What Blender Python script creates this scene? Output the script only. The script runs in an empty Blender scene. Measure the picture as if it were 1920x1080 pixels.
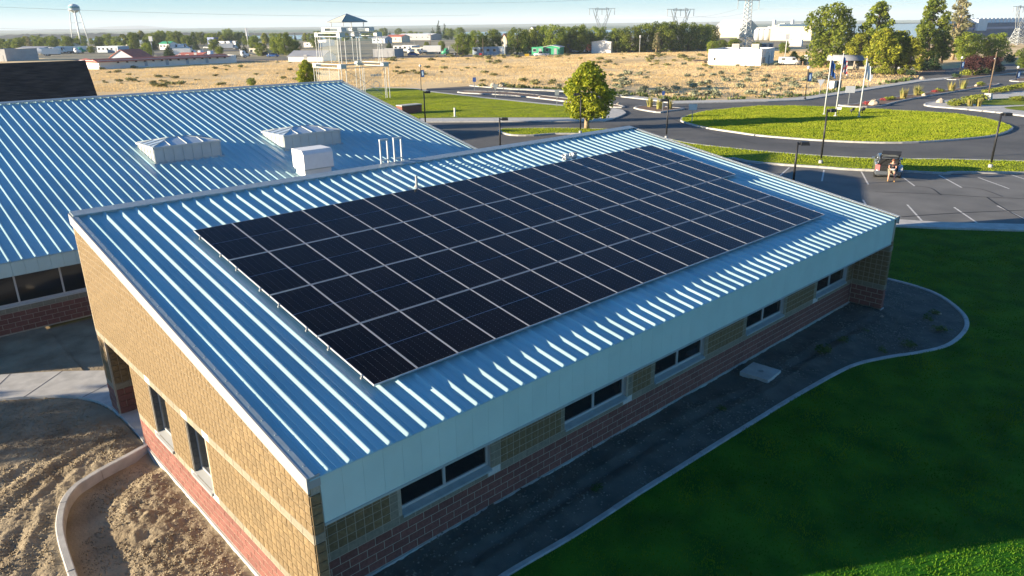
import bpy, math, random
import numpy as np
from mathutils import Vector, Matrix, noise as mnoise
random.seed(7); RNG = np.random.default_rng(7)
scene = bpy.context.scene
COL = scene.collection

# ---------------------------------------------------------------- camera
CAM = np.array([-6.603, -11.042, 10.444])
YAW, PITCH, ROLL, FPX = math.radians(47.237), math.radians(19.691), math.radians(-0.689), 1380.0
_f = np.array([math.cos(YAW)*math.cos(PITCH), math.sin(YAW)*math.cos(PITCH), -math.sin(PITCH)])
_r0 = np.array([math.sin(YAW), -math.cos(YAW), 0.0]); _u0 = np.cross(_r0, _f)
_r = _r0*math.cos(ROLL) + _u0*math.sin(ROLL); _u = _u0*math.cos(ROLL) - _r0*math.sin(ROLL)
cam_d = bpy.data.cameras.new('camera'); cam = bpy.data.objects.new('camera', cam_d); COL.objects.link(cam)
cam_d.sensor_width = 36.0; cam_d.lens = FPX/1920*36; cam_d.clip_start = 0.1; cam_d.clip_end = 40000
M4 = Matrix(((_r[0], _u[0], -_f[0], CAM[0]), (_r[1], _u[1], -_f[1], CAM[1]), (_r[2], _u[2], -_f[2], CAM[2]), (0, 0, 0, 1)))
cam.matrix_world = M4
scene.camera = cam

def ray(px, py):
    return _r*((px-960)/FPX) - _u*((py-540)/FPX) + _f
def at(px, py, z=0.0):
    """ground point seen at a photo pixel"""
    d = ray(px, py); t = (z-CAM[2])/d[2]; return CAM + d*t
def at_d(px, py, dist):
    """point at a horizontal distance along a photo pixel's direction"""
    d = ray(px, py); t = dist/math.hypot(d[0], d[1]); return CAM + d*t
def dist_to(p): return math.hypot(p[0]-CAM[0], p[1]-CAM[1])
def px2m(p, n):
    """metres covered by n photo pixels at point p"""
    return n*float(np.dot(np.array([p[0], p[1], 0.0])-CAM, _f))/FPX

def hgt(p, px, top):
    """height of a vertical thing standing at p whose tip is seen at photo row top"""
    d = ray(px, top); return CAM[2]+d[2]*dist_to(p)/math.hypot(d[0], d[1])

# ---------------------------------------------------------------- world, sun, exposure
SUN_AZ, SUN_EL = math.radians(180-31.5), math.radians(10.8)      # direction towards the sun, from +X
SUNV = Vector((math.cos(SUN_AZ)*math.cos(SUN_EL), math.sin(SUN_AZ)*math.cos(SUN_EL), math.sin(SUN_EL)))
world = bpy.data.worlds.new('World'); scene.world = world; world.use_nodes = True
wn = world.node_tree.nodes; wl = world.node_tree.links; wn.clear()
wo = wn.new('ShaderNodeOutputWorld'); wb = wn.new('ShaderNodeBackground'); sk = wn.new('ShaderNodeTexSky')
sk.sky_type = 'NISHITA'; sk.sun_disc = False
sk.sun_elevation = SUN_EL; sk.sun_rotation = math.atan2(SUNV.x, SUNV.y)
sk.altitude = 800; sk.air_density = 1.0; sk.dust_density = 0.05; sk.ozone_density = 6.5
wb.inputs['Strength'].default_value = 0.054
tint = wn.new('ShaderNodeMix'); tint.data_type = 'RGBA'; tint.blend_type = 'MULTIPLY'; tint.inputs[0].default_value = 1.0
tint.inputs[7].default_value = (0.55, 1.06, 1.08, 1)          # white balance of the whole sky
wl.new(sk.outputs[0], tint.inputs[6]); wl.new(tint.outputs[2], wb.inputs['Color']); wl.new(wb.outputs[0], wo.inputs['Surface'])
sd = bpy.data.lights.new('sun', 'SUN'); sd.energy = 4.4; sd.angle = math.radians(0.55); sd.color = (1.0, 0.85, 0.64)
sun = bpy.data.objects.new('sun', sd); COL.objects.link(sun)
sun.rotation_euler = SUNV.to_track_quat('Z', 'Y').to_euler(); sun.location = (-40, 30, 40)
scene.view_settings.view_transform = 'Standard'; scene.view_settings.look = 'None'
scene.view_settings.gamma = 1.0; scene.view_settings.exposure = 1.9
scene.render.resolution_x = 1024; scene.render.resolution_y = 576
scene.render.engine = 'CYCLES'
scene.cycles.max_bounces = 6; scene.cycles.transparent_max_bounces = 12

# ---------------------------------------------------------------- materials
MATS = {}
def mat(name, col, rough=0.7, metal=0.0, spec=0.5, var=0.0, scale=8.0, bump=0.0, bscale=60.0, objvar=0.0,
        col2=None, detail=4.0, alpha=None, trans=0.0, coat=0.0, stretch=None, ramp=(0.35, 0.65), translucent=0.0):
    """procedural principled material: noise between two colours, fine bump, optional per-object variation"""
    m = bpy.data.materials.new(name); m.use_nodes = True; nt = m.node_tree; N = nt.nodes; L = nt.links
    b = N['Principled BSDF']; b.inputs['Roughness'].default_value = rough; b.inputs['Metallic'].default_value = metal
    b.inputs['Specular IOR Level'].default_value = spec
    if coat: b.inputs['Coat Weight'].default_value = coat; b.inputs['Coat Roughness'].default_value = 0.05
    if trans: b.inputs['Transmission Weight'].default_value = trans
    if alpha is not None: b.inputs['Alpha'].default_value = alpha
    tc = N.new('ShaderNodeNewGeometry'); src = tc.outputs['Position']
    if stretch:
        mp = N.new('ShaderNodeMapping'); mp.inputs['Scale'].default_value = stretch; L.new(src, mp.inputs[0]); src = mp.outputs[0]
    out = None
    if var or col2:
        nz = N.new('ShaderNodeTexNoise'); nz.inputs['Scale'].default_value = scale; nz.inputs['Detail'].default_value = detail
        L.new(src, nz.inputs['Vector'])
        cr = N.new('ShaderNodeValToRGB'); c2 = col2 or tuple(min(1, c*(1+var)) for c in col)
        c1 = col if col2 else tuple(c*(1-var) for c in col)
        cr.color_ramp.elements[0].position = ramp[0]; cr.color_ramp.elements[1].position = ramp[1]
        cr.color_ramp.elements[0].color = (*c1, 1); cr.color_ramp.elements[1].color = (*c2, 1)
        L.new(nz.outputs['Fac'], cr.inputs[0]); out = cr.outputs[0]
    if objvar:
        oi = N.new('ShaderNodeObjectInfo'); hs = N.new('ShaderNodeHueSaturation')
        mr = N.new('ShaderNodeMapRange'); mr.inputs['To Min'].default_value = 1-objvar; mr.inputs['To Max'].default_value = 1+objvar
        L.new(oi.outputs['Random'], mr.inputs['Value']); L.new(mr.outputs[0], hs.inputs['Value'])
        if out is not None: L.new(out, hs.inputs['Color'])
        else: hs.inputs['Color'].default_value = (*col, 1)
        out = hs.outputs[0]
    if out is not None: L.new(out, b.inputs['Base Color'])
    else: b.inputs['Base Color'].default_value = (*col, 1)
    if bump:
        n2 = N.new('ShaderNodeTexNoise'); n2.inputs['Scale'].default_value = bscale; n2.inputs['Detail'].default_value = 6
        L.new(src, n2.inputs['Vector']); bp = N.new('ShaderNodeBump'); bp.inputs['Strength'].default_value = bump; bp.inputs['Distance'].default_value = 0.03
        L.new(n2.outputs['Fac'], bp.inputs['Height']); L.new(bp.outputs[0], b.inputs['Normal'])
    if translucent:
        tr = N.new('ShaderNodeBsdfTranslucent'); mx = N.new('ShaderNodeMixShader'); mx.inputs[0].default_value = translucent
        if out is not None: L.new(out, tr.inputs['Color'])
        else: tr.inputs['Color'].default_value = (*col, 1)
        o = N['Material Output']; L.new(b.outputs[0], mx.inputs[1]); L.new(tr.outputs[0], mx.inputs[2]); L.new(mx.outputs[0], o.inputs['Surface'])
    MATS[name] = m; return m

mat('roof_metal', (0.42, 0.60, 0.61), 0.29, 0.0, 0.6, var=0.09, scale=0.9, bump=0.10, bscale=1.6, objvar=0.03, stretch=(1.0, 0.35, 0.35), detail=7)
mat('lantern_metal', (0.50, 0.53, 0.50), 0.5, var=0.04, scale=2)
mat('hood_white', (0.86, 0.85, 0.80), 0.5, var=0.03, scale=3)
mat('trim_white', (0.38, 0.38, 0.36), 0.45, var=0.03, scale=3)
mat('flashing', (0.40, 0.46, 0.46), 0.40, 0.15, var=0.08, scale=5)
mat('fascia', (0.55, 0.70, 0.64), 0.5, var=0.03, scale=2, objvar=0.02)
mat('tan_block', (0.208, 0.143, 0.066), 0.9, var=0.16, scale=14, bump=0.3, bscale=45, objvar=0.13)
mat('red_block', (0.205, 0.080, 0.060), 0.9, var=0.15, scale=18, bump=0.4, bscale=60, objvar=0.12)
mat('band_block', (0.25, 0.22, 0.155), 0.9, var=0.12, scale=18, bump=0.3, bscale=60, objvar=0.08)
mat('pale_block', (0.62, 0.60, 0.54), 0.85, var=0.06, scale=18, bump=0.2)
mat('mortar', (0.42, 0.36, 0.27), 0.95, var=0.1, scale=30)
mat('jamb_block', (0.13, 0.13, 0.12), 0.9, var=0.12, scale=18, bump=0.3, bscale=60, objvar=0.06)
mat('concrete', (0.50, 0.48, 0.43), 0.85, var=0.13, scale=2.5, bump=0.15, bscale=30, detail=8)
mat('kerb_concrete', (0.42, 0.41, 0.38), 0.85, var=0.15, scale=3, bump=0.15, bscale=30, detail=8, objvar=0.06)
mat('window_frame', (0.55, 0.56, 0.55), 0.4, 0.3)
mat('dark_glass', (0.012, 0.014, 0.016), 0.06, 0.0, 0.5)
mat('panel_frame', (0.54, 0.54, 0.54), 0.38, 0.25)
mat('panel_backsheet', (0.42, 0.45, 0.50), 0.5)
mat('panel_cell', (0.0065, 0.0048, 0.0048), 0.12, 0.0, 0.15, var=0.25, scale=3, objvar=0.25)
mat('lot_asphalt', (0.125, 0.122, 0.112), 0.9, col2=(0.19, 0.183, 0.165), scale=0.35, bump=0.2, bscale=30, detail=10)
mat('asphalt', (0.070, 0.070, 0.068), 0.9, col2=(0.115, 0.112, 0.104), scale=0.22, bump=0.2, bscale=30, detail=9)
mat('road_paint', (0.62, 0.60, 0.55), 0.8, var=0.25, scale=6, detail=8)
mat('shade_toned_lawn', (0.012, 0.085, 0.007), 0.95, col2=(0.045, 0.165, 0.012), scale=0.9, bump=0.5, bscale=40, detail=10, spec=0.05)  # same grass as lawn, the building's shade darkened into its colour
mat('shade_toned_blade', (0.040, 0.150, 0.010), 0.8, col2=(0.15, 0.30, 0.018), scale=0.8, spec=0.05, translucent=0.35)  # blades of that grass, shade likewise put into the green
mat('lawn', (0.15, 0.20, 0.014), 0.95, col2=(0.24, 0.28, 0.024), scale=0.35, bump=0.5, bscale=40, detail=10, spec=0.1)
mat('grass_blade', (0.28, 0.36, 0.018), 0.8, col2=(0.42, 0.46, 0.034), scale=0.5, spec=0.15, translucent=0.4)
mat('verge_grass', (0.060, 0.100, 0.020), 0.9, col2=(0.13, 0.16, 0.04), scale=0.7, bump=0.6, bscale=20, detail=8, translucent=0.2)
mat('dry_field', (0.66, 0.47, 0.23), 0.95, col2=(0.84, 0.64, 0.36), scale=0.05, bump=0.7, bscale=2.0, detail=12, spec=0.1)
mat('dry_grass', (0.66, 0.47, 0.20), 0.9, col2=(0.86, 0.66, 0.35), scale=0.11, detail=8, spec=0.1, translucent=0.3)
mat('sage', (0.17, 0.19, 0.11), 0.9, col2=(0.33, 0.33, 0.21), scale=2.0, objvar=0.25, spec=0.1)
mat('green_brush', (0.15, 0.16, 0.05), 0.9, col2=(0.36, 0.32, 0.13), scale=1.5, objvar=0.25, spec=0.1)
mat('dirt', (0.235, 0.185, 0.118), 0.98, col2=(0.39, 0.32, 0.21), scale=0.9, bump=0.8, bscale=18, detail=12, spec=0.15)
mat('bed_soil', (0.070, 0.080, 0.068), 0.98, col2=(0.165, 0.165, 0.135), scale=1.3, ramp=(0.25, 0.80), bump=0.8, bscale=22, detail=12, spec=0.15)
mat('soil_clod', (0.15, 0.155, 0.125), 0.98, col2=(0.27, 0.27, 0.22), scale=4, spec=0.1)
mat('stone', (0.30, 0.27, 0.22), 0.9, var=0.3, scale=5, objvar=0.3)
mat('pale_rock', (0.42, 0.35, 0.26), 0.9, var=0.15, scale=4, objvar=0.15, bump=0.4, bscale=12)
mat('leaf_near', (0.12, 0.19, 0.008), 0.6, col2=(0.46, 0.46, 0.020), scale=2.5, spec=0.3, translucent=0.35, detail=3)
mat('leaf_mid', (0.08, 0.135, 0.012), 0.65, col2=(0.29, 0.33, 0.034), scale=0.55, spec=0.25, translucent=0.4, objvar=0.25)
mat('leaf_yellow', (0.13, 0.17, 0.010), 0.65, col2=(0.40, 0.39, 0.030), scale=0.6, spec=0.25, translucent=0.35, objvar=0.15)
mat('leaf_dark', (0.018, 0.045, 0.014), 0.7, col2=(0.060, 0.100, 0.025), scale=0.8, spec=0.2, translucent=0.2, objvar=0.25)
mat('leaf_pale', (0.19, 0.19, 0.085), 0.7, col2=(0.33, 0.30, 0.16), scale=0.6, spec=0.2, translucent=0.3)
mat('leaf_plum', (0.040, 0.014, 0.018), 0.7, col2=(0.100, 0.040, 0.035), scale=0.7, spec=0.2, translucent=0.2)
mat('bark', (0.13, 0.095, 0.060), 0.95, var=0.3, scale=8, bump=0.5, bscale=20)
mat('pale_bark', (0.33, 0.24, 0.14), 0.95, var=0.2, scale=8, bump=0.4, bscale=20)
mat('steel_dark', (0.022, 0.022, 0.024), 0.5, 0.3)
mat('steel_white', (0.55, 0.56, 0.54), 0.4, var=0.04, scale=2)
mat('galv_steel', (0.34, 0.36, 0.36), 0.5, 0.3, var=0.1, scale=1)
mat('tower_glass', (0.55, 0.58, 0.52), 0.08, alpha=0.10, spec=0.5)
mat('skylight_glass', (0.50, 0.56, 0.58), 0.16, 0.0, 0.5, coat=0.4)
mat('shingle', (0.040, 0.030, 0.026), 0.95, col2=(0.095, 0.070, 0.055), scale=2.2, stretch=(0.35, 1, 2.2), bump=0.5, bscale=14, detail=8)
mat('white_wall', (0.76, 0.74, 0.70), 0.7, var=0.05, scale=0.4)
mat('cream_wall', (0.62, 0.54, 0.40), 0.8, var=0.06, scale=0.5)
mat('grey_wall', (0.33, 0.33, 0.33), 0.8, var=0.08, scale=0.5)
mat('green_wall', (0.04, 0.36, 0.17), 0.6, var=0.06, scale=0.5)
mat('blue_wall', (0.025, 0.075, 0.14), 0.6, var=0.12, scale=0.1)
mat('red_roof', (0.46, 0.13, 0.085), 0.7, var=0.1, scale=0.8)
mat('grey_roof', (0.30, 0.31, 0.33), 0.6, var=0.08, scale=0.3)
mat('blue_grey_roof', (0.30, 0.38, 0.46), 0.5, var=0.08, scale=0.3)
mat('brown_roof', (0.10, 0.075, 0.06), 0.9, var=0.2, scale=0.8)
mat('far_window', (0.03, 0.035, 0.045), 0.15)
mat('car_grey', (0.17, 0.19, 0.21), 0.25, 0.5, coat=0.8)
mat('car_white', (0.76, 0.76, 0.74), 0.3, coat=0.5)
mat('car_dark', (0.020, 0.022, 0.026), 0.45)
mat('car_blue', (0.03, 0.10, 0.30), 0.3, coat=0.5)
mat('car_red', (0.38, 0.03, 0.03), 0.3, coat=0.5)
mat('car_green', (0.03, 0.28, 0.13), 0.35, coat=0.3)
mat('tyre', (0.015, 0.015, 0.015), 0.9)
mat('rim', (0.45, 0.45, 0.46), 0.35, 0.6)
mat('car_interior', (0.012, 0.012, 0.013), 0.9)
mat('tail_lamp', (0.55, 0.16, 0.14), 0.2, coat=0.6)
mat('skin', (0.55, 0.28, 0.19), 0.6)
mat('shirt', (0.022, 0.026, 0.035), 0.9)
mat('shorts', (0.22, 0.21, 0.15), 0.9)
mat('shoe', (0.42, 0.24, 0.08), 0.8)
mat('hair', (0.16, 0.06, 0.03), 0.9)
mat('flag_blue', (0.03, 0.12, 0.38), 0.8, translucent=0.2)
mat('flag_red', (0.48, 0.04, 0.05), 0.8, translucent=0.2)
mat('flag_white', (0.74, 0.74, 0.72), 0.8, translucent=0.2)
mat('banner_blue', (0.015, 0.09, 0.30), 0.7, translucent=0.15)
mat('banner_light', (0.45, 0.62, 0.78), 0.7)
mat('gold', (0.62, 0.42, 0.10), 0.35, 0.6)
mat('sign_white', (0.72, 0.72, 0.70), 0.5)
mat('sign_back', (0.52, 0.53, 0.53), 0.4, 0.5)
mat('sign_yellow', (0.70, 0.45, 0.02), 0.5)
mat('sign_red', (0.50, 0.03, 0.03), 0.5)
mat('sign_blue', (0.03, 0.09, 0.32), 0.5)
mat('wood_pole', (0.16, 0.11, 0.07), 0.95, var=0.2, scale=4)
mat('water', (0.10, 0.17, 0.22), 0.12, 0.0, 0.5, bump=0.1, bscale=0.05)
mat('bluff', (0.035, 0.050, 0.045), 0.95, col2=(0.09, 0.095, 0.07), scale=0.012, detail=8)
mat('far_fields', (0.20, 0.21, 0.12), 0.95, col2=(0.07, 0.15, 0.07), scale=0.0011, detail=5, stretch=(1, 1, 1), ramp=(0.45, 0.55))
mat('hill', (0.22, 0.20, 0.15), 0.95, var=0.2, scale=0.002)
mat('flower_red', (0.36, 0.05, 0.05), 0.8)
mat('ornamental_grass', (0.42, 0.32, 0.10), 0.85, col2=(0.30, 0.32, 0.07), scale=1.2, translucent=0.3)
mat('shrub_lime', (0.17, 0.21, 0.015), 0.75, col2=(0.32, 0.34, 0.03), scale=1.5, translucent=0.2, objvar=0.12)
mat('shrub_dark', (0.020, 0.050, 0.015), 0.8, col2=(0.06, 0.10, 0.03), scale=1.5, translucent=0.15, objvar=0.2)
mat('tank_paint', (0.66, 0.68, 0.64), 0.5, var=0.06, scale=0.2)
mat('tank_teal', (0.09, 0.30, 0.36), 0.5)
mat('crack_seal', (0.022, 0.022, 0.024), 0.8)
mat('mulch', (0.13, 0.075, 0.05), 0.95, col2=(0.22, 0.14, 0.09), scale=2, bump=0.5, bscale=15)

# ---------------------------------------------------------------- builders
class MB:
    def __init__(s): s.v = []; s.f = []
    def add(s, vs, fs):
        o = len(s.v); s.v.extend([tuple(map(float, p)) for p in vs]); s.f.extend([tuple(i+o for i in f) for f in fs]); return s
    def box(s, x0, y0, z0, x1, y1, z1):
        return s.add([(x0,y0,z0),(x1,y0,z0),(x1,y1,z0),(x0,y1,z0),(x0,y0,z1),(x1,y0,z1),(x1,y1,z1),(x0,y1,z1)],
                     [(3,2,1,0),(4,5,6,7),(0,1,5,4),(1,2,6,5),(2,3,7,6),(3,0,4,7)])
    def hexa(s, b, t):
        """b, t: four bottom and four top corners, counter-clockwise seen from above"""
        return s.add(list(b)+list(t), [(3,2,1,0),(4,5,6,7),(0,1,5,4),(1,2,6,5),(2,3,7,6),(3,0,4,7)])
    def tube(s, p0, p1, r0, r1=None, n=8, caps=True):
        r1 = r0 if r1 is None else r1; p0 = Vector(p0); p1 = Vector(p1); d = (p1-p0)
        if d.length < 1e-6: return s
        d.normalize(); a = d.orthogonal().normalized(); b = d.cross(a); vs = []
        for p, r in ((p0, r0), (p1, r1)):
            for i in range(n):
                t = 2*math.pi*i/n; vs.append(p + a*(r*math.cos(t)) + b*(r*math.sin(t)))
        fs = [(i, (i+1) % n, n+(i+1) % n, n+i) for i in range(n)]
        if caps: fs += [tuple(range(n-1, -1, -1)), tuple(range(n, 2*n))]
        return s.add(vs, fs)
    def path(s, pts, rads, n=7):
        for i in range(len(pts)-1): s.tube(pts[i], pts[i+1], rads[i], rads[i+1], n)
        return s
    def prism(s, poly, z0, z1):
        """poly: list of (x,y) counter-clockwise"""
        n = len(poly)
        return s.add([(x, y, z0) for x, y in poly]+[(x, y, z1) for x, y in poly],
                     [tuple(range(n-1, -1, -1)), tuple(range(n, 2*n))]+[(i, (i+1) % n, n+(i+1) % n, n+i) for i in range(n)])
    def lathe(s, prof, c=(0, 0, 0), n=16):
        vs = []; m = len(prof)
        for r, z in prof:
            for i in range(n):
                t = 2*math.pi*i/n; vs.append((c[0]+r*math.cos(t), c[1]+r*math.sin(t), c[2]+z))
        fs = [(j*n+i, j*n+(i+1) % n, (j+1)*n+(i+1) % n, (j+1)*n+i) for j in range(m-1) for i in range(n)]
        fs += [tuple(range(n-1, -1, -1)), tuple(range((m-1)*n, m*n))]
        return s.add(vs, fs)
    def mesh(s, name, material, smooth=False, off=None):
        me = bpy.data.meshes.new(name)
        v = s.v if off is None else [(p[0]-off[0], p[1]-off[1], p[2]-off[2]) for p in s.v]
        me.from_pydata(v, [], s.f); me.materials.append(MATS[material] if isinstance(material, str) else material)
        if smooth: me.polygons.foreach_set('use_smooth', [True]*len(me.polygons))
        me.update(); return me
    def build(s, name, material, parent=None, smooth=False, off=None):
        return obj(name, s.mesh(name, material, smooth, off), parent)

def obj(name, me, parent=None, loc=None, rot=None, scl=None):
    o = bpy.data.objects.new(name, me); COL.objects.link(o)
    if parent is not None: o.parent = parent
    if loc is not None: o.location = loc
    if rot is not None: o.rotation_euler = rot
    if scl is not None: o.scale = scl
    return o
def tag(o, label, cat, group=None):
    o['label'] = label; o['category'] = cat
    if group: o['group'] = group
    return o
def thing(name, label, cat, loc=(0, 0, 0), rz=0.0, group=None, scl=None):
    o = bpy.data.objects.new(name, None); COL.objects.link(o); o.location = loc; o.rotation_euler = (0, 0, rz)
    o.empty_display_size = 0.2
    if scl: o.scale = scl
    return tag(o, label, cat, group)
def struct(o): o['kind'] = 'structure'; return o
def stuff(o): o['kind'] = 'stuff'; return o
def copy_tree(o, parent=None):
    c = o.copy(); COL.objects.link(c); c.parent = parent
    for ch in list(o.children): copy_tree(ch, c)
    return c
ORD = ['first','second','third','fourth','fifth','sixth','seventh','eighth','ninth','tenth','eleventh','twelfth','thirteenth',
       'fourteenth','fifteenth','sixteenth','seventeenth','eighteenth','nineteenth','twentieth','twenty-first','twenty-second','twenty-third','twenty-fourth','twenty-fifth','twenty-sixth','twenty-seventh','twenty-eighth']

def npmesh(name, V, F, material, parent=None, smooth=False):
    """V (n,3) array, F (m,3 or 4) array -> object"""
    me = bpy.data.meshes.new(name); k = F.shape[1]
    me.vertices.add(len(V)); me.vertices.foreach_set('co', V.astype(np.float32).ravel())
    me.loops.add(F.size); me.loops.foreach_set('vertex_index', F.astype(np.int32).ravel())
    me.polygons.add(len(F)); me.polygons.foreach_set('loop_start', np.arange(0, F.size, k, dtype=np.int32))
    me.polygons.foreach_set('loop_total', np.full(len(F), k, dtype=np.int32))
    if smooth: me.polygons.foreach_set('use_smooth', np.ones(len(F), dtype=bool))
    me.materials.append(MATS[material]); me.update(calc_edges=True)
    return obj(name, me, parent)

def fbm(P, sc, oct=4):
    """value noise on an (n,2) array"""
    out = np.zeros(len(P)); amp = 1.0; tot = 0
    for o in range(oct):
        q = P*sc; i = np.floor(q).astype(np.int64); f = q-i; f = f*f*(3-2*f)
        def h(a, b):
            n = (a*374761393 + b*668265263 + o*1274126177) & 0x7fffffff
            n = ((n ^ (n >> 13))*1274126177) & 0x7fffffff
            return ((n ^ (n >> 16)) & 0xffff)/65535.0
        a = h(i[:, 0], i[:, 1]); b = h(i[:, 0]+1, i[:, 1]); c = h(i[:, 0], i[:, 1]+1); d = h(i[:, 0]+1, i[:, 1]+1)
        out += amp*((a*(1-f[:, 0])+b*f[:, 0])*(1-f[:, 1]) + (c*(1-f[:, 0])+d*f[:, 0])*f[:, 1]); tot += amp
        amp *= 0.5; sc *= 2.1
    return out/tot
def inpoly(P, poly):
    poly = np.asarray(poly)[:, :2]; x, y = P[:, 0], P[:, 1]; r = np.zeros(len(P), bool); j = len(poly)-1
    for i in range(len(poly)):
        xi, yi = poly[i]; xj, yj = poly[j]
        c = ((yi > y) != (yj > y)) & (x < (xj-xi)*(y-yi)/(yj-yi+1e-12)+xi); r ^= c; j = i
    return r
def smooth_line(pts, sub=6, closed=False):
    """Catmull-Rom through 2D points"""
    P = [np.array(p[:2], float) for p in pts]; n = len(P); out = []
    rng = range(n) if closed else range(n-1)
    for i in rng:
        if closed: p0, p1, p2, p3 = P[(i-1) % n], P[i], P[(i+1) % n], P[(i+2) % n]
        else: p0, p1, p2, p3 = P[max(i-1, 0)], P[i], P[i+1], P[min(i+2, n-1)]
        for k in range(sub):
            t = k/sub
            out.append(0.5*((2*p1)+(-p0+p2)*t+(2*p0-5*p1+4*p2-p3)*t*t+(-p0+3*p1-3*p2+p3)*t**3))
    if not closed: out.append(P[-1])
    return [tuple(p) for p in out]
def area2(poly): return sum(poly[i-1][0]*poly[i][1]-poly[i][0]*poly[i-1][1] for i in range(len(poly)))
def ccw(poly): return poly if area2(poly) > 0 else poly[::-1]
def sheet(name, poly, z, material, parent=None, thick=0.0):
    import mathutils
    poly = ccw([tuple(p[:2]) for p in poly]); n = len(poly)
    tris = mathutils.geometry.tessellate_polygon([[Vector((x, y, 0)) for x, y in poly]])
    m = MB()
    m.add([(x, y, z) for x, y in poly], [t if area2([poly[i] for i in t]) > 0 else t[::-1] for t in tris])
    if thick: m.add([(x, y, z) for x, y in poly]+[(x, y, z-thick) for x, y in poly], [(i, n+i, n+(i+1) % n, (i+1) % n) for i in range(n)])
    o = m.build(name, material, parent)
    if parent is None: struct(o)
    return o
def offset_line(pts, d, closed=False):
    P = np.array([p[:2] for p in pts]); n = len(P); out = []
    for i in range(n):
        a = P[(i-1) % n] if closed or i > 0 else P[i]; b = P[(i+1) % n] if closed or i < n-1 else P[i]
        t = b-a; t /= (np.linalg.norm(t)+1e-9); out.append((P[i][0]-t[1]*d, P[i][1]+t[0]*d))
    return out
def kerb(name, pts, w, h, closed=False, material='kerb_concrete', z0=-0.05, label=None, seg=None):
    """a run of kerb: real step with a rounded-off outer edge; returns object"""
    A = offset_line(pts, w/2, closed); B = offset_line(pts, -w/2, closed); A2 = offset_line(pts, w/2-0.02, closed); B2 = offset_line(pts, -w/2+0.02, closed)
    n = len(pts); m = MB()
    vs = []
    for i in range(n):
        vs += [(*A[i], z0), (*A[i], h-0.02), (*A2[i], h), (*B2[i], h), (*B[i], h-0.02), (*B[i], z0)]
    fs = []
    for i in range(n if closed else n-1):
        j = (i+1) % n
        for k in range(5): fs.append((i*6+k, i*6+k+1, j*6+k+1, j*6+k))
    if not closed: fs += [(0, 1, 2, 3, 4, 5), tuple((n-1)*6+k for k in (5, 4, 3, 2, 1, 0))]
    m.add(vs, fs); return m.build(name, material)

def kerb_run(pts, w, h, z0, length=1.3, gap=0.012, material='kerb_concrete'):
    """kerb cast in lengths: a low footing with one piece for each length, open joints between"""
    base = struct(kerb('kerb', pts, w-0.03, h-0.03, z0=z0, material='concrete'))
    P = np.array([p[:2] for p in pts]); d = np.r_[0, np.cumsum(np.linalg.norm(np.diff(P, axis=0), axis=1))]; n = max(1, int(d[-1]/length)); L = d[-1]/n
    for i in range(n):
        a, b = i*L+gap/2, (i+1)*L-gap/2; t = np.r_[a, d[(d > a+0.05) & (d < b-0.05)], b]
        q = [(np.interp(x, d, P[:, 0]), np.interp(x, d, P[:, 1])) for x in t]; dz = 0.006*math.sin(i*2.7)
        o = kerb('kerb_length', q, w, h+dz, z0=z0-0.02, material=material); o.parent = base
    return base
# ================================================================ THE SETTING
def P2(pts): return [tuple(at(*p)[:2]) for p in pts]
# --- far land
ang = np.linspace(0, 2*math.pi, 73)[:-1]
sheet('terrain', [(CAM[0]+14000*math.cos(a), CAM[1]+14000*math.sin(a)) for a in ang], -0.45, 'far_fields')
sheet('dry_grass_field', P2([(-260, 150), (-260, 112), (60, 108), (240, 119), (480, 112), (700, 107), (1000, 103), (1200, 97), (1500, 90), (1800, 82), (2300, 76), (2500, 130), (2500, 170), (1900, 150), (1500, 196), (1262, 198), (1067, 180), (960, 175), (800, 172), (700, 172)]) + [(30, 82), (0, 62), (-40, 62), (-80, 100)], -0.03, 'dry_field')
sheet('far_ground', P2([(-300, 128), (-300, 84), (300, 80), (700, 76), (1200, 70), (1500, 64), (2400, 52), (2400, 120)]), -0.20, mat('town_ground', (0.16, 0.15, 0.10), 0.95, col2=(0.36, 0.30, 0.17), scale=0.018, detail=8))
# --- river and what lies beyond it
sheet('river', P2([(-500, 84), (0, 79.5), (300, 76), (560, 73.5), (800, 68.5), (1100, 63), (1400, 57), (1700, 52), (1700, 48.5), (1400, 52.2), (1100, 56.5), (800, 61.5), (560, 64.5), (300, 68), (0, 71), (-500, 75)]), -0.12, 'water')
def ridge(name, prof, dist, depth, material, seed, rough=0.25, base=-1.0, kind=True):
    """long low landform: prof = [(photo x, photo y of its crest)]"""
    xs = np.linspace(prof[0][0], prof[-1][0], 140); ys = np.interp(xs, [p[0] for p in prof], [p[1] for p in prof])
    rr = fbm(np.stack([xs*0.02+seed, xs*0], 1), 1.0, 4); V = []; nr = 9
    for i, (x, y) in enumerate(zip(xs, ys)):
        c = at_d(x, y, dist); top = c[2]; e = math.sin(math.pi*i/(len(xs)-1))**0.3
        for k in range(nr):
            t = k/(nr-1); d = dist + depth*(t-0.5); q = at_d(x, y, d); hgt = base + (top-base)*e*(math.sin(math.pi*t)**0.8)*(1-rough*rr[i]*abs(math.sin(7*t+9*rr[i])))
            V.append((q[0], q[1], hgt))
    n = len(xs); F = np.array([(i*nr+k, (i+1)*nr+k, (i+1)*nr+k+1, i*nr+k+1) for i in range(n-1) for k in range(nr-1)])
    o = npmesh(name, np.array(V), F, material, smooth=True); return struct(o)
ridge('river_bluff', [(-300, 66), (0, 64.5), (40, 62), (110, 62.5), (150, 61.5), (200, 60.5), (222, 63), (260, 63), (330, 60), (480, 61), (640, 59.5), (760, 59)], 1250, 260, 'bluff', 3, 0.5)
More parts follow.
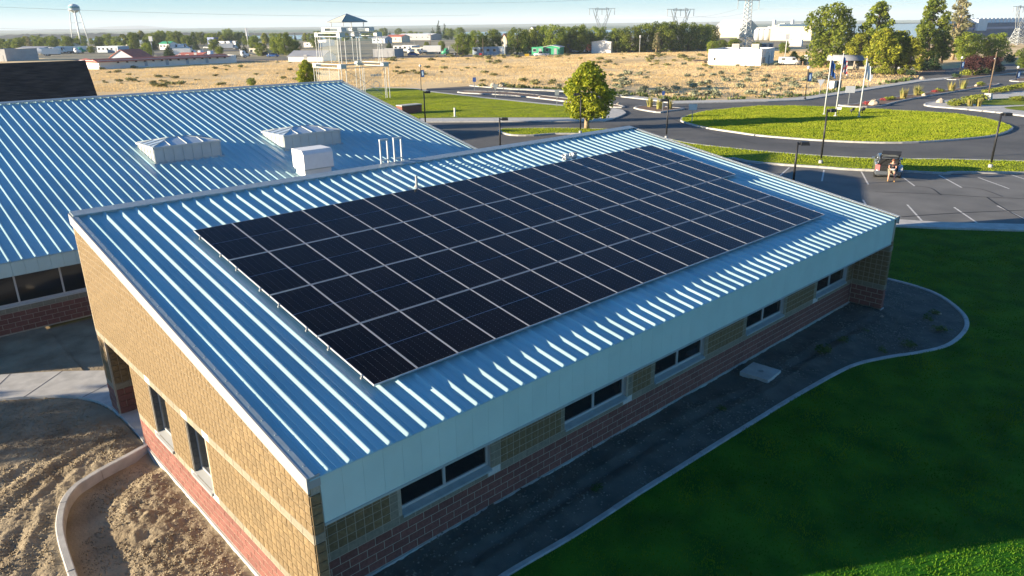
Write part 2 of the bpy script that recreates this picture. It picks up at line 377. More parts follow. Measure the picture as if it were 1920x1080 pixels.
ridge('far_hills', [(-400, 56), (0, 56), (120, 54), (165, 52), (200, 48.5), (245, 46.5), (270, 46), (300, 50), (340, 52.8), (600, 51), (1000, 47.5), (1300, 44), (1600, 41), (2000, 36), (2400, 33)], 11500, 2600, 'hill', 8, 0.2, -2)
ridge('far_plateau', [(-300, 57), (0, 55.5), (300, 53), (640, 49.8), (800, 47.2), (960, 45), (1200, 42.5), (1450, 39), (1700, 37), (2300, 30)], 6500, 2200, 'far_fields', 21, 0.15, -2)

# --- asphalt (one sheet), with kerbed islands on top
sheet('asphalt_road', P2([(786, 229), (800, 166), (880, 161.5), (960, 168), (1067, 173), (1145, 180), (1222, 188.5), (1262, 195), (1440, 191), (1507, 188.5), (1590, 175), (1727, 153), (1790, 147), (1852, 143), (1920, 137), (2100, 118), (2400, 130), (2400, 400), (1920, 424), (1765, 420), (1685, 415), (1640, 408)]) + [(24, 11), (24, 36), (36, 44)], 0.004, 'asphalt')
sheet('side_road', P2([(1500, 143), (1545, 139), (1600, 139), (1660, 135), (1760, 130), (1860, 123), (2000, 110), (2000, 119), (1860, 136), (1790, 147), (1740, 150), (1640, 146), (1560, 150)]), 0.008, 'asphalt')
sheet('far_highway', P2([(430, 116.5), (700, 110.5), (900, 106.5), (1060, 104), (1060, 101.5), (880, 103), (700, 106), (430, 111.5)]), 0.006, 'asphalt')
sheet('far_street', P2([(290, 103.5), (420, 96), (560, 92.5), (560, 90.5), (400, 93.5), (280, 99.5)]), 0.006, 'asphalt')

# roundabout lawn
ring = smooth_line(P2([(1279, 225), (1285, 220), (1320, 211), (1385, 204), (1440, 200.5), (1545, 202), (1645, 206.5), (1777, 214), (1852, 225), (1890, 237), (1894, 244), (1865, 255), (1800, 262.5), (1690, 269), (1565, 266), (1440, 257), (1385, 250), (1320, 240), (1283, 230)]), 4, True)
sheet('roundabout_lawn', ring, 0.13, 'lawn'); struct(kerb('kerb', ccw(ring), 0.32, 0.15, True, z0=0.0))
# grass strip between ring road and car park
st_top = P2([(1250, 262), (1300, 272), (1370, 280), (1440, 287), (1540, 294.5), (1635, 299.5), (1765, 301), (1920, 305), (2300, 318)])
st_bot = P2([(2300, 330), (1920, 326), (1790, 325), (1772, 327), (1690, 323), (1660, 322), (1590, 319), (1537, 315), (1440, 308.5), (1400, 304), (1340, 300)]) + [(31, 25.5)]
strip_poly = smooth_line(st_top, 3) + smooth_line(st_bot, 3)
sheet('parking_verge_lawn', strip_poly, 0.13, 'lawn')
struct(kerb('kerb', smooth_line(st_top, 3), 0.30, 0.15, z0=0.0)); struct(kerb('kerb', smooth_line(st_bot, 3), 0.30, 0.15, z0=0.0))
# left lawn, its pavement, small island
ll = smooth_line(P2([(700, 166), (722, 166.5), (775, 168), (805, 174), (960, 191.5), (1067, 202), (1130, 209)]), 3) + smooth_line(P2([(1142, 214), (1135, 219), (1110, 222.5), (960, 222.5), (787, 223.5)]), 3) + [(36, 50), (34, 78)]
pv = smooth_line(P2([(700, 165), (775, 166.5), (806, 172), (960, 189), (1067, 199), (1142, 204), (1168, 208)]), 3) + smooth_line(P2([(1174, 213), (1163, 219), (1138, 227), (1110, 229), (960, 229), (787, 230)]), 3) + [(35, 48), (33, 78)]
sheet('pavement', pv, 0.13, 'concrete', thick=0.13)
sheet('entrance_lawn', ll, 0.15, 'lawn')
il = smooth_line(P2([(938, 244.5), (960, 242.5), (1045, 242), (1135, 244), (1160, 247), (1130, 252), (1040, 252), (1000, 255), (960, 254.5), (940, 249)]), 3, True)
sheet('island_lawn', il, 0.13, 'lawn'); struct(kerb('kerb', ccw(il), 0.30, 0.15, True, z0=0.0))
# pavement by the far side of the ring road
fp = P2([(880, 161.5), (960, 168), (1067, 173), (1145, 180), (1222, 188.5), (1262, 195), (1440, 191), (1507, 188.5), (1590, 175), (1727, 153.5), (1790, 148)])
fp2 = P2([(1785, 145), (1720, 150.5), (1585, 171.5), (1500, 184), (1440, 187), (1262, 190.5), (1225, 185), (1146, 177), (1067, 170.5), (960, 166), (880, 160)])
sheet('pavement', fp + fp2, 0.12, 'concrete', thick=0.12)
# green verge behind it
vg = P2([(960, 166), (1067, 170.5), (1146, 177), (1225, 185), (1262, 190.5), (1440, 187), (1500, 184), (1585, 171.5), (1720, 150.5)]) + P2([(1715, 146), (1580, 166.5), (1495, 179), (1440, 182), (1262, 184.5), (1225, 179), (1146, 172.5), (1067, 167), (960, 163)])
verge_poly = vg
# planted medians (mulch and kerbs)
medians = [P2([(870, 172), (960, 174.5), (1067, 186.5), (1162, 199), (1150, 202), (1060, 191), (958, 179.5), (868, 175)]),
           P2([(1190, 203.5), (1215, 199), (1262, 203), (1282, 205), (1245, 210), (1232, 211.5)]),
           P2([(1573, 198.5), (1602, 197), (1640, 189), (1700, 180), (1795, 167), (1862, 158), (1868, 160), (1800, 171), (1710, 186), (1672, 194), (1650, 200), (1610, 201.5)]),
           P2([(1772, 148.5), (1800, 144.5), (1855, 136), (1925, 129), (1925, 134.5), (1860, 142.5), (1812, 148.5), (1792, 150)]),
           P2([(1894, 152), (1925, 146), (1990, 140), (1990, 150), (1925, 153.5)])]
for m_ in medians:
    c_ = smooth_line(m_, 3, True); sheet('planted_median', c_, 0.12, 'mulch'); struct(kerb('kerb', ccw(c_), 0.28, 0.16, True, z0=0.0))
# island with pavement at the right edge
ri = smooth_line(P2([(1734, 197.5), (1745, 193), (1790, 188), (1850, 180), (1925, 172), (2050, 166), (2050, 230), (1925, 219), (1880, 213), (1800, 205), (1750, 201)]), 3, True)
sheet('pavement', ri, 0.12, 'concrete', thick=0.12); struct(kerb('kerb', ccw(ri), 0.28, 0.15, True, z0=0.0))
sheet('corner_lawn', smooth_line(P2([(1815, 192), (1850, 188), (1925, 184.5), (2040, 180), (2040, 196), (1925, 198.5), (1840, 198.5)]), 3, True), 0.14, 'lawn')
sheet('corner_lawn', smooth_line(P2([(1882, 204), (1925, 200.5), (2040, 199), (2040, 216), (1925, 210)]), 3, True), 0.14, 'lawn')
# planted ground around the tree cluster
sheet('planting_bed', P2([(1540, 133), (1560, 128), (1640, 127), (1730, 128), (1775, 131), (1768, 139), (1715, 142.5), (1640, 141)]), 0.03, 'mulch')
# car park pavement in front of the shaded lawn
cp = P2([(1640, 410), (1685, 415), (1765, 420), (1920, 424), (2400, 436), (2400, 450), (1920, 435), (1765, 430.5), (1682, 426.5), (1640, 421)])
sheet('pavement', cp, 0.12, 'concrete', thick=0.12)
sheet('parking_lot', P2([(1340, 301), (1400, 305), (1440, 309.5), (1537, 316), (1590, 320), (1660, 323), (1690, 324), (1772, 328), (1920, 327), (2300, 331), (2350, 420), (1920, 423.5), (1765, 419.5), (1685, 414.5), (1640, 408)]) + [(24, 11), (26, 24)], 0.007, 'lot_asphalt')
# painted bay lines, each a mark of the car park
for i, (a, b) in enumerate([((1480, 314), (1461, 331)), ((1545, 319), (1541, 340)), ((1615, 322), (1628, 346)), ((1692, 332), (1715, 349)), ((1760, 328), (1803, 352)), ((1834, 333), (1892, 354)), ((1896, 328), (1940, 342)),
                            ((1701, 384), (1730, 416)), ((1789, 389), (1836, 421)), ((1870, 386), (1925, 413)), ((1618, 375), (1634, 402)), ((1408, 308), (1396, 312))]):
    A = at(*a)[:2]; B = at(*b)[:2]; d = (B-A)/np.linalg.norm(B-A); n_ = np.array([-d[1], d[0]])*0.055
    struct(MB().add([(*(A+n_), 0.012), (*(A-n_), 0.012), (*(B-n_), 0.012), (*(B+n_), 0.012)], [(0, 1, 2, 3)]).build('bay_line', 'road_paint'))
# sealed cracks in the asphalt
def crack(pts, w):
    c = smooth_line(P2(pts), 5); A = offset_line(c, w); B = offset_line(c, -w); m = MB(); n = len(c)
    m.add([(*p, 0.016) for p in A]+[(*p, 0.016) for p in B], [(i, i+1, n+i+1, n+i) for i in range(n-1)]); struct(m.build('crack_seal', 'crack_seal'))
crack([(1640, 360), (1750, 364), (1850, 370), (1930, 373)], 0.04); crack([(1715, 349), (1745, 353), (1764, 366)], 0.04)
crack([(1802, 351), (1840, 355), (1880, 369)], 0.035); crack([(1690, 407), (1790, 400), (1930, 394)], 0.05); crack([(1850, 370), (1880, 390), (1920, 412)], 0.04)
crack([(1440, 268), (1520, 272), (1600, 278), (1700, 280)], 0.04); crack([(1250, 216), (1300, 240), (1420, 270)], 0.04)

# --- near ground, left: dug earth with ruts, planter bed, walk
kerb_l = smooth_line(P2([(278, 838), (240, 859), (200, 880), (165, 901), (141, 918), (121, 946), (113, 984), (117, 1018), (127, 1052), (138, 1085), (160, 1150)]), 5)
walk_edge = P2([(-60, 752), (0, 750), (65, 746), (130, 745), (175, 752), (207, 766), (232, 787), (252, 808), (274, 836)])
walk_top = P2([(200, 697), (100, 699), (0, 705), (-60, 710)])
walk_poly = smooth_line(walk_edge, 4) + [(-2.0, 8.2), (1.6, 8.2), (1.6, 13.5), (-1.0, 15.2)] + smooth_line(walk_top, 3)
sheet('concrete_walk', walk_poly, 0.05, 'concrete', thick=0.2)
for a, b in (((45, 748), (118, 698)), ((155, 748), (205, 722)), ((-30, 752), (20, 704))):       # joints sawn in the walk
    A = at(*a)[:2]; B = at(*b)[:2]; d = (B-A)/np.linalg.norm(B-A); n_ = np.array([-d[1], d[0]])*0.012
    struct(MB().add([(*(A+n_), .054), (*(A-n_), .054), (*(B-n_), .054), (*(B+n_), .054)], [(0, 1, 2, 3)]).build('walk_joint', 'crack_seal'))

def dist_line(P, L):
    L = np.array([p[:2] for p in L]); d = np.full(len(P), 1e9)
    for i in range(len(L)-1):
        a, b = L[i], L[i+1]; ab = b-a; t = np.clip(((P-a)@ab)/(ab@ab+1e-12), 0, 1)
        d = np.minimum(d, np.linalg.norm(P-(a+t[:, None]*ab), axis=1))
    return d
def ground_grid(name, x0, x1, y0, y1, st, hf, material):
    xs = np.arange(x0, x1+1e-6, st); ys = np.arange(y0, y1+1e-6, st); X, Y = np.meshgrid(xs, ys, indexing='ij')
    P = np.stack([X.ravel(), Y.ravel()], 1); Z = hf(P); n, m = len(xs), len(ys)
    I = np.arange(n*m).reshape(n, m); F = np.stack([I[:-1, :-1].ravel(), I[1:, :-1].ravel(), I[1:, 1:].ravel(), I[:-1, 1:].ravel()], 1)
    keep = ~np.isnan(Z[F]).any(1); F = F[keep]; Z = np.nan_to_num(Z, nan=-0.3)
    used = np.unique(F); mp = np.full(n*m, -1); mp[used] = np.arange(len(used))
    return npmesh(name, np.column_stack([P, Z])[used], mp[F], material, smooth=True)
rut = [P2([(-60, 1010), (20, 950), (75, 905), (150, 850), (250, 800)]), P2([(-60, 960), (20, 900), (90, 855), (200, 815)]), P2([(60, 1090), (80, 1010), (110, 930)]), P2([(-40, 1075), (15, 1040), (60, 960), (120, 890)])]
bed_poly = kerb_l + [(-2.1, -4.0), (-2.1, 8.0)]
def h_dirt(P):
    z = (fbm(P, 0.4, 3)-0.5)*0.14 + (fbm(P, 2.6, 4)-0.5)*0.06 + (fbm(P+31, 9.0, 3)-0.5)*0.045 + (fbm(P+13, 21.0, 2)-0.5)*0.025
    for i, r in enumerate(rut):
        d = dist_line(P, r); br = fbm(P+9*i, 1.3, 3); z += -0.04*np.exp(-(d/0.15)**2)*(0.4+br) + 0.035*np.exp(-((d-0.30)/0.10)**2)*np.clip(br*2-0.6, 0, 1.2)
        s_ = (P[:, 0]*0.6+P[:, 1]); z += 0.016*np.exp(-(d/0.16)**2)*np.sign(np.sin(s_*34))          # tread marks
    inb = inpoly(P, bed_poly)
    dw = np.clip((-2.25-P[:, 0])/0.9, 0, 1); dk = dist_line(P, kerb_l); far = np.clip((dk-0.5)/0.8, 0, 1)
    cl = (fbm(P+5, 2.2, 3)-0.45)*0.13 + (fbm(P+77, 8.0, 3)-0.5)*0.09 + (fbm(P+3, 20.0, 2)-0.5)*0.045
    zb = -0.17 + 0.14*far + cl*(0.12+0.88*far)*(0.4+0.6*dw) - 0.03*(1-dw)
    z = np.where(inb, zb, z*np.clip(0.25+dk/0.4, 0, 1))
    d = np.clip(dist_line(P, walk_poly+walk_poly[:1])/0.5, 0, 1); z = z*d - 0.02*(1-d)
    z = np.where((P[:, 0] > -2.3) & ~inb, np.minimum(z, 0.0), z)
    z[inpoly(P, walk_poly)] = -0.12
    return z
struct(ground_grid('dug_earth', -10.0, -2.1, -5.0, 20.2, 0.045, h_dirt, 'dirt'))
struct(sheet('bare_earth', [(-60, -30), (-1.9, -30), (-1.9, 20.5), (24, 20.5), (24, 11), (30, 30), (24, 60), (-60, 60)], -0.24, 'dirt'))
struct(ground_grid('bare_earth', -2.1, 22.5, 8.0, 19.6, 0.3, lambda P: (fbm(P, 1.0, 3)-0.5)*0.08-0.05, 'dirt'))
kerb_run(kerb_l, 0.16, 0.10, -0.3)
# clods and stones scattered over the dug earth (uncountable)
def scatter_stones(name, P, Z, smin, smax, material):
    n = len(P); s = RNG.uniform(smin, smax, n)**1.0; base = np.array([(1,0,0),(-1,0,0),(0,1,0),(0,-1,0),(0,0,1),(0,0,-1)], float)
    F0 = np.array([(0,2,4),(2,1,4),(1,3,4),(3,0,4),(2,0,5),(1,2,5),(3,1,5),(0,3,5)])
    V = base[None]*s[:, None, None]*RNG.uniform(0.55, 1.25, (n, 6, 1)); a = RNG.uniform(0, 6.28, n); c, si = np.cos(a), np.sin(a)
    V = np.stack([V[..., 0]*c[:, None]-V[..., 1]*si[:, None], V[..., 0]*si[:, None]+V[..., 1]*c[:, None], V[..., 2]*0.7], -1) + np.column_stack([P, Z+s*0.25])[:, None]
    F = F0[None]+(np.arange(n)*6)[:, None, None]
    return npmesh(name, V.reshape(-1, 3), F.reshape(-1, 3), material, smooth=True)
P = np.column_stack([RNG.uniform(-7.5, -2.35, 26000), RNG.uniform(-3.5, 14, 26000)]); P = P[(fbm(P, 0.9, 2) > 0.42) & (dist_line(P, kerb_l) > 0.22)]
P = P[~inpoly(P, walk_poly)]
o = stuff(scatter_stones('earth_clods', P, h_dirt(P), 0.005, 0.032, 'dirt')); tag(o, 'loose clods and small stones on the dug brown earth', 'earth clods')

# --- near ground, front: soil bed, mow kerb, shaded lawn
kerb_f = smooth_line(P2([(820, 1170), (945, 1081), (1071, 1007), (1200, 924), (1315, 852), (1425, 784), (1477, 752), (1522, 726), (1575, 697), (1612, 682), (1669, 670), (1725, 661), (1774, 649), (1803, 628), (1813, 606), (1800, 583), (1762, 555), (1717, 537), (1664, 523)]), 5)
bed_f = kerb_f + [(23.2, 3.0), (21.4, 3.0), (21.4, -0.1), (-2.0, -0.1), (-2.0, -6.0)]
def h_bed(P):
    z = (fbm(P, 0.6, 3)-0.5)*0.09 + (fbm(P, 3.0, 4)-0.5)*0.07 + (fbm(P+7, 11, 3)-0.5)*0.06 + 0.01
    trench = P2([(880, 1050), (1110, 905), (1290, 790), (1420, 730), (1560, 640), (1640, 600)])
    d = dist_line(P, trench); z += -0.05*np.exp(-(d/0.12)**2)*(fbm(P+3, 0.8, 2) > 0.45) + 0.03*np.exp(-((d-0.3)/0.15)**2)
    z = z*np.clip(dist_line(P, kerb_f)/0.4, 0.2, 1)
    z[~inpoly(P, bed_f)] = np.nan; return z
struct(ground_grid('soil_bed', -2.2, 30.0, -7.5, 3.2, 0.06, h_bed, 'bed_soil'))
P = np.column_stack([RNG.uniform(-2, 30, 34000), RNG.uniform(-7, 3, 34000)]); P = P[inpoly(P, bed_f) & (fbm(P, 0.8, 2)+RNG.uniform(-.2, .2, len(P)) > 0.44) & (dist_line(P, kerb_f) > 0.12)]
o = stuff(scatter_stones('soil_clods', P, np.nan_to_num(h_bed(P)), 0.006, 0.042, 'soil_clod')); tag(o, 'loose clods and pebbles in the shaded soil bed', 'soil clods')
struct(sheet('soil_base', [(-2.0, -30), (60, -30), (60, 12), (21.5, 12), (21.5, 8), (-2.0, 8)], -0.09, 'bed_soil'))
kerb_run(kerb_f, 0.15, 0.05, -0.1, 1.6)
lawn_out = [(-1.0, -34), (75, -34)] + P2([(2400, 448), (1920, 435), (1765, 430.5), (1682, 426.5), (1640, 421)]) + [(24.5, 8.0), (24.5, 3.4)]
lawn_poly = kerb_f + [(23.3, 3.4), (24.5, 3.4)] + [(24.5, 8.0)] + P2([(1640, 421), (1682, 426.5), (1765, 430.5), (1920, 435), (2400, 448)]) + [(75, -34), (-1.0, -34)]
sheet('lawn', lawn_poly, 0.012, 'shade_toned_lawn')
sheet('lawn', [(21.9, 3.0), (24.6, 3.0), (24.6, 14), (28, 20), (30, 25.4), (26, 25.4), (21.9, 18)], 0.0, 'shade_toned_lawn')
# grass: blades in clumps, one uncountable mass per lawn
def grass(name, polys, n, smin, smax, z, material, bbox, label, density=None, k=3, lean=0.5, wf=1.0):
    P = np.column_stack([RNG.uniform(bbox[0], bbox[2], n), RNG.uniform(bbox[1], bbox[3], n)])
    m = np.zeros(len(P), bool)
    for p in polys: m |= inpoly(P, p)
    P = P[m]
    if density is not None: P = P[density(P)]
    n = len(P); s = RNG.uniform(smin, smax, n)*(0.6+0.8*fbm(P, 0.7, 2)); V = []; 
    for j in range(k):
        a = RNG.uniform(0, 6.28, n); w = s*wf*RNG.uniform(0.25, 0.5, n); c, si = np.cos(a), np.sin(a); la = RNG.uniform(0, 6.28, n); l = s*lean*RNG.uniform(0.2, 1, n)
        V += [np.stack([np.column_stack([P[:, 0]-c*w, P[:, 1]-si*w, np.full(n, z)]), np.column_stack([P[:, 0]+c*w, P[:, 1]+si*w, np.full(n, z)]), np.column_stack([P[:, 0]+np.cos(la)*l, P[:, 1]+np.sin(la)*l, z+s])], 1)]
    V = np.concatenate(V, 0).reshape(-1, 3); F = np.arange(len(V)).reshape(-1, 3)
    o = stuff(npmesh(name, V, F, material)); tag(o, label, 'grass'); return o
near = lambda P: RNG.uniform(0, 1, len(P)) < np.clip(1.25-np.hypot(P[:, 0]-CAM[0], P[:, 1]-CAM[1])/55, 0.25, 1)
grass('lawn_grass', [lawn_poly], 430000, 0.028, 0.055, 0.01, 'shade_toned_blade', (-1, -16, 48, 8), 'short dark green grass in the shade of the building', near, 2, 0.6, 0.6)
grass('lawn_grass', [ring], 200000, 0.07, 0.13, 0.12, 'grass_blade', (60, 5, 100, 45), 'short sunlit grass on the roundabout', None, 2)
grass('lawn_grass', [strip_poly, ll, il], 420000, 0.05, 0.09, 0.12, 'grass_blade', (25, -5, 75, 95), 'short sunlit grass on the strips beside the roads', None, 2)
fieldq = P2([(-120, 178), (-120, 118), (240, 121), (480, 114), (700, 110), (1000, 105), (1200, 99), (1500, 93), (1760, 90), (1720, 146), (1585, 166), (1500, 180), (1262, 186), (1146, 173), (1067, 168), (960, 162), (880, 158), (700, 164)])
grass('dry_grass', [fieldq], 420000, 0.14, 0.30, -0.03, 'dry_grass', (20, 30, 260, 300), 'tall dry golden grass of the open field', lambda P: fbm(P, 0.06, 3)+RNG.uniform(-.15, .15, len(P)) > 0.36, 2, 0.9, 0.3)
grass('verge_weeds', [verge_poly], 30000, 0.2, 0.5, 0.0, 'verge_grass', (60, 30, 150, 110), 'green weeds along the pavement at the field edge', lambda P: fbm(P, 0.25, 2) > 0.36, 3, 0.8)
# ================================================================ MAIN BUILDING
TILT = math.radians(9.742); TT = math.tan(TILT)
XG, XR, YL, YH = -2.20, 21.72, -1.40, 11.10            # gable planes, low and high eave
def rz(y): return 3.85 + TT*y                            # roof pan height
bld = thing('school_wing', 'long low wing of tan and red block under a metal roof carrying solar panels', 'building')
CH = 0.19; Z0 = 0.05                                      # block course, top of foundation
YF = -0.19                                               # front wall plane
# ---- structural backing (mortar shows in the joints)
def gable_strip(m, x0, x1, y0, y1, z0, z1=None):
    """wall piece with a sloped top when z1 is None"""
    ta, tb = (rz(y0)-0.06, rz(y1)-0.06) if z1 is None else (z1, z1)
    m.hexa([(x0, y0, z0), (x1, y0, z0), (x1, y1, z0), (x0, y1, z0)], [(x0, y0, ta), (x1, y0, ta), (x1, y1, tb), (x0, y1, tb)])
GWIN = [(3.30, 4.40), (5.62, 6.79)]; GWZ = (1.0, 2.33); PORCH = (8.20, 10.36); PZ = 2.33
m = MB(); bx0, bx1 = XG+0.004, XG+0.42
ys = [YL+0.02]
gable_strip(m, bx0, XG+0.22, YL+0.03, YF+0.1, 0)
prev = YF+0.1
for a, b in GWIN:
    gable_strip(m, bx0, bx1, prev, a, 0); gable_strip(m, bx0, bx1, a, b, 0, GWZ[0]-0.02); gable_strip(m, bx0, bx1, a, b, GWZ[1]); prev = b
gable_strip(m, bx0, bx1, prev, PORCH[0], 0); gable_strip(m, bx0, bx1, PORCH[0], PORCH[1], PZ); gable_strip(m, bx0, bx1, PORCH[1], YH-0.02, 0)
m.build('gable_wall', 'mortar', bld)
m = MB(); m.box(bx0+0.4, PORCH[1], 0, XG+0.62, YH-0.02, 5.4); m.build('porch_pier_core', 'mortar', bld)
m = MB()
FWIN = [(0.30, 2.72), (5.15, 7.55), (8.80, 11.24), (13.61, 16.05), (18.43, 20.90)]; FWZ = (1.0, 2.45)
prev = XG+0.42
for a, b in FWIN:
    m.box(prev, YF+0.004, 0, a, YF+0.3, 3.4); m.box(a, YF+0.004, 0, b, YF+0.3, FWZ[0]-0.046); m.box(a, YF+0.004, FWZ[1], b, YF+0.3, 3.4); prev = b
m.box(prev, YF+0.004, 0, XR-0.42, YF+0.3, 3.4); m.build('front_wall', 'mortar', bld)
m = MB(); gable_strip(m, XR-0.42, XR-0.03, YF+0.31, YH-0.3, 0); gable_strip(m, XR-0.25, XR-0.03, YL+0.03, YF+0.3, 0); m.build('end_wall', 'mortar', bld)
m = MB(); m.box(1.6, 8.2, 0, XR-0.45, 8.4, 4.6); m.box(1.6, 8.4, 0, 1.8, YH-0.3, 5.3); m.box(1.8, YH-0.3, 0, XR-0.45, YH-0.1, 5.4); m.box(XG+0.45, 8.0, 0, 1.6, 8.2, 4.9); m.build('rear_wall', 'tan_block', bld)
m = MB()                                                  # concrete foundation, slightly proud of the blocks
m.box(XG-0.035, YL-0.01, -0.25, XG+0.25, PORCH[0], Z0-0.006); m.box(XG-0.035, PORCH[1]-0.01, -0.25, XG+0.65, YH+0.03, Z0-0.003)
m.box(XG+0.25, YF-0.045, -0.25, XR-0.25, YF+0.2, Z0-0.006); m.box(XR-0.25, YL-0.02, -0.25, XR+0.03, YF+0.2, Z0-0.004); m.build('foundation', 'concrete', bld)

# ---- blocks: front face towards local -X, width along local Y, z up from the bed joint
def block_mesh(name, w, h, material, rough, seed, d=0.06):
    r = random.Random(seed); g = 0.0095; n = 3 if rough else 1; m = MB(); vs = []; fs = []
    y0, y1, a0, a1 = -w/2+g, w/2-g, g, h-g
    for i in range(n+1):
        for j in range(n+1):
            e = i in (0, n) or j in (0, n); dx = (r.uniform(-rough, rough) if not e else rough*0.55+r.uniform(0, 0.004)) if rough else 0
            vs.append((dx, y0+(y1-y0)*i/n, a0+(a1-a0)*j/n))
    for i in range(n):
        for j in range(n):
            q = i*(n+1)+j; fs.append((q, q+1, q+n+2, q+n+1))
    k = len(vs); vs += [(d, y0, a0), (d, y0, a1), (d, y1, a1), (d, y1, a0)]
    c = [0, n, (n+1)*(n+1)-1, (n+1)*n]
    if n == 1:
        for i in range(4): fs.append((c[(i+1) % 4], c[i], k+i, k+(i+1) % 4))
    else:
        e1 = list(range(0, n+1)); e2 = [i*(n+1)+n for i in range(n+1)]; e3 = [n*(n+1)+j for j in range(n, -1, -1)]; e4 = [i*(n+1) for i in range(n, -1, -1)]
        for q, e in enumerate((e1, e2, e3, e4)): fs.append(tuple(e[::-1])+(k+q, k+(q+1) % 4))
    m.add(vs, fs); return m.mesh(name, material)
BM = {}
for kind, w, mt_, rg, nv in (('tan', 0.2, 'tan_block', 0.008, 5), ('red', 0.4, 'red_block', 0, 1), ('band', 0.4, 'band_block', 0, 1), ('redh', 0.2, 'red_block', 0, 1), ('bandh', 0.2, 'band_block', 0, 1), ('pale', 0.2, 'pale_block', 0, 1), ('jamb', 0.2, 'jamb_block', 0, 1)):
    BM[kind] = [block_mesh(kind+'_block', w, CH, mt_, rg, 11*i+len(kind)) for i in range(nv)]
blocks = {k: [] for k in BM}
def put(kind, x, y, z, rot): blocks[kind].append((x, y, z, rot))
def courses(zmax): return int(round((zmax-Z0)/CH))
def lay(u0, u1, face, ztop, openings, half_start=False, jambs=True):
    """lay courses along a face: face(u) -> (x, y, rot); ztop(u0,u1) -> height limit"""
    n = 0
    while True:
        z = Z0+n*CH
        if z > 6: break
        if n < 4: kind, w = 'red', 0.4
        elif n in (4, 12): kind, w = 'band', 0.4
        else: kind, w = 'tan', 0.2
        u = u0 - (0.2 if w == 0.4 and (n % 2) else 0.0)
        while u < u1-0.02:
            a, b = max(u, u0), min(u+w, u1); wk = b-a; u += w
            if wk < 0.1: continue
            k2 = kind if wk > 0.3 or kind == 'tan' else kind+'h'
            if z+CH > ztop(a, b): continue
            segs = [(a, b)]
            hit = [o for o in openings if o[2]-0.03 < z+CH/2 < o[3]-0.0 and o[0] < (b-0.02) and o[1] > (a+0.02)]
            if hit:
                o = hit[0]; segs = [s for s in ((a, min(b, o[0])), (max(a, o[1]), b)) if s[1]-s[0] > 0.09]
            for s0, s1 in segs:
                ww = s1-s0; kk = k2
                if kind != 'tan' and ww < 0.3: kk = kind+'h'
                uc = (s0+s1)/2
                if jambs:
                    for o in openings:
                        if o[4] and o[2]-0.22 < z+CH/2 < o[3]+0.25 and (abs(uc-o[0]) < 0.21 or abs(uc-o[1]) < 0.21) and not (o[0] < uc < o[1]):
                            if o[4] == 'front': kk = 'pale' if z+CH/2 < o[2] else ('bandh' if kind == 'tan' else kk)
                            elif z+CH/2 < o[2] or z+CH/2 > o[3]: kk = 'pale'
                x, y, rot = face(uc); blocks[kk].append((x, y, z, rot, ww))
        n += 1
gop = [(a, b, GWZ[0], GWZ[1], 'gable') for a, b in GWIN] + [(PORCH[0], PORCH[1], 0, PZ, None)]
lay(YL+0.02, YH, lambda u: (XG, u, 0.0), lambda a, b: rz(a)-0.02, gop)
fop = [(a, b, FWZ[0]-0.02, FWZ[1], 'front') for a, b in FWIN]
lay(XG+0.42, XR-0.25, lambda u: (u, YF, math.pi/2), lambda a, b: 2.75, fop)
lay(YL+0.02, YF, lambda u: (XR-0.25-0.001, u, 0.0), lambda a, b: 2.75, [])                       # inner face of the far fin wall
lay(XG+0.005, XG+0.215, lambda u: (u, YL+0.005, math.pi/2), lambda a, b: 3.45, [])               # end of the near fin wall
lay(XR-0.245, XR-0.005, lambda u: (u, YL+0.005, math.pi/2), lambda a, b: 2.75, [])
lay(XG+0.04, XG+0.62, lambda u: (u, PORCH[1]-0.03, math.pi/2), lambda a, b: 2.4, [], jambs=False)   # porch pier, side towards the opening
for kind, lst in blocks.items():
    lst.sort(key=lambda b: (b[0]-CAM[0])**2+(b[1]-CAM[1])**2)
    W = 0.4 if kind in ('red', 'band') else 0.2; name = {'tan': 'split_face_block', 'red': 'red_block', 'band': 'band_block', 'redh': 'red_half_block', 'bandh': 'band_half_block', 'pale': 'pale_block', 'jamb': 'jamb_block'}[kind]
    for i, (x, y, z, rot, ww) in enumerate(lst[:300]):
        o = obj(name, BM[kind][i*7 % len(BM[kind])], bld, (x-(0.012 if kind == 'tan' and rot == 0 else 0)-(0.002*((i*37) % 7)/7 if rot == 0 else 0), y-(0.010 if rot and kind == 'tan' else 0.001), z), (0, 0, rot))
        if abs(ww-W) > 0.01: o.scale = (1, ww/W, 1)
    rest = lst[300:]
    if rest:
        V = []; F = []
        for i, (x, y, z, rot, ww) in enumerate(rest):
            x, y = (x-(0.012 if kind == 'tan' else 0), y) if rot == 0 else (x, y-(0.010 if kind == 'tan' else 0.001)); me = BM[kind][i % len(BM[kind])]; c, s = math.cos(rot), math.sin(rot); o = len(V)
            for v in me.vertices:
                yy = v.co.y*ww/W; V.append((x+v.co.x*c-yy*s, y+v.co.x*s+yy*c, z+v.co.z))
            F += [tuple(q+o for q in p.vertices) for p in me.polygons]
        m = MB(); m.v = V; m.f = F; stuff(m.build(name, mt_ if False else {'tan': 'tan_block', 'red': 'red_block', 'band': 'band_block', 'redh': 'red_block', 'bandh': 'band_block', 'pale': 'pale_block', 'jamb': 'jamb_block'}[kind], bld))
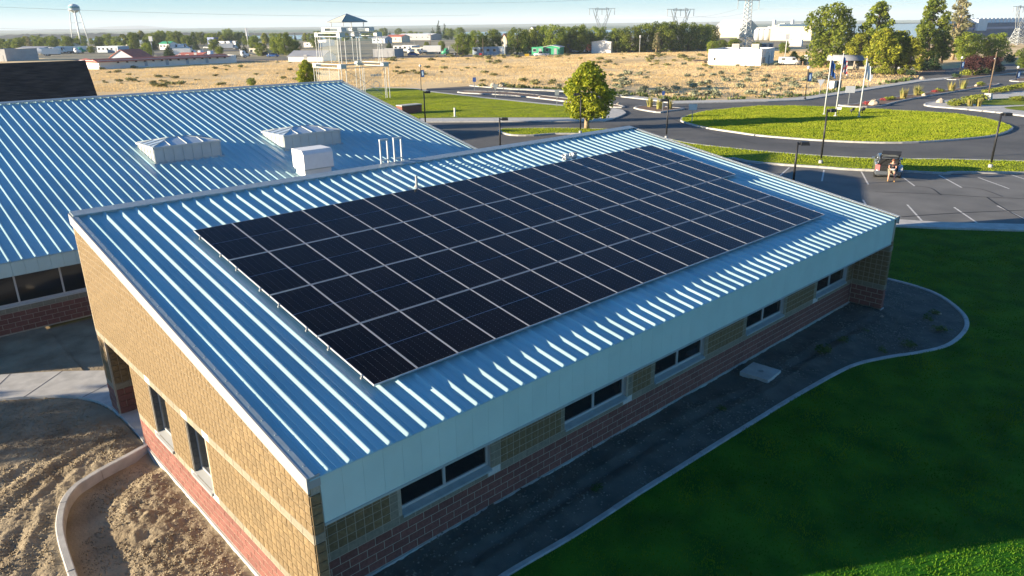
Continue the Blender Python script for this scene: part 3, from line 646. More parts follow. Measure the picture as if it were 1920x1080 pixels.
# deep reveals of the gable windows and porch lintel
for a, b in GWIN:
    w = obj('gable_window', None, bld); w.location = (XG, a, GWZ[0])
    def wb(m, n, mt): return m.build(n, mt, w, off=(XG, a, GWZ[0]))
    n = 0
    for k in range(7):
        z = GWZ[0]+k*CH
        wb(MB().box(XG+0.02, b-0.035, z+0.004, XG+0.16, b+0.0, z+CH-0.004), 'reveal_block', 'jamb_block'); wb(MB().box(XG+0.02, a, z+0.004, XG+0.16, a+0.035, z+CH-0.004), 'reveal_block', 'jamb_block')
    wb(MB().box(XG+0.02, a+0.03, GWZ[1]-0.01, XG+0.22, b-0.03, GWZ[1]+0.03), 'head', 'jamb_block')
    m = MB(); m.hexa([(XG-0.05, a+0.0, GWZ[0]-0.10), (XG+0.20, a, GWZ[0]-0.10), (XG+0.20, b, GWZ[0]-0.10), (XG-0.05, b, GWZ[0]-0.10)],
                     [(XG-0.05, a, GWZ[0]-0.03), (XG+0.20, a, GWZ[0]+0.05), (XG+0.20, b, GWZ[0]+0.05), (XG-0.05, b, GWZ[0]-0.03)]); wb(m, 'sill', 'trim_white')
    m = MB(); x = XG+0.16; m.box(x, a+0.036, GWZ[0]+0.05, x+0.06, a+0.09, GWZ[1]-0.01); m.box(x, b-0.09, GWZ[0]+0.05, x+0.06, b-0.036, GWZ[1]-0.01); m.box(x, a+0.09, GWZ[0]+0.05, x+0.06, b-0.09, GWZ[0]+0.10); m.box(x, a+0.09, GWZ[1]-0.06, x+0.06, b-0.09, GWZ[1]-0.01); wb(m, 'frame', 'window_frame')
    wb(MB().box(x+0.02, a+0.085, GWZ[0]+0.095, x+0.03, b-0.085, GWZ[1]-0.055), 'pane', 'dark_glass')
MB().box(XG+0.03, PORCH[0], PZ-0.02, XG+0.42, PORCH[1], PZ+0.0).build('porch_lintel', 'band_block', bld)
MB().box(XG+0.43, 8.2, 4.55, 1.58, YH-0.35, 4.6).build('porch_ceiling', 'white_wall', bld)
# front windows
for a, b in FWIN:
    w = obj('front_window', None, bld); w.location = (a, YF, FWZ[0])
    def wb(m, n, mt): return m.build(n, mt, w, off=(a, YF, FWZ[0]))
    y = YF+0.10
    m = MB(); m.box(a, y, FWZ[0]+0.06, a+0.06, y+0.07, FWZ[1]); m.box(b-0.06, y, FWZ[0]+0.06, b, y+0.07, FWZ[1]); m.box(a+0.06, y, FWZ[0]+0.06, b-0.06, y+0.07, FWZ[0]+0.13); m.box(a+0.06, y, FWZ[1]-0.06, b-0.06, y+0.07, FWZ[1]); wb(m, 'frame', 'window_frame')
    mid = a+(b-a)*0.485
    wb(MB().box(mid-0.035, y-0.004, FWZ[0]+0.131, mid+0.035, y+0.06, FWZ[1]-0.061), 'mullion', 'window_frame')
    wb(MB().box(a+0.055, y+0.03, FWZ[0]+0.125, mid-0.03, y+0.04, FWZ[1]-0.055), 'pane', 'dark_glass'); wb(MB().box(mid+0.03, y+0.03, FWZ[0]+0.125, b-0.055, y+0.04, FWZ[1]-0.055), 'pane', 'dark_glass')
    m = MB(); m.hexa([(a, YF-0.05, FWZ[0]-0.045), (b, YF-0.05, FWZ[0]-0.045), (b, y, FWZ[0]-0.045), (a, y, FWZ[0]-0.045)], [(a, YF-0.05, FWZ[0]+0.005), (b, YF-0.05, FWZ[0]+0.005), (b, y, FWZ[0]+0.055), (a, y, FWZ[0]+0.055)]); wb(m, 'sill', 'flashing')
    wb(MB().box(a-0.001, YF+0.02, FWZ[0]+0.05, a+0.004, y, FWZ[1]), 'reveal', 'window_frame'); wb(MB().box(b-0.004, YF+0.02, FWZ[0]+0.05, b+0.001, y, FWZ[1]), 'reveal', 'window_frame')
# fascia, soffit, drip edge
fx0, fx1 = XG+0.222, XR-0.25; n = 58; pw = (fx1-fx0)/n; FB = 2.66
pm = MB().box(0.0015, 0, 0, pw-0.0015, 0.03, rz(YL)-FB-0.03).mesh('fascia_panel', 'fascia')
for i in range(n): obj('fascia_panel', pm, bld, (fx0+i*pw, YL+0.02, FB))
MB().box(fx0, YL+0.045, FB, fx1, YL+0.10, rz(YL)-0.05).build('fascia_backing', 'fascia', bld)
MB().box(fx0, YL+0.005, FB-0.05, fx1, YL+0.06, FB-0.004).build('fascia_drip', 'flashing', bld)
MB().box(fx0, YL+0.10, FB+0.02, fx1, YF+0.02, FB+0.06).build('soffit', 'fascia', bld)
# roof deck, pans and standing seams
def slab(m, x0, x1, y0, y1, lo, hi): m.hexa([(x0, y0, rz(y0)+lo), (x1, y0, rz(y0)+lo), (x1, y1, rz(y1)+lo), (x0, y1, rz(y1)+lo)], [(x0, y0, rz(y0)+hi), (x1, y0, rz(y0)+hi), (x1, y1, rz(y1)+hi), (x0, y1, rz(y1)+hi)])
m = MB(); slab(m, XG+0.05, XR-0.05, YL+0.03, YH-0.05, -0.055, -0.02); m.build('roof_deck', 'fascia', bld)
RIB0, RIBP, NR = -1.81, 0.4, 59
seams = [RIB0+RIBP*i for i in range(NR)]; edges = [XG+0.02]+seams+[XR-0.02]
def pan(m, x0, x1, f=rz, y0=YL-0.03, y1=YH-0.02):
    """flat pan with two low stiffening beads"""
    w = x1-x0; xs = [0, 0.30, 0.33, 0.36, 0.64, 0.67, 0.70, 1.0]; hs = [0, 0, 0.006, 0, 0, 0.006, 0, 0]; vs = []
    for y in (y0, y1):
        for s_, h in zip(xs, hs): vs.append((x0+w*s_, y, f(y)+h))
        for s_ in xs: vs.append((x0+w*s_, y, f(y)-0.018))
    k = len(xs); fs = [(i, i+1, 2*k+i+1, 2*k+i) for i in range(k-1)] + [(i+1, i, k+i, k+i+1) for i in range(k-1)]
    m.add(vs, fs)
def seam_mesh(f, y0, y1, h=0.062):
    """rolled trapezoidal seam with a rounded shoulder and a closed end"""
    m = MB(); v = []; prof = [(-0.120, 0.001), (-0.092, 0.005), (-0.064, 0.018), (-0.036, 0.038), (-0.016, 0.049), (0.0, 0.050), (0.014, 0.047), (0.026, 0.032), (0.036, 0.011), (0.045, 0.001)]; k = len(prof)
    for y, s in ((y0, 0.55), (y0+0.02, 0.88), (y0+0.05, 1.0), (y1, 1.0)):
        v += [(x, y, f(y)+max(0.001, z*s)) for x, z in prof]
    fs = [(j*k+i, j*k+i+1, (j+1)*k+i+1, (j+1)*k+i)[::1] for j in range(3) for i in range(k-1)] + [tuple(range(k-1, -1, -1))]
    return m.add(v, fs).mesh('standing_seam', 'roof_metal', True)
m = MB(); pan(m, 0.0, RIBP); pme = m.mesh('roof_pan', 'roof_metal')
for i in range(len(edges)-1):
    a, b = edges[i], edges[i+1]
    if abs(b-a-RIBP) < 1e-4: obj('roof_pan', pme, bld, (a, 0, 0))
    else: m = MB(); pan(m, a, b); m.build('roof_pan', 'roof_metal', bld)
sme = seam_mesh(rz, YL-0.035, YH-0.05)
for x in seams: obj('standing_seam', sme, bld, (x, 0, 0))
# rake trims and high-eave cap
def rake(x0, x1, s, name='rake_trim'):
    m = MB(); lo = -0.23
    xa = x0 if s < 0 else x1; xo = xa + s*0.035
    A, B = sorted((xa, xo)); slab(m, A, B, YL-0.04, YH+0.03, lo, 0.062)
    m.build(name, 'trim_white', bld)
    m = MB(); i0, i1 = sorted((xa, xa-s*0.12)); slab(m, i0, i1, YL-0.04, YH+0.03, 0.048, 0.058); m.build('rake_flange', 'flashing', bld)
    m = MB()
    for k in range(26):
        y = YL+0.25+k*0.48; c = xa-s*0.085; slab(m, c-0.012, c+0.012, y, y+0.024, 0.058, 0.066)
    m.build('rake_screws', 'flashing', bld)
rake(XG, XR, -1); rake(XG, XR, 1)
MB().box(XG, YL-0.02, rz(YL)-0.17, XG+0.215, YL+0.004, rz(YL)+0.045).build('rake_return', 'trim_white', bld)
MB().box(XR-0.215, YL-0.02, rz(YL)-0.17, XR, YL+0.004, rz(YL)+0.045).build('rake_return', 'trim_white', bld)
m = MB(); slab(m, XG+0.02, XR-0.02, YH-0.25, YH+0.10, 0.062, 0.085); m.build('ridge_cap', 'flashing', bld)
m = MB(); m.box(XG+0.02, YH+0.075, rz(YH)-0.25, XR-0.02, YH+0.10, rz(YH)+0.075); m.build('ridge_fascia', 'trim_white', bld)
m = MB()
for a, b in zip(edges[:-1], edges[1:]): slab(m, a+0.03, b-0.03, YH-0.2, YH-0.18, 0.0, 0.062)
m.build('seam_closures', 'flashing', bld)

# ================================================================ SOLAR ARRAY
CP, RP = 1.04, 2.1405; PW, PL, PT = 1.023, 2.104, 0.038
def sp(u, v, n=0.0): return (u, v*math.cos(TILT)-n*math.sin(TILT), 4.0+v*math.sin(TILT)+n*math.cos(TILT))
m = MB(); fw = 0.010
m.box(0, 0, -PT, fw, PL, 0); m.box(PW-fw, 0, -PT, PW, PL, 0); m.box(fw, 0, -PT, PW-fw, fw, 0); m.box(fw, PL-fw, -PT, PW-fw, PL, 0); pf = m.mesh('frame', 'panel_frame')
pb = MB().box(fw-0.002, fw-0.002, -0.012, PW-fw+0.002, PL-fw+0.002, -0.006).mesh('backsheet', 'panel_backsheet')
m = MB(); cw = (PW-2*fw-0.012)/6; hl = PL/2-fw-0.013
for i in range(6): m.box(fw+0.006+i*cw+0.0018, 0, -0.0058, fw+0.006+(i+1)*cw-0.0018, hl, -0.0022)
pc = m.mesh('cell_half', 'panel_cell')
m = MB()                                                   # solder pads, the dotted line between cell columns
for i in range(1, 6):
    for k in range(12): m.box(fw+0.006+i*cw-0.003, (k+0.5)*hl/12-0.006, -0.0058, fw+0.006+i*cw+0.003, (k+0.5)*hl/12+0.006, -0.002)
ppad = m.mesh('solder_pads', mat('solder', (0.22, 0.24, 0.28), 0.5))
rowname = ['bottom row', 'second row from the bottom', 'third row from the bottom', 'top row']
for r_ in range(4):
    nc = 18 if r_ < 2 else 19
    for c_ in range(nc):
        lab = 'dark solar panel in the %s, %s from the near end' % (rowname[r_], ORD[c_]) if c_ < nc-1 else 'dark solar panel at the far right end of the %s' % rowname[r_]
        t = thing('solar_panel', lab, 'solar panel', sp(c_*CP+0.009, r_*RP+0.018), 0, 'solar panels of the roof array'); t.rotation_euler = (TILT, 0, 0)
        obj('frame', pf, t); obj('backsheet', pb, t)
        obj('cell_half', pc, t, (0, fw+0.004, 0)); obj('cell_half', pc, t, (0, PL/2+0.009, 0))
        obj('solder_pads', ppad, t, (0, fw+0.004, 0.0002)); obj('solder_pads', ppad, t, (0, PL/2+0.009, 0.0002))
k_ = 0
for r_ in range(4):
    for s_, off in (('lower', 0.42), ('upper', 1.66)):
        L = (18 if r_ < 2 else 19)*CP
        t = thing('mounting_rail', 'aluminium rail under the %s edge of the %s of solar panels' % (s_, rowname[r_]), 'rail', sp(0, r_*RP+off), 0, 'rails under the solar array'); t.rotation_euler = (TILT, 0, 0)
        MB().box(-0.035, -0.02, -PT-0.045, L+0.06, 0.02, -PT-0.004).build('rail', 'galv_steel', t)
        m = MB(); m.box(-0.02, -0.015, -PT-0.003, 0.009, 0.015, 0.004); m.build('end_clamp', 'galv_steel', t)
        MB().box(L-0.012, -0.02, -PT-0.003, L+0.03, 0.02, 0.006).build('end_clamp', 'panel_frame', t)
        m = MB()
        for i, x in enumerate(seams):
            if i % 3 == r_ % 3 and 0 < x < L: m.box(x-0.03, -0.025, -0.125, x+0.03, 0.025, -PT-0.046)
        m.build('seam_clamps', 'panel_frame', t)

# ---- small things on the main roof
x, y = 7.49, 8.79; t = thing('vent_pipe', 'short white vent pipe standing above the top row of solar panels', 'vent pipe', (x, y, rz(y)))
MB().tube((0, 0, 0), (0, 0, 0.42), 0.042, n=12).build('pipe', 'trim_white', t, True)
m = MB().lathe([(0.16, 0.0), (0.13, 0.03), (0.07, 0.09), (0.05, 0.13)], n=12); m.build('boot', 'trim_white', t, True)
m = MB(); m.hexa([(-0.3, -0.12, -0.03), (0.30, -0.12, -0.03), (0.30, 0.16, 0.02), (-0.3, 0.16, 0.02)], [(-0.28, -0.1, -0.0), (0.28, -0.1, -0.0), (0.28, 0.15, 0.05), (-0.28, 0.15, 0.05)]); m.build('base_flashing', 'flashing', t)
x, y = 15.0, 8.83; t = thing('conduit_bundle', 'tangle of white conduit and junction boxes above the top panel row', 'conduit', (x, y, rz(y)))
m = MB(); rr_ = random.Random(4); pts = [(-0.45+0.1*i, rr_.uniform(-0.08, 0.16), 0.06+rr_.uniform(0, 0.16)) for i in range(10)]; m.path(pts, [0.03]*10, 6); pts = [(-0.4+0.1*i, rr_.uniform(-0.05, 0.22), 0.08+rr_.uniform(0, 0.14)) for i in range(9)]; m.path(pts, [0.025]*9, 6); m.build('conduit', 'steel_white', t, True)
MB().box(-0.25, 0.0, 0.03, -0.05, 0.14, 0.22).build('junction_box', 'steel_white', t); MB().box(0.18, -0.02, 0.04, 0.38, 0.12, 0.24).build('junction_box', 'galv_steel', t)
for i, (xa, xb, lab) in enumerate(((7.80, 8.10, 'white ladder guard frame at the high eave, nearer the vent hood'), (8.38, 8.69, 'white ladder guard frame at the high eave, farther from the vent hood'))):
    t = thing('ladder_guard', lab, 'guard frame', (xa, 11.3, 4.9), 0, 'ladder guard frames'); m = MB(); w = xb-xa
    MB().box(-0.025, -0.025, 0, 0.025, 0.025, 1.72).build('post', 'steel_white', t); MB().box(w-0.025, -0.025, 0, w+0.025, 0.025, 1.72).build('post', 'steel_white', t)
    MB().box(-0.032, -0.032, 1.72, w+0.032, 0.032, 1.79).build('top_rail', 'steel_white', t); MB().box(0.03, -0.02, 1.02, w-0.03, 0.02, 1.07).build('mid_rail', 'steel_white', t)

# ================================================================ REAR BUILDING
bb = thing('rear_school_building', 'broad rear school building with a pale blue metal roof and two roof lanterns', 'building', (0, 19.5, 0))
OF = (0, 19.5, 0)
EY, EZ, SL, RY = 19.2, 2.76, 0.22, 37.3; BX0, BX1 = -9.0, 21.75
def bz(y): return EZ + SL*(y-EY)
def bslab(m, x0, x1, y0, y1, lo, hi): m.hexa([(x0, y0, bz(y0)+lo), (x1, y0, bz(y0)+lo), (x1, y1, bz(y1)+lo), (x0, y1, bz(y1)+lo)], [(x0, y0, bz(y0)+hi), (x1, y0, bz(y0)+hi), (x1, y1, bz(y1)+hi), (x0, y1, bz(y1)+hi)])
m = MB(); bslab(m, BX0, BX1-0.03, EY+0.05, RY, -0.06, -0.02); m.build('roof_deck', 'fascia', bb, off=OF)
bseams = [BX1-0.3-0.41*i for i in range(115)]; bseams = [x for x in bseams if x > BX0+0.1][::-1]
m = MB(); pan(m, 0, 0.41, bz, EY, RY-0.02); bpm = m.mesh('roof_pan', 'roof_metal', off=OF)
bsm_ = seam_mesh(bz, EY-0.01, RY-0.05); bsm = bsm_; bsm.transform(Matrix.Translation((0, -OF[1], 0)))
for i, x in enumerate(bseams):
    obj('standing_seam', bsm, bb, (x, 0, 0)); obj('roof_pan', bpm, bb, (x, 0, 0)) if x < BX1-0.4 else None
m = MB(); pan(m, bseams[-1], BX1-0.02, bz, EY, RY-0.02); m.build('roof_pan', 'roof_metal', bb, off=OF)
m = MB(); bslab(m, BX1-0.02, BX1+0.02, EY-0.02, RY+0.02, -0.25, 0.07); m.build('rake_trim', 'trim_white', bb, off=OF)
m = MB(); bslab(m, BX1-0.14, BX1-0.021, EY-0.02, RY+0.02, 0.056, 0.066); m.build('rake_flange', 'flashing', bb, off=OF)
m = MB(); bslab(m, BX0, BX1, RY-0.22, RY+0.08, 0.066, 0.09); m.build('ridge_cap', 'flashing', bb, off=OF)
fpm = MB().box(0.004, 0, 0, 0.406, 0.03, 0.5).mesh('fascia_panel', 'fascia')
for x in bseams:
    if x > -12: obj('fascia_panel', fpm, bb, (x, EY+0.02-OF[1], EZ-0.54))
MB().box(BX0, EY+0.055, EZ-0.54, BX1-0.05, EY+0.1, EZ-0.06).build('fascia_backing', 'fascia', bb, off=OF)
WY = 19.55
MB().box(BX0, EY+0.1, EZ-0.55, BX1-0.1, WY+0.1, EZ-0.5).build('soffit', 'fascia', bb, off=OF)
MB().box(BX0, WY, 0, BX1-0.2, WY+0.3, 0.98).build('base_wall', 'mortar', bb, off=OF)
MB().box(BX0, WY+0.12, 0.98, BX1-0.2, WY+0.3, 2.3).build('wall_core', 'car_interior', bb, off=OF)
rb_ = BM['red'][0]; bnb = BM['band'][0]
for n_ in range(4):
    for i in range(22): obj('red_block', rb_, bb, (-7.0+i*0.4+(0.2 if n_ % 2 else 0), WY-0.01-OF[1], Z0+n_*CH), (0, 0, math.pi/2))
for i in range(22): obj('band_block', bnb, bb, (-7.0+i*0.4, WY-0.01-OF[1], Z0+4*CH), (0, 0, math.pi/2))
w = obj('ribbon_window', None, bb); w.location = (0, WY-OF[1], 1.0)
def wbb(m, n, mt): return m.build(n, mt, w, off=(0, WY, 1.0))
m = MB(); m.box(BX0, WY-0.03, 1.0, BX1-0.2, WY+0.12, 1.07); wbb(m, 'sill', 'window_frame')
wbb(MB().box(BX0, WY+0.04, 1.07, BX1-0.2, WY+0.10, 1.14), 'bottom_rail', 'window_frame')
xs_ = [-10+1.46*i for i in range(14)]
for i, x in enumerate(xs_): wbb(MB().box(x-0.03, WY+0.03, 1.14, x+0.03, WY+0.1, 2.25), 'mullion', 'window_frame'); wbb(MB().box(x+0.03, WY+0.06, 1.14, x+1.43, WY+0.07, 2.25), 'pane', 'dark_glass')
m = MB(); gs = lambda x0, x1: m.hexa([(x0, EY+0.4, 0), (x1, EY+0.4, 0), (x1, RY-0.1, 0), (x0, RY-0.1, 0)], [(x0, EY+0.4, bz(EY+0.4)-0.1), (x1, EY+0.4, bz(EY+0.4)-0.1), (x1, RY-0.1, bz(RY)-0.1), (x0, RY-0.1, bz(RY)-0.1)])
gs(BX1-0.5, BX1-0.12); m.box(BX0, RY-0.4, 0, BX1-0.5, RY-0.1, bz(RY)-0.15); m.build('outer_wall', 'tan_block', bb, off=OF)

# roof lanterns: battened curb and hipped glass top
def lantern(x0, x1, y0, y1, h, lab):
    zb = bz(y0)-0.05; zt = bz(y0)+h; t = thing('roof_lantern', lab, 'roof lantern', ((x0+x1)/2, (y0+y1)/2, bz((y0+y1)/2)), 0, 'roof lanterns'); off = tuple(t.location)
    def b_(m, n, mt): return m.build(n, mt, t, off=off)
    m = MB(); m.hexa([(x0, y0, zb), (x1, y0, zb), (x1, y1, bz(y1)-0.05), (x0, y1, bz(y1)-0.05)], [(x0, y0, zt), (x1, y0, zt), (x1, y1, zt), (x0, y1, zt)]); b_(m, 'curb', 'lantern_metal')
    n = 7; dx = (x1-x0)/n
    for i in range(n+1):
        x = x0+i*dx; b_(MB().box(x-0.02, y0-0.03, zb, x+0.02, y0-0.002, zt-0.02), 'batten', 'lantern_metal')
    for i in range(6):
        y = y0+0.1+i*(y1-y0-0.2)/5; b_(MB().box(x0-0.03, y-0.02, bz(y)-0.05, x0-0.002, y+0.02, zt-0.02), 'batten', 'lantern_metal'); b_(MB().box(x1+0.002, y-0.02, bz(y)-0.05, x1+0.03, y+0.02, zt-0.02), 'batten', 'lantern_metal')
    b_(MB().box(x0-0.07, y0-0.07, zt-0.02, x1+0.07, y1+0.07, zt+0.07), 'cap_frame', 'lantern_metal')
    zr = zt+0.30; yc = (y0+y1)/2; hx = (y1-y0)/2; a, c = x0+hx, x1-hx
    if a > c: a = c = (x0+x1)/2
    e0, e1, e2, e3 = (x0, y0, zt+0.071), (x1, y0, zt+0.071), (x1, y1, zt+0.071), (x0, y1, zt+0.071); r0, r1 = (a, yc, zr), (c, yc, zr)
    for q in ([e0, e1, r1, r0], [e1, e2, r1], [e2, e3, r0, r1], [e3, e0, r0]): b_(MB().add(q, [tuple(range(len(q)))]), 'glazing', 'skylight_glass')
    def bar(p, q):
        b_(MB().tube(p, q, 0.028, n=6), 'glazing_bar', 'lantern_metal')
    for p, q in ((e0, r0), (e3, r0), (e1, r1), (e2, r1), (r0, r1)): bar(p, q)
    for i in range(1, 4):
        s = i/4; x = x0+(x1-x0)*s; xr = min(max(x, a), c); f_ = min((x-x0)/hx, (x1-x)/hx, 1); top = (x, y0+hx*f_, zt+0.071+(zr-zt-0.071)*f_); top2 = (x, y1-hx*f_, top[2]); bar((x, y0, zt+0.075), top); bar((x, y1, zt+0.075), top2)
        y = y0+(y1-y0)*s; f_ = min((y-y0)/hx, (y1-y)/hx); bar((x0, y, zt+0.075), (x0+hx*f_, y, zt+0.071+(zr-zt-0.071)*f_)); bar((x1, y, zt+0.075), (x1-hx*f_, y, zt+0.071+(zr-zt-0.071)*f_))
    b_(MB().box(x0-0.1, y0-0.12, zb+0.02, x1+0.1, y0-0.031, zb+0.08), 'base_flashing', 'flashing')
lantern(4.90, 8.08, 26.42, 28.75, 0.72, 'glazed roof lantern on the rear roof, nearer the left edge')
lantern(11.38, 14.72, 26.05, 28.55, 0.72, 'glazed roof lantern on the rear roof, behind the vent hood')
# vent hood
t = thing('vent_hood', 'white box vent hood with a sloped top on the rear roof', 'vent hood', (10.35, 22.1, bz(22.1)))
m = MB(); m.box(0, 0, -0.3, 1.45, 0.85, 0.50); m.build('lower_box', 'hood_white', t)
m = MB(); pr = [(-0.16, 0.5), (-0.16, 1.22), (-0.02, 1.40), (1.0, 1.42), (1.0, 0.5)]
vs = [(-0.08, y, z) for y, z in pr]+[(1.52, y, z) for y, z in pr]; m.add(vs, [(0, 1, 2, 3, 4), (9, 8, 7, 6, 5)]+[((i+1) % 5, i, 5+i, 5+(i+1) % 5) for i in range(5)]); m.build('hood', 'hood_white', t)
MB().box(-0.09, -0.17, 0.46, 1.53, 1.01, 0.499).build('hood_lip', 'flashing', t)

# unseen canopy, added behind the long wing to cast the car park shadow
t = thing('shadow_canopy', 'unseen flat canopy on posts, added behind the far end of the long wing to shade the car park', 'canopy', (29.0, 18.5, 0)); off = (29.0, 18.5, 0)
MB().prism([(24.7, 14.2), (33.0, 18.0), (33.4, 22.0), (24.0, 22.0)], 2.75, 3.0).build('roof_slab', 'grey_roof', t, off=off)
for x_, y_ in ((25.4, 15.2), (32.4, 18.4), (32.8, 21.4), (25.0, 21.4)): MB().tube((x_, y_, 0), (x_, y_, 2.75), 0.14, n=12).build('post', 'steel_white', t, True, off=off)
# dark shingled roof behind the rear building
yt = 66.0; d = ray(160, 113); p = CAM+d*((yt-CAM[1])/d[1]); X0s, zt_ = p[0], p[2]
d = ray(183, 180); p2 = CAM+d*((X0s-CAM[0])/d[0]); ys_, zs_ = p2[1], p2[2]
sh = thing('shingled_building', 'dark brown shingled roof rising at the left edge behind the metal roof', 'building', (X0s-15, ys_, 0)); so = tuple(sh.location)
m = MB(); yb = ys_-(yt-ys_)*0.10; zb_ = zs_-(zt_-zs_)*0.10
def qz(y): return zt_+(y-yt)*(zt_-zs_)/(yt-ys_)
n_ = 26
for i in range(n_):                                        # shingle courses, each a thin overlapping step
    a = yb+(yt-yb)*i/n_; b = yb+(yt-yb)*(i+1)/n_
    MB().hexa([(X0s-40, a, qz(a)-0.05), (X0s, a, qz(a)-0.05), (X0s, b+0.05, qz(b)-0.05), (X0s-40, b+0.05, qz(b)-0.05)], [(X0s-40, a, qz(a)+0.03), (X0s, a, qz(a)+0.03), (X0s, b+0.05, qz(b)+0.005), (X0s-40, b+0.05, qz(b)+0.005)]).build('shingle_course', 'shingle', sh, off=so)
m = MB(); m.hexa([(X0s-39.8, yb+0.3, 0), (X0s-0.3, yb+0.3, 0), (X0s-0.3, yt+9, 0), (X0s-39.8, yt+9, 0)], [(X0s-39.8, yb+0.3, qz(yb+0.3)-0.1), (X0s-0.3, yb+0.3, qz(yb+0.3)-0.1), (X0s-0.3, yt+9, qz(yb)+0.2), (X0s-39.8, yt+9, qz(yb)+0.2)]); m.build('wall', 'cream_wall', sh, off=so)
m = MB(); m.hexa([(X0s-40, yt, zt_-0.08), (X0s, yt, zt_-0.08), (X0s, yt+9.5, qz(yb)), (X0s-40, yt+9.5, qz(yb))], [(X0s-40, yt+0.06, zt_-0.0), (X0s, yt+0.06, zt_-0.0), (X0s, yt+9.5, qz(yb)+0.1), (X0s-40, yt+9.5, qz(yb)+0.1)]); m.build('rear_roof', 'shingle', sh, off=so)
# concrete slab in the soil bed
p = at(1425, 703); t = thing('concrete_lid', 'square concrete lid with a round hole lying in the soil bed', 'concrete lid', (p[0], p[1], 0.02), math.radians(4))
def lid():
    n = 24; c = [(0.10*math.cos(2*math.pi*i/n), 0.10*math.sin(2*math.pi*i/n)) for i in range(n)]; o_ = []
    for i in range(n):
        a = 2*math.pi*i/n; s = 0.46/max(abs(math.cos(a)), abs(math.sin(a))); o_.append((s*math.cos(a), s*math.sin(a)))
    m = MB(); vs = [(x, y, 0.12) for x, y in c]+[(x, y, 0.12) for x, y in o_]+[(x, y, -0.1) for x, y in o_]+[(x, y, -0.05) for x, y in c]
    fs = []
    for i in range(n):
        j = (i+1) % n; fs += [(i, n+i, n+j, j), (n+i, 2*n+i, 2*n+j, n+j), (j, 3*n+j, 3*n+i, i)]
    return m.add(vs, fs)
lid().build('slab', 'concrete', t); MB().lathe([(0.099, -0.06), (0.099, -0.05)], n=24).build('hole_bottom', 'car_interior', t)
# ================================================================ TREES AND SHRUBS
def leaf_cloud(name, blobs, n, size, material, seed, flat=0.0, fill=0.45, up=0.25):
    """leaf-sized quads spread through a crown: blobs = [(cx,cy,cz, rx,ry,rz)]"""
    r = np.random.default_rng(seed); w = np.array([b[3]*b[4]+b[4]*b[5]+b[3]*b[5] for b in blobs]); idx = r.choice(len(blobs), n, p=w/w.sum()); B = np.array(blobs)[idx]
    d = r.normal(size=(n, 3)); d /= np.linalg.norm(d, axis=1)[:, None]
    rad = np.where(r.uniform(size=n) < fill, r.uniform(0.35, 1, n), r.uniform(0.82, 1.08, n))[:, None]
    C = B[:, :3]+d*rad*B[:, 3:]
    nrm = d*0.8+r.normal(size=(n, 3))*0.75; nrm[:, 2] += up; nrm /= np.linalg.norm(nrm, axis=1)[:, None]
    t = np.cross(nrm, r.normal(size=(n, 3))); t /= np.linalg.norm(t, axis=1)[:, None]; b = np.cross(nrm, t)
    s = (size*r.uniform(0.6, 1.4, n))[:, None]; t = t*s; b = b*s*0.7
    V = np.stack([C-t, C-b*0.9, C+t, C+b*0.9], 1).reshape(-1, 3); F = np.arange(4*n).reshape(n, 4)
    me_o = npmesh(name, V, F, material); me = me_o.data; bpy.data.objects.remove(me_o); return me
def trunk_mesh(name, h, r, limbs, material, seed, lean=0.0, base=0.0):
    rr = random.Random(seed); m = MB(); pts = [(rr.uniform(-1, 1)*0.03*h*i/4+lean*i/4, rr.uniform(-1, 1)*0.03*h*i/4, base+h*i/4) for i in range(5)]
    m.path(pts, [r*1.25, r, r*0.8, r*0.55, r*0.15], 8)
    for (z, a, l, e) in limbs:
        k = min(3, int(z*4)); p = Vector(pts[k]).lerp(Vector(pts[k+1]), z*4-k); q = p+Vector((math.cos(a)*l, math.sin(a)*l, e)); mid = p.lerp(q, 0.5)+Vector((0, 0, -0.06*l))
        m.path([p, mid, q], [r*0.45*(1.2-z), r*0.3*(1.2-z), r*0.08], 6)
    return m.mesh(name, material, True)
def limbs(n, seed, l, e, z0=0.3, z1=0.9):
    r = random.Random(seed); return [(z0+(z1-z0)*i/n, r.uniform(0, 6.28), l*r.uniform(0.6, 1.1)*(1.15-0.6*i/n), e*r.uniform(0.6, 1.2)) for i in range(n)]
def rblobs(seed, n, rad, zc, zr, br, shape):
    r = random.Random(seed); out = []
    for i in range(n):
        t = (i+0.5)/n; z = zc-zr+2*zr*t; R = rad*shape(t); a = i*2.4+r.uniform(-0.4, 0.4); q = R*math.sqrt(r.uniform(0.15, 1))*0.8; s = br*r.uniform(0.75, 1.25)*(0.55+0.45*shape(t))
        out.append((q*math.cos(a), q*math.sin(a), z, s, s, s*r.uniform(0.7, 0.95)))
    return out
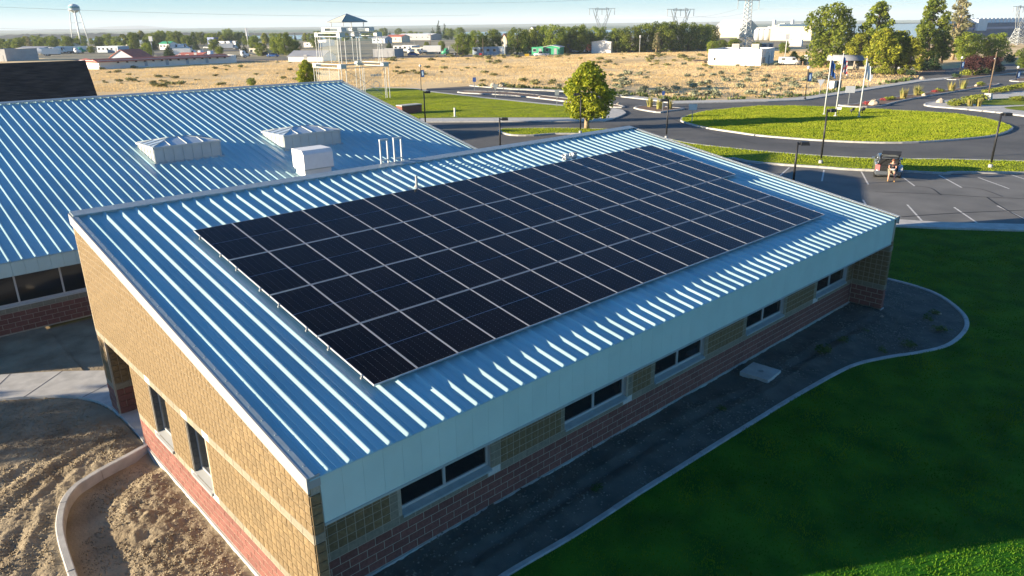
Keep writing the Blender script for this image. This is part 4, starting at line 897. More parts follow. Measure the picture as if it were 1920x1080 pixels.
# kinds, unit height 1 (scaled on placing)
oval = lambda t: math.sin(math.pi*min(1, 0.12+0.88*t))**0.75*(1-0.35*t)+0.03
rnd = lambda t: math.sin(math.pi*min(0.97, max(0.06, t)))**0.6
KIND = {}
def kind(name, leafmat, barkmat, blobs, n, size, trunk, fill=0.45):
    KIND[name] = (leaf_cloud('crown', blobs, n, size, leafmat, len(KIND)*13+5, fill=fill), trunk)
kind('linden', 'leaf_near', 'bark', rblobs(3, 58, 0.36, 0.58, 0.38, 0.092, lambda t: (0.75+0.5*t if t < 0.35 else 1.06*(1-((t-0.35)/0.65)**1.7)+0.10)), 11000, 0.0175, trunk_mesh('trunk', 0.85, 0.028, limbs(9, 2, 0.22, 0.12, 0.28), 'pale_bark', 3), 0.35)
for i in range(3):
    kind('broad%d' % i, 'leaf_mid', 'bark', rblobs(20+i, 40, 0.54, 0.52, 0.43, 0.135, lambda t: 0.35+0.65*math.sin(math.pi*min(0.95, 0.12+0.85*t))**0.6), 6500, 0.022, trunk_mesh('trunk', 0.75, 0.035, limbs(7, 5+i, 0.3, 0.2, 0.3), 'bark', 5+i))
for i in range(2):
    kind('ash%d' % i, 'leaf_yellow', 'bark', rblobs(40+i, 36, 0.44, 0.57, 0.38, 0.115, lambda t: (0.7+0.6*t if t < 0.4 else 1-0.75*((t-0.4)/0.6)**1.5)), 6500, 0.020, trunk_mesh('trunk', 0.8, 0.03, limbs(8, 15+i, 0.26, 0.2, 0.2), 'pale_bark', 15+i))
for i in range(2):
    kind('poplar%d' % i, 'leaf_mid', 'bark', rblobs(60+i, 34, 0.31, 0.56, 0.43, 0.085, lambda t: (0.8+0.4*t if t < 0.4 else 1-0.8*((t-0.4)/0.6)**1.2)), 5200, 0.018, trunk_mesh('trunk', 0.92, 0.026, limbs(12, 25+i, 0.16, 0.18, 0.15), 'bark', 25+i), 0.6)
kind('pale_poplar', 'leaf_pale', 'bark', rblobs(71, 22, 0.2, 0.55, 0.42, 0.08, lambda t: (0.9+0.3*t if t < 0.4 else 1-0.75*((t-0.4)/0.6)**1.1)), 1900, 0.02, trunk_mesh('trunk', 0.95, 0.022, limbs(16, 33, 0.17, 0.2, 0.15), 'pale_bark', 33), 0.8)
def conifer_blobs(seed, r0):
    r = random.Random(seed); out = []
    for i in range(15):
        t = i/14; z = 0.10+0.86*t; R = r0*(1-t)**0.85+0.015
        k = max(1, int(6*(1-t)))
        for j in range(k):
            a = 6.28*j/k+i*0.7; out.append((R*0.62*math.cos(a), R*0.62*math.sin(a), z-0.02, R*0.5+0.012, R*0.5+0.012, 0.04))
    return out
kind('conifer0', 'leaf_dark', 'bark', conifer_blobs(1, 0.27), 2600, 0.022, trunk_mesh('trunk', 0.95, 0.02, [], 'bark', 41))
kind('conifer1', 'leaf_dark', 'bark', conifer_blobs(2, 0.17), 2200, 0.02, trunk_mesh('trunk', 0.95, 0.02, [], 'bark', 42))
kind('plum', 'leaf_plum', 'bark', rblobs(81, 22, 0.62, 0.66, 0.28, 0.2, rnd), 2600, 0.036, trunk_mesh('trunk', 0.75, 0.04, limbs(9, 44, 0.5, 0.3, 0.25), 'bark', 44))
TREEN = [0]
def tree(kd, px, base, top, label, width=1.0, name='tree', group=None, dist=None, cat='tree', rot=None):
    """a tree whose foot is at photo (px, base) and whose tip reaches photo row top"""
    p = at(px, base) if dist is None else at_d(px, base, dist); z0 = 0.0
    h = hgt(p, px, top)
    TREEN[0] += 1
    t = thing(name, label, cat, (p[0], p[1], -0.05), (TREEN[0]*1.7) % 6.28 if rot is None else rot, group, (h*width, h*width, h))
    cr, tk = KIND[kd]; obj('crown', cr, t); obj('trunk', tk, t); return t
tree('linden', 1100, 243, 114, 'lone bright green tree on the road island with a bare straight trunk', 1.17, 'linden_tree')
tree('linden', 578, 175, 111, 'bright green tree half hidden behind the metal roof beside the glass tower', 0.95, 'linden_tree')
tree('broad1', 472, 160.5, 145, 'small round green bush tree just above the rear roof edge', 1.25, 'small_tree')
# cluster at the right
G = 'trees around the entrance building'
for kd, px, b, tp, w, lab in [
    ('broad0', 1553, 126, 7, 0.75, 'tall wide green tree behind the three flagpoles'),
    ('poplar0', 1632, 128, 3, 0.95, 'tall pointed tree just right of the third flagpole'),
    ('poplar1', 1735, 118, -3, 0.95, 'tall ragged tree left of the pale bare one'),
    ('pale_poplar', 1785, 112, -12, 0.9, 'pale half bare poplar reaching above the picture'),
    ('ash0', 1650, 140, 52, 0.95, 'yellow green tree in front of the barrel roofed entrance'),
    ('ash1', 1678, 139, 56, 0.95, 'yellow green tree in the middle of the entrance cluster'),
    ('ash0', 1702, 140, 70, 1.0, 'lowest yellow green tree at the right end of the entrance cluster'),
    ('ash1', 1608, 129, 62, 0.9, 'yellow green tree rising above the barrel roof'),
    ('poplar1', 1765, 118, 60, 1.1, 'dense green tree under the pale poplar'),
    ('broad1', 1810, 113, 60, 0.95, 'round green tree on the dry slope, left one of two'),
    ('broad2', 1862, 112, 62, 0.95, 'round green tree on the dry slope, right one of two'),
    ('broad0', 1925, 128, 88, 1.0, 'green tree cut by the right edge of the picture'),
    ('plum', 1822, 143, 103, 1.0, 'purple leaved tree beside the side road'),
    ('plum', 1856, 140, 104, 0.9, 'purple leaved tree right behind the tall lamp pole'),
    ('plum', 1580, 127, 100, 0.75, 'purple leaved tree behind the middle flagpole'),
    ('plum', 1545, 125, 103, 0.7, 'purple leaved tree left of the barrel roofed entrance'),
    ('conifer0', 1750, 131, 98, 1.2, 'dark shaded evergreen beside the grey entrance wall')]:
    tree(kd, px, b, tp, lab, w*(1.0 if kd == 'plum' else 1.25), 'plum_tree' if kd == 'plum' else 'tree', G)
# tree belt behind the field
belt = [('broad0', 868, 103, 62, 1.0), ('broad1', 893, 101, 58, 1.0), ('broad2', 925, 100, 55, 1.1), ('broad1', 970, 101, 52, 1.1), ('broad0', 993, 99, 55, 1.0), ('broad2', 1012, 99, 48, 1.0), ('broad1', 1035, 100, 46, 1.1), ('broad0', 1060, 98, 50, 1.0),
        ('broad2', 1085, 99, 47, 1.0), ('broad1', 1096, 97, 54, 1.0), ('broad0', 1120, 97, 50, 1.0), ('broad2', 1155, 98, 53, 1.0), ('broad1', 1182, 98, 49, 1.1), ('broad0', 1210, 97, 44, 1.1), ('broad2', 1240, 97, 41, 1.1), ('broad1', 1262, 96, 40, 1.1), ('broad0', 1290, 95, 43, 1.1), ('broad2', 1315, 94, 46, 1.0), ('broad1', 1328, 92, 45, 0.95)]
for i, (k, x, b, t_, w) in enumerate(belt): tree(k, x, b, t_, 'broad green tree in the belt behind the dry field, %s from the left' % ORD[i], w, 'tree', 'tree belt behind the field')
tree('pale_poplar', 1230, 98, 60, 'pale grey green tree standing in front of the tree belt', 1.3)
tree('broad0', 1198, 97.5, 69, 'small olive tree at the field edge below the belt', 0.9)
for i, (k, x, b, t_, w, lab) in enumerate([
    ('conifer1', 823, 72, 36, 1.0, 'tallest dark poplar shaped tree on the skyline'), ('conifer1', 834, 73, 42, 1.2, 'dark pointed tree right of the skyline poplar'), ('conifer0', 812, 73, 50, 1.1, 'dark tree left of the skyline poplar'),
    ('broad2', 862, 72, 51, 1.3, 'dark round tree right of the skyline poplars'), ('broad0', 842, 74, 53, 1.0, 'shaded tree between the poplars and the dark round tree'), ('broad1', 888, 68, 56, 1.2, 'small tree right of the dark round one'),
    ('broad1', 720, 68, 52, 1.3, 'green tree on the skyline right of the glass tower'), ('broad2', 748, 66, 53, 1.4, 'wide dome shaped tree on the skyline'), ('broad0', 704, 70, 56, 1.1, 'green tree nearest the glass tower roof'),
    ('broad0', 780, 66, 59, 1.6, 'low tree right of the dome shaped one'), ('conifer0', 730, 92, 73, 1.2, 'dark conifer right of the glass tower'), ('broad2', 800, 95, 78, 0.9, 'small dark tree left of the white lorry'), ('broad1', 828, 94, 76, 0.9, 'small dark tree right of the white lorry'),
    ('broad2', 536, 103, 61, 1.0, 'large dark green tree above the little white barn'), ('broad1', 522, 102, 68, 1.0, 'tree left of the large dark one above the barn'), ('broad0', 555, 101, 76, 1.0, 'low tree right of the large dark one above the barn'),
    ('broad1', 583, 82, 62, 1.0, 'dark tree by the river, left of the glass tower'), ('broad0', 596, 80, 58, 0.9, 'tree touching the upper corner of the glass tower'), ('conifer1', 554, 76, 61, 1.0, 'slim tree by the river'), ('broad2', 490, 105, 80, 1.1, 'green tree at the foot of the far street'),
    ('conifer0', 318, 109, 73, 1.1, 'big dark spruce behind the red motel roof'), ('conifer0', 460, 107, 78, 1.0, 'dark spruce beside the street at the right of the car park'), ('broad2', 278, 107, 80, 1.1, 'bushy dark tree behind the red gable'), ('broad0', 254, 95, 61, 0.9, 'tall green tree left of the white water tank sign'),
    ('conifer0', 248, 96, 79, 0.9, 'small dark spruce under the tall green tree'), ('broad1', 413, 103, 86, 1.1, 'small round lime tree in the car park'), ('broad2', 187, 88, 68, 1.1, 'dark tree right of the water tower legs'), ('conifer0', 219, 86, 71, 1.2, 'dark tree by the blue roadside building'),
    ('broad0', 172, 99, 86, 1.2, 'yellowish low tree below the water tower'), ('broad1', 160, 96, 80, 1.0, 'green tree between the water tower legs'), ('broad2', 128, 93, 67, 1.1, 'round green tree left of the water tower'), ('broad0', 100, 94, 70, 1.0, 'olive tree second left of the water tower'),
    ('broad1', 87, 92, 69, 1.1, 'olive tree third left of the water tower'), ('broad2', 75, 96, 76, 1.0, 'low olive tree beside the boat yard'), ('pale_poplar', 57, 93, 68, 1.5, 'grey willow among the left trees'), ('broad0', 38, 96, 71, 1.2, 'dark bushy tree right of the left edge trees'),
    ('broad1', 18, 94, 77, 1.3, 'dark green tree close to the left edge'), ('broad2', 3, 92, 72, 1.2, 'green tree on the left edge'), ('conifer1', 1093, 60, 42, 1.2, 'slim dark tree poking above the belt'), ('broad0', 1470, 100, 79, 1.2, 'low tree left of the white warehouse mast'), ('broad2', 1352, 97, 74, 1.3, 'dark bush tree left of the white warehouse'), ('broad1', 1335, 99, 76, 1.2, 'dark bush tree at the right end of the belt'), ('broad0', 1375, 96, 72, 1.3, 'dark bush tree at the foot of the third pylon'), ('broad1', 1418, 96, 78, 1.2, 'dark bush tree behind the warehouse roof'),
    ('ash0', 1487, 119, 95, 1.0, 'green bush tree right of the white van'), ('broad1', 1506, 121, 103, 1.2, 'dark bush tree beside the utility cabinet')]): tree(k, x, b, t_, lab, w)
# row of far street trees, left of the sign tower
for i in range(17):
    x = 282+i*12.2+random.uniform(-3, 3); tree(['broad0', 'broad1', 'broad2', 'poplar0'][i % 4], x, 87+random.uniform(-2, 2)-(i*0.3), 60+random.uniform(-3, 6), 'hazy green tree in the far street row, %s from the left' % ORD[i], 1.1, 'tree', 'far street trees')

# shrubs
def shrub_mesh(seed, material, n=420, size=0.075, squash=0.75):
    r = random.Random(seed); bl = [(r.uniform(-.25, .25), r.uniform(-.25, .25), r.uniform(.25, .55), r.uniform(.25, .4), r.uniform(.25, .4), r.uniform(.2, .35)) for i in range(7)]
    return leaf_cloud('foliage', bl, n, size, material, seed)
SAGE = [shrub_mesh(100+i, 'sage', 170, 0.12) for i in range(4)]; BRUSH = [shrub_mesh(120+i, 'green_brush', 170, 0.12) for i in range(4)]
LIME = [shrub_mesh(140+i, 'shrub_lime', 700, 0.06) for i in range(2)]; DARKS = [shrub_mesh(150+i, 'shrub_dark', 600, 0.07) for i in range(2)]
def shrub(me, name, lab, px, py, w, h=None, group=None, z=0.0, cat='shrub'):
    p = at(px, py); o = obj(name, me, None, (p[0], p[1], z-0.02), (0, 0, random.uniform(0, 6.28)), (w, w, h or w*0.8)); return tag(o, lab, cat, group)
rs = random.Random(9); cnt = 0
sage_zone = [(1140, 1480, 134, 183, 105), (1480, 1600, 128, 170, 22), (1030, 1140, 148, 165, 8), (1280, 1480, 118, 132, 10)]
for x0, x1, y0, y1, n in sage_zone:
    k = 0
    while k < n:
        x, y = rs.uniform(x0, x1), rs.uniform(y0, y1)
        if mnoise.noise((x*0.018, y*0.055, 3)) < -0.12: continue
        if y > 182-(x-1262)*0.0 or (x > 1480 and y > 178-(x-1480)*0.28): k += 1; continue
        s = rs.uniform(0.7, 1.9); shrub(SAGE[k % 4], 'sagebrush', 'grey green sagebrush on the dry field beyond the roundabout', x, y, s, s*0.6, 'sagebrush on the field'); k += 1
for x0, x1, y0, y1, n in [(180, 480, 121, 165, 70), (720, 1060, 103, 112, 40), (720, 1060, 113, 145, 40), (1060, 1330, 103, 126, 40), (480, 600, 116, 150, 14), (900, 1060, 150, 160, 6), (1160, 1330, 96, 112, 14), (1760, 1920, 85, 110, 12)]:
    for k in range(n):
        x, y = rs.uniform(x0, x1), rs.uniform(y0, y1); s = rs.uniform(0.6, 2.3)*(1.25 if y < 118 else 1)
        if mnoise.noise((x*0.012, y*0.07, 9)) < -0.15: continue
        shrub(BRUSH[k % 4], 'green_brush', 'olive green brush clump on the dry golden field', x, y, s, s*0.45, 'olive brush on the field')
for i, (x, y, w, me, lab) in enumerate([(1543, 121, 2.2, LIME[0], 'clipped lime shrub left of the first flagpole'), (1555, 129, 2.0, LIME[1], 'clipped lime shrub just right of the first flag'), (1570, 132, 2.3, LIME[0], 'clipped lime shrub between the first two flags'), (1648, 140, 2.6, LIME[1], 'wide lime shrub right of the third flag'), (1664, 140.5, 2.3, LIME[0], 'lime shrub second right of the third flag'),
                                        (1692, 141, 2.2, LIME[1], 'lime shrub under the right end of the tree cluster'), (1708, 141.5, 2.0, DARKS[0], 'dark shrub with purple blooms by the kerb'), (1635, 139, 2.2, DARKS[1], 'dark shrub behind the third flag'), (1725, 133, 3.5, DARKS[0], 'dark shaded shrub at the corner of the grey wall'), (1742, 129, 3.5, DARKS[1], 'dark shaded shrub beside the evergreen'),
                                        (1811, 142.5, 2.2, LIME[0], 'round green shrub under the purple tree, left one'), (1822, 142.5, 2.0, LIME[1], 'round green shrub under the purple tree, right one'), (1835, 141, 2.4, DARKS[1], 'dark round shrub right of the purple tree trunk'), (1848, 139, 2.3, DARKS[0], 'dark round shrub left of the tall lamp pole'), (1872, 136, 2.2, DARKS[1], 'reddish dark shrub right of the tall lamp pole'),
                                        (1793, 146, 1.4, DARKS[0], 'low rusty shrub on the far median tip'), (1890, 117, 3, DARKS[1], 'dark shrub at the far bend of the side road'), (1850, 119, 2.5, DARKS[0], 'dark hedge shrub behind the purple trees')]):
    shrub(me, 'shrub', lab, x, y, w, w*0.85)
# planting along the medians
def plume(px, py, h, lab):
    p = at(px, py); r = random.Random(int(px)); m = MB(); n = 60
    for i in range(n):
        a = r.uniform(0, 6.28); q = r.uniform(0, 0.25)*h; l = r.uniform(0.15, 0.5)*h; z = h*r.uniform(0.6, 1.0); w = 0.05*h
        m.add([(q*math.cos(a)-w*math.sin(a), q*math.sin(a)+w*math.cos(a), 0), (q*math.cos(a)+w*math.sin(a), q*math.sin(a)-w*math.cos(a), 0), (l*math.cos(a), l*math.sin(a), z)], [(0, 1, 2)])
    o = m.build('ornamental_grass', 'ornamental_grass'); o.location = (p[0], p[1], 0.1); tag(o, lab, 'plant', 'ornamental grasses on the median')
for i, (x, y, h) in enumerate([(1693, 186, 1.7), (1719, 180, 1.7), (1783, 172.5, 1.7), (1805, 167.5, 1.7), (1219, 202, 1.5), (1236, 206, 1.5), (1256, 205.5, 1.3), (1818, 201, 1.3), (1834, 201, 1.3)]):
    plume(x, y, h, ['golden grass tuft on the long median, nearest the red flowers', 'golden grass tuft on the long median, second from the boulder', 'golden grass tuft on the long median, left of the white rock', 'golden grass tuft on the long median, far end', 'golden grass tuft at the left of the small median', 'brown grass tuft in the middle of the small median', 'golden grass tuft at the right of the small median', 'small grass tuft on the right hand pavement, left one', 'small grass tuft on the right hand pavement, right one'][i])
FLW = shrub_mesh(170, 'flower_red', 260, 0.07)
for x, y, w, lab in [(1625, 198, 1.3, 'red flowering plant at the near tip of the long median'), (1655, 190, 1.0, 'red flowering plant behind the boulder'), (1752, 174.5, 1.1, 'red flowering plant midway along the long median')]: shrub(FLW, 'flowering_plant', lab, x, y, w, w*0.6, 'red flowers on the median', 0.1, 'plant')
for i, (x, y, w) in enumerate([(1664, 189, 1.1), (1671, 187.5, 1.0), (1762, 173, 1.2), (1838, 163, 1.6), (1728, 178, 1.0)]): shrub(LIME[i % 2], 'low_shrub', 'low green shrub on the long median, %s from the roundabout' % ORD[i], x, y, w, w*0.6, 'low shrubs on the median', 0.1)
for i, (x, y, w) in enumerate([(1800, 199, 2.6), (1815, 194, 2.6), (1832, 189, 2.4), (1855, 177, 2.2), (1873, 174, 2.4), (1890, 172, 2.2), (1905, 168, 2.4), (1920, 165, 2.4), (1905, 190, 2.0), (1790, 201, 1.6)]): shrub(LIME[i % 2], 'low_shrub', 'low spreading shrub on the right hand island, %s from the left' % ORD[i], x, y, w, w*0.45, 'shrubs on the right hand island', 0.1)
for i, (x, y, w) in enumerate([(905, 163, 1.8), (945, 163, 2.2), (960, 165, 2.0), (975, 166, 2.0)]): shrub(BRUSH[i % 4], 'low_shrub', 'green roadside shrub behind the far parking strip, %s from the left' % ORD[i], x, y, w, w*0.5, 'roadside shrubs')
# rocks
def rock_mesh(seed):
    r = np.random.default_rng(seed); me = MB().lathe([(0.25, 0), (0.5, 0.12), (0.48, 0.35), (0.3, 0.58), (0.08, 0.66)], n=9)
    me.v = [(x*r.uniform(.8, 1.2), y*r.uniform(.8, 1.2), z*r.uniform(.85, 1.15)) for x, y, z in me.v]; return me.mesh('rock', 'pale_rock')
RK = [rock_mesh(i) for i in range(3)]
for i, (x, y, s, lab) in enumerate([(1638, 199, 2.0, 'large tan boulder at the near tip of the long median'), (1729, 150, 1.4, 'pale boulder at the end of the verge by the side road'), (1763, 194, 1.5, 'pale boulder on the right hand pavement tip'), (1732, 181, 1.0, 'pale rock on the long median, left of the red flowers'), (1787, 171, 0.9, 'white rock on the long median'), (1830, 163, 1.0, 'pale flat rock near the far end of the long median'), (1012, 185, 0.8, 'small rock on the parking median'), (1160, 198, 0.9, 'rock at the end of the parking median'), (925, 165, 2.0, 'white boulder behind the parking strip'), (942, 163.5, 1.8, 'second white boulder behind the parking strip')]):
    p = at(x, y); tag(obj('boulder', RK[i % 3], None, (p[0], p[1], 0.05), (0, 0, i*1.3), (s*0.72, s*0.6, s*0.6)), lab, 'boulder', 'boulders')
# weeds in the soil bed
WEED = [shrub_mesh(180+i, 'verge_grass', 90, 0.10) for i in range(2)]
for i, (x, y, w, lab) in enumerate([(1352, 768, 0.32, 'small weed in the soil bed in front of the third window'), (1120, 918, 0.42, 'weed in the soil bed nearest the camera'), (1540, 660, 0.75, 'largest weed patch in the soil bed'), (1580, 640, 0.55, 'weed patch behind the largest one in the soil bed'), (1620, 622, 0.35, 'small weed near the end wall'), (1740, 600, 0.5, 'weed patch inside the rounded end of the kerb'), (1762, 620, 0.6, 'weed patch along the rounded kerb'), (1700, 648, 0.6, 'weed patch at the kerb bend'), (1750, 588, 0.45, 'weed with white blooms inside the rounded kerb'), (1655, 660, 0.4, 'weed beside the kerb right of the concrete lid')]):
    o = shrub(WEED[i % 2], 'weed', lab, x, y, w, w*0.5, 'weeds in the soil bed', 0.0, 'weed')
for i, (x, y, lab) in enumerate([(1750, 586, 'white stone in the rounded end of the soil bed, left one'), (1762, 590, 'white stone in the rounded end of the soil bed, right one'), (1653, 595, 'white stone at the foot of the end wall')]):
    p = at(x, y); tag(obj('white_stone', RK[i], None, (p[0], p[1], 0.01), None, (0.12, 0.12, 0.12)), lab, 'stone')

# ================================================================ GLASS TOWER
p = at(660, 178); TC = at_d(662, 178, 118); hd = 118/107.0
tw = thing('glass_tower', 'open white steel tower with glass panels and a small pyramid roof', 'tower', (TC[0], TC[1], 0))
def tier(w, z0, z1, glass=True, posts=True, box=0.85, panes=True):
    h = w/2
    for sx in (-1, 1):
        for sy in (-1, 1):
            cx, cy = sx*h, sy*h
            if posts:
                for dx in (0, -0.75*sx):
                    for dy in ((0, -0.75*sy) if dx == 0 else (0,)): MB().box(cx+dx-0.036, cy+dy-0.036, z0, cx+dx+0.036, cy+dy+0.036, z1-0.62).build('post', 'steel_white', tw)
            m = MB(); a0, a1 = sorted((cx+0.08*sx, cx-0.83*sx)); b0, b1 = sorted((cy+0.08*sy, cy-0.83*sy)); m.box(a0, b0, z1-0.62, a1, b1, z1-0.0); m.build('corner_box', 'steel_white', tw)
    for z in (z1-0.55, z1-0.06):
        for s in (-1, 1):
            MB().box(-h+0.9, s*h-0.05, z-0.05, h-0.9, s*h+0.05, z+0.05).build('beam', 'galv_steel', tw); MB().box(s*h-0.05, -h+0.9, z-0.05, s*h+0.05, h-0.9, z+0.05).build('beam', 'steel_white', tw)
    if panes:
        for s in (-1,):
            for k in range(2):
                a = -h+1.0+k*(w-2.0)/2; b = a+(w-2.0)/2-0.12
                MB().box(a, s*(h-0.3)-0.015, z0+0.3, b, s*(h-0.3)+0.015, z1-1.0).build('glass_panel', 'tower_glass', tw); MB().box(s*(h-0.3)-0.015, a, z0+0.3, s*(h-0.3)+0.015, b, z1-1.0).build('glass_panel', 'tower_glass', tw)
                (MB().box(b+0.02, s*(h-0.3)-0.03, z0, b+0.08, s*(h-0.3)+0.03, z1-0.6).build('glazing_post', 'steel_white', tw), MB().box(s*(h-0.3)-0.03, b+0.02, z0, s*(h-0.3)+0.03, b+0.08, z1-0.6).build('glazing_post', 'steel_white', tw)) if k == 0 else None
tier(8.0, 0.0, 5.35); tier(7.0, 5.4, 9.65); tier(5.4, 9.7, 10.35, False, False, 0.6, False)
for sx in (-1, 1):
    for sy in (-1, 1): MB().tube((sx*1.7, sy*1.7, 10.35), (sx*1.7, sy*1.7, 11.15), 0.06).build('roof_post', 'steel_white', tw)
e_ = 2.1; zc = 11.1
for a, b in (((-e_, -e_), (e_, -e_)), ((e_, -e_), (e_, e_)), ((e_, e_), (-e_, e_)), ((-e_, e_), (-e_, -e_))):
    MB().add([(*a, zc), (*b, zc), (0, 0, zc+1.05), (*[q*0.97 for q in a], zc-0.06), (*[q*0.97 for q in b], zc-0.06)], [(0, 1, 2), (1, 0, 3, 4)]).build('roof_plane', 'cream_wall', tw)
    MB().tube((*a, zc+0.03), (0, 0, zc+1.09), 0.07, n=6).build('roof_hip', 'blue_grey_roof', tw); MB().tube((*a, zc), (*b, zc), 0.08, n=6).build('roof_edge', 'galv_steel', tw)
    f1 = [(a[0]*0.5+b[0]*0.1, a[1]*0.5+b[1]*0.1), (a[0]*0.1+b[0]*0.5, a[1]*0.1+b[1]*0.5)]
MB().tube((-4.0+0.4, -4.0, 0.4), (3.4, -4.0, 4.6), 0.03).build('brace_rod', 'galv_steel', tw); MB().tube((3.4, -4.0, 0.4), (-3.4, -4.0, 4.6), 0.03).build('brace_rod', 'galv_steel', tw)
m = MB()                                                   # etched lettering-like marks on the lower right pane (too far to read)
for i in range(7): m.box(1.0+i*0.28, -3.735, 3.4+0.05*(i % 2), 1.2+i*0.28, -3.725, 3.75)
m.lathe([(0.6, 0), (0.6, 0.01)], n=4) if False else None
m.build('etched_mark', 'steel_white', tw)
m = MB(); n = 20
for i in range(n):
    a, b = 6.28*i/n, 6.28*(i+0.7)/n; c = (1.9, 2.1); m.add([(c[0]+0.62*math.cos(a), -3.73, c[1]+0.62*math.sin(a)), (c[0]+0.62*math.cos(b), -3.73, c[1]+0.62*math.sin(b)), (c[0]+0.52*math.cos(b), -3.73, c[1]+0.52*math.sin(b)), (c[0]+0.52*math.cos(a), -3.73, c[1]+0.52*math.sin(a))], [(0, 1, 2, 3)])
m.build('etched_ring', 'steel_white', tw)
p = at(768, 214); MB_ = MB().box(-1.5, -0.6, 0, 1.5, 0.6, 1.0); o = thing('low_block_wall', 'low dark block enclosure with a pale cap beside the rear roof edge', 'enclosure', (p[0], p[1], 0.1)); MB_.build('wall', 'red_block', o); MB().box(-1.55, -0.65, 1.0, 1.55, 0.65, 1.1).build('cap', 'concrete', o)

# ================================================================ STREET FURNITURE
def lamp(px, base, top, lab, heads=1, rzv=0.0, dist=None):
    p = at(px, base); h = hgt(p, px, top)
    t = thing('street_lamp', lab, 'street lamp', (p[0], p[1], 0.0), rzv, 'dark shoebox street lamps')
    MB().tube((0, 0, -0.1), (0, 0, 0.35), 0.15, n=14).build('base', 'grey_wall', t, True)
    MB().tube((0, 0, 0.5), (0, 0, h), 0.075, 0.065, 10).build('pole', 'steel_dark', t, True)
    for s in ((1,) if heads == 1 else (1, -1)):
        MB().box(min(0, s*0.45), -0.05, h-0.16, max(0, s*0.45), 0.05, h-0.06).build('arm', 'steel_dark', t)
        m = MB(); a, b = sorted((s*0.15, s*0.72)); m.hexa([(a, -0.22, h-0.2), (b, -0.22, h-0.2), (b, 0.22, h-0.2), (a, 0.22, h-0.2)], [(a+0.05, -0.2, h+0.02), (b-0.05, -0.2, h+0.02), (b-0.05, 0.2, h+0.02), (a+0.05, 0.2, h+0.02)])
        hd_ = m.build('lamp_head', 'steel_dark', t); MB().box(a+0.06, -0.2, h-0.206, b-0.06, 0.2, h-0.2005).build('lens', 'window_frame', hd_)
    return t
lamp(938, 290, 221, 'dark street lamp rising above the rear roof edge by the small island', 1, math.radians(-43))
lamp(798, 238, 171, 'dark street lamp at the corner of the left lawn', 1, math.radians(-43))
lamp(1088, 252, 175, 'dark street lamp in front of the lone tree', 1, math.radians(137))
lamp(1249, 262, 186, 'dark street lamp by the left end of the roundabout', 1, math.radians(137))
lamp(1486, 352, 266, 'dark street lamp nearest, standing behind the roof edge in the car park', 1, math.radians(-43))
lamp(1538, 309, 205, 'dark street lamp on the grass strip left of the parked car', 1, math.radians(-20))
lamp(1856, 317, 211, 'dark street lamp on the grass strip at the right', 1, math.radians(-43))
p = at(1851, 189); t = thing('light_mast', 'slim wooden coloured light mast on a concrete block at the right', 'light mast', (p[0], p[1], 0)); h = hgt(p, 1866, 97)
MB().hexa([(-.5, -.5, 0), (.5, -.5, 0), (.5, .5, 0), (-.5, .5, 0)], [(-.38, -.38, 1.0), (.38, -.38, 1.0), (.38, .38, 1.0), (-.38, .38, 1.0)]).build('base', 'concrete', t); MB().tube((0, 0, 1), (0, 0, h), 0.10, 0.07, 10).build('pole', 'wood_pole', t, True); MB().box(-0.5, -0.05, h-0.9, 0.05, 0.05, h-0.8).build('bracket', 'galv_steel', t)
def banner_post(px, base, top, lab, light=False, h0=None):
    p = at(px, base); h = hgt(p, px, top); t = thing('banner_post', lab, 'banner post', (p[0], p[1], 0.0), math.radians(-43), 'posts with blue banners')
    MB().lathe([(0.22, 0), (0.2, 0.15), (0.1, 0.35), (0.06, 0.4)], n=10).build('base', 'steel_dark', t, True); MB().tube((0, 0, 0.3), (0, 0, h-0.35), 0.055, n=8).build('pole', 'steel_dark', t, True)
    MB().lathe([(0.05, h-0.4), (0.19, h-0.3), (0.2, h-0.12), (0.1, h), (0.02, h+0.04)], n=12).build('lantern', 'sign_white', t, True)
    a, b = h-2.0, h-0.9
    bn = MB().box(0.08, -0.01, a, 0.62, 0.01, b).build('banner', 'banner_blue', t); MB().box(0.05, -0.02, b+0.001, 0.66, 0.02, b+0.03).build('banner_arm', 'steel_dark', t); MB().box(0.05, -0.02, a-0.03, 0.66, 0.02, a-0.001).build('banner_arm', 'steel_dark', t)
    for s in (-1, 1): MB().add([(0.30, s*0.013, a+0.15), (0.52, s*0.013, a+0.35), (0.42, s*0.013, b-0.12), (0.22, s*0.013, b-0.3)], [(0, 1, 2, 3)]).build('banner_emblem', 'banner_light', bn)
banner_post(790, 171, 121, 'banner post at the edge of the dry field behind the left lawn'); banner_post(1509, 187.5, 124, 'banner post left of the flagpoles at the field edge')
banner_post(1797, 147, 106, 'banner post in front of the purple tree'); banner_post(1904, 152, 124, 'banner post at the right edge on the far median')
def sign(px, base, top, shape, lab, front='sign_back', w=0.75, pole='galv_steel', rzv=math.radians(-43)):
    p = at(px, base); h = hgt(p, px, top); t = thing('road_sign', lab, 'road sign', (p[0], p[1], 0.0), rzv, 'road signs')
    MB().box(-0.04, -0.03, 0, 0.04, 0.03, h-0.05).build('post', pole, t); m = MB(); y = -0.045
    pl = {'tri': [(-w/2, h), (w/2, h), (0, h-w*0.87)], 'rect': [(-w*0.35, h), (w*0.35, h), (w*0.35, h-w*0.9), (-w*0.35, h-w*0.9)], 'sq': [(-w/2, h), (w/2, h), (w/2, h-w*0.7), (-w/2, h-w*0.7)], 'dia': [(0, h), (w/2, h-w/2), (0, h-w), (-w/2, h-w/2)]}[shape]
    n = len(pl); m.add([(x, y, z) for x, z in pl]+[(x, y+0.012, z) for x, z in pl], [tuple(range(n-1, -1, -1)), tuple(range(n, 2*n))]+[(i, (i+1) % n, n+(i+1) % n, n+i) for i in range(n)]); m.build('plate', front, t)
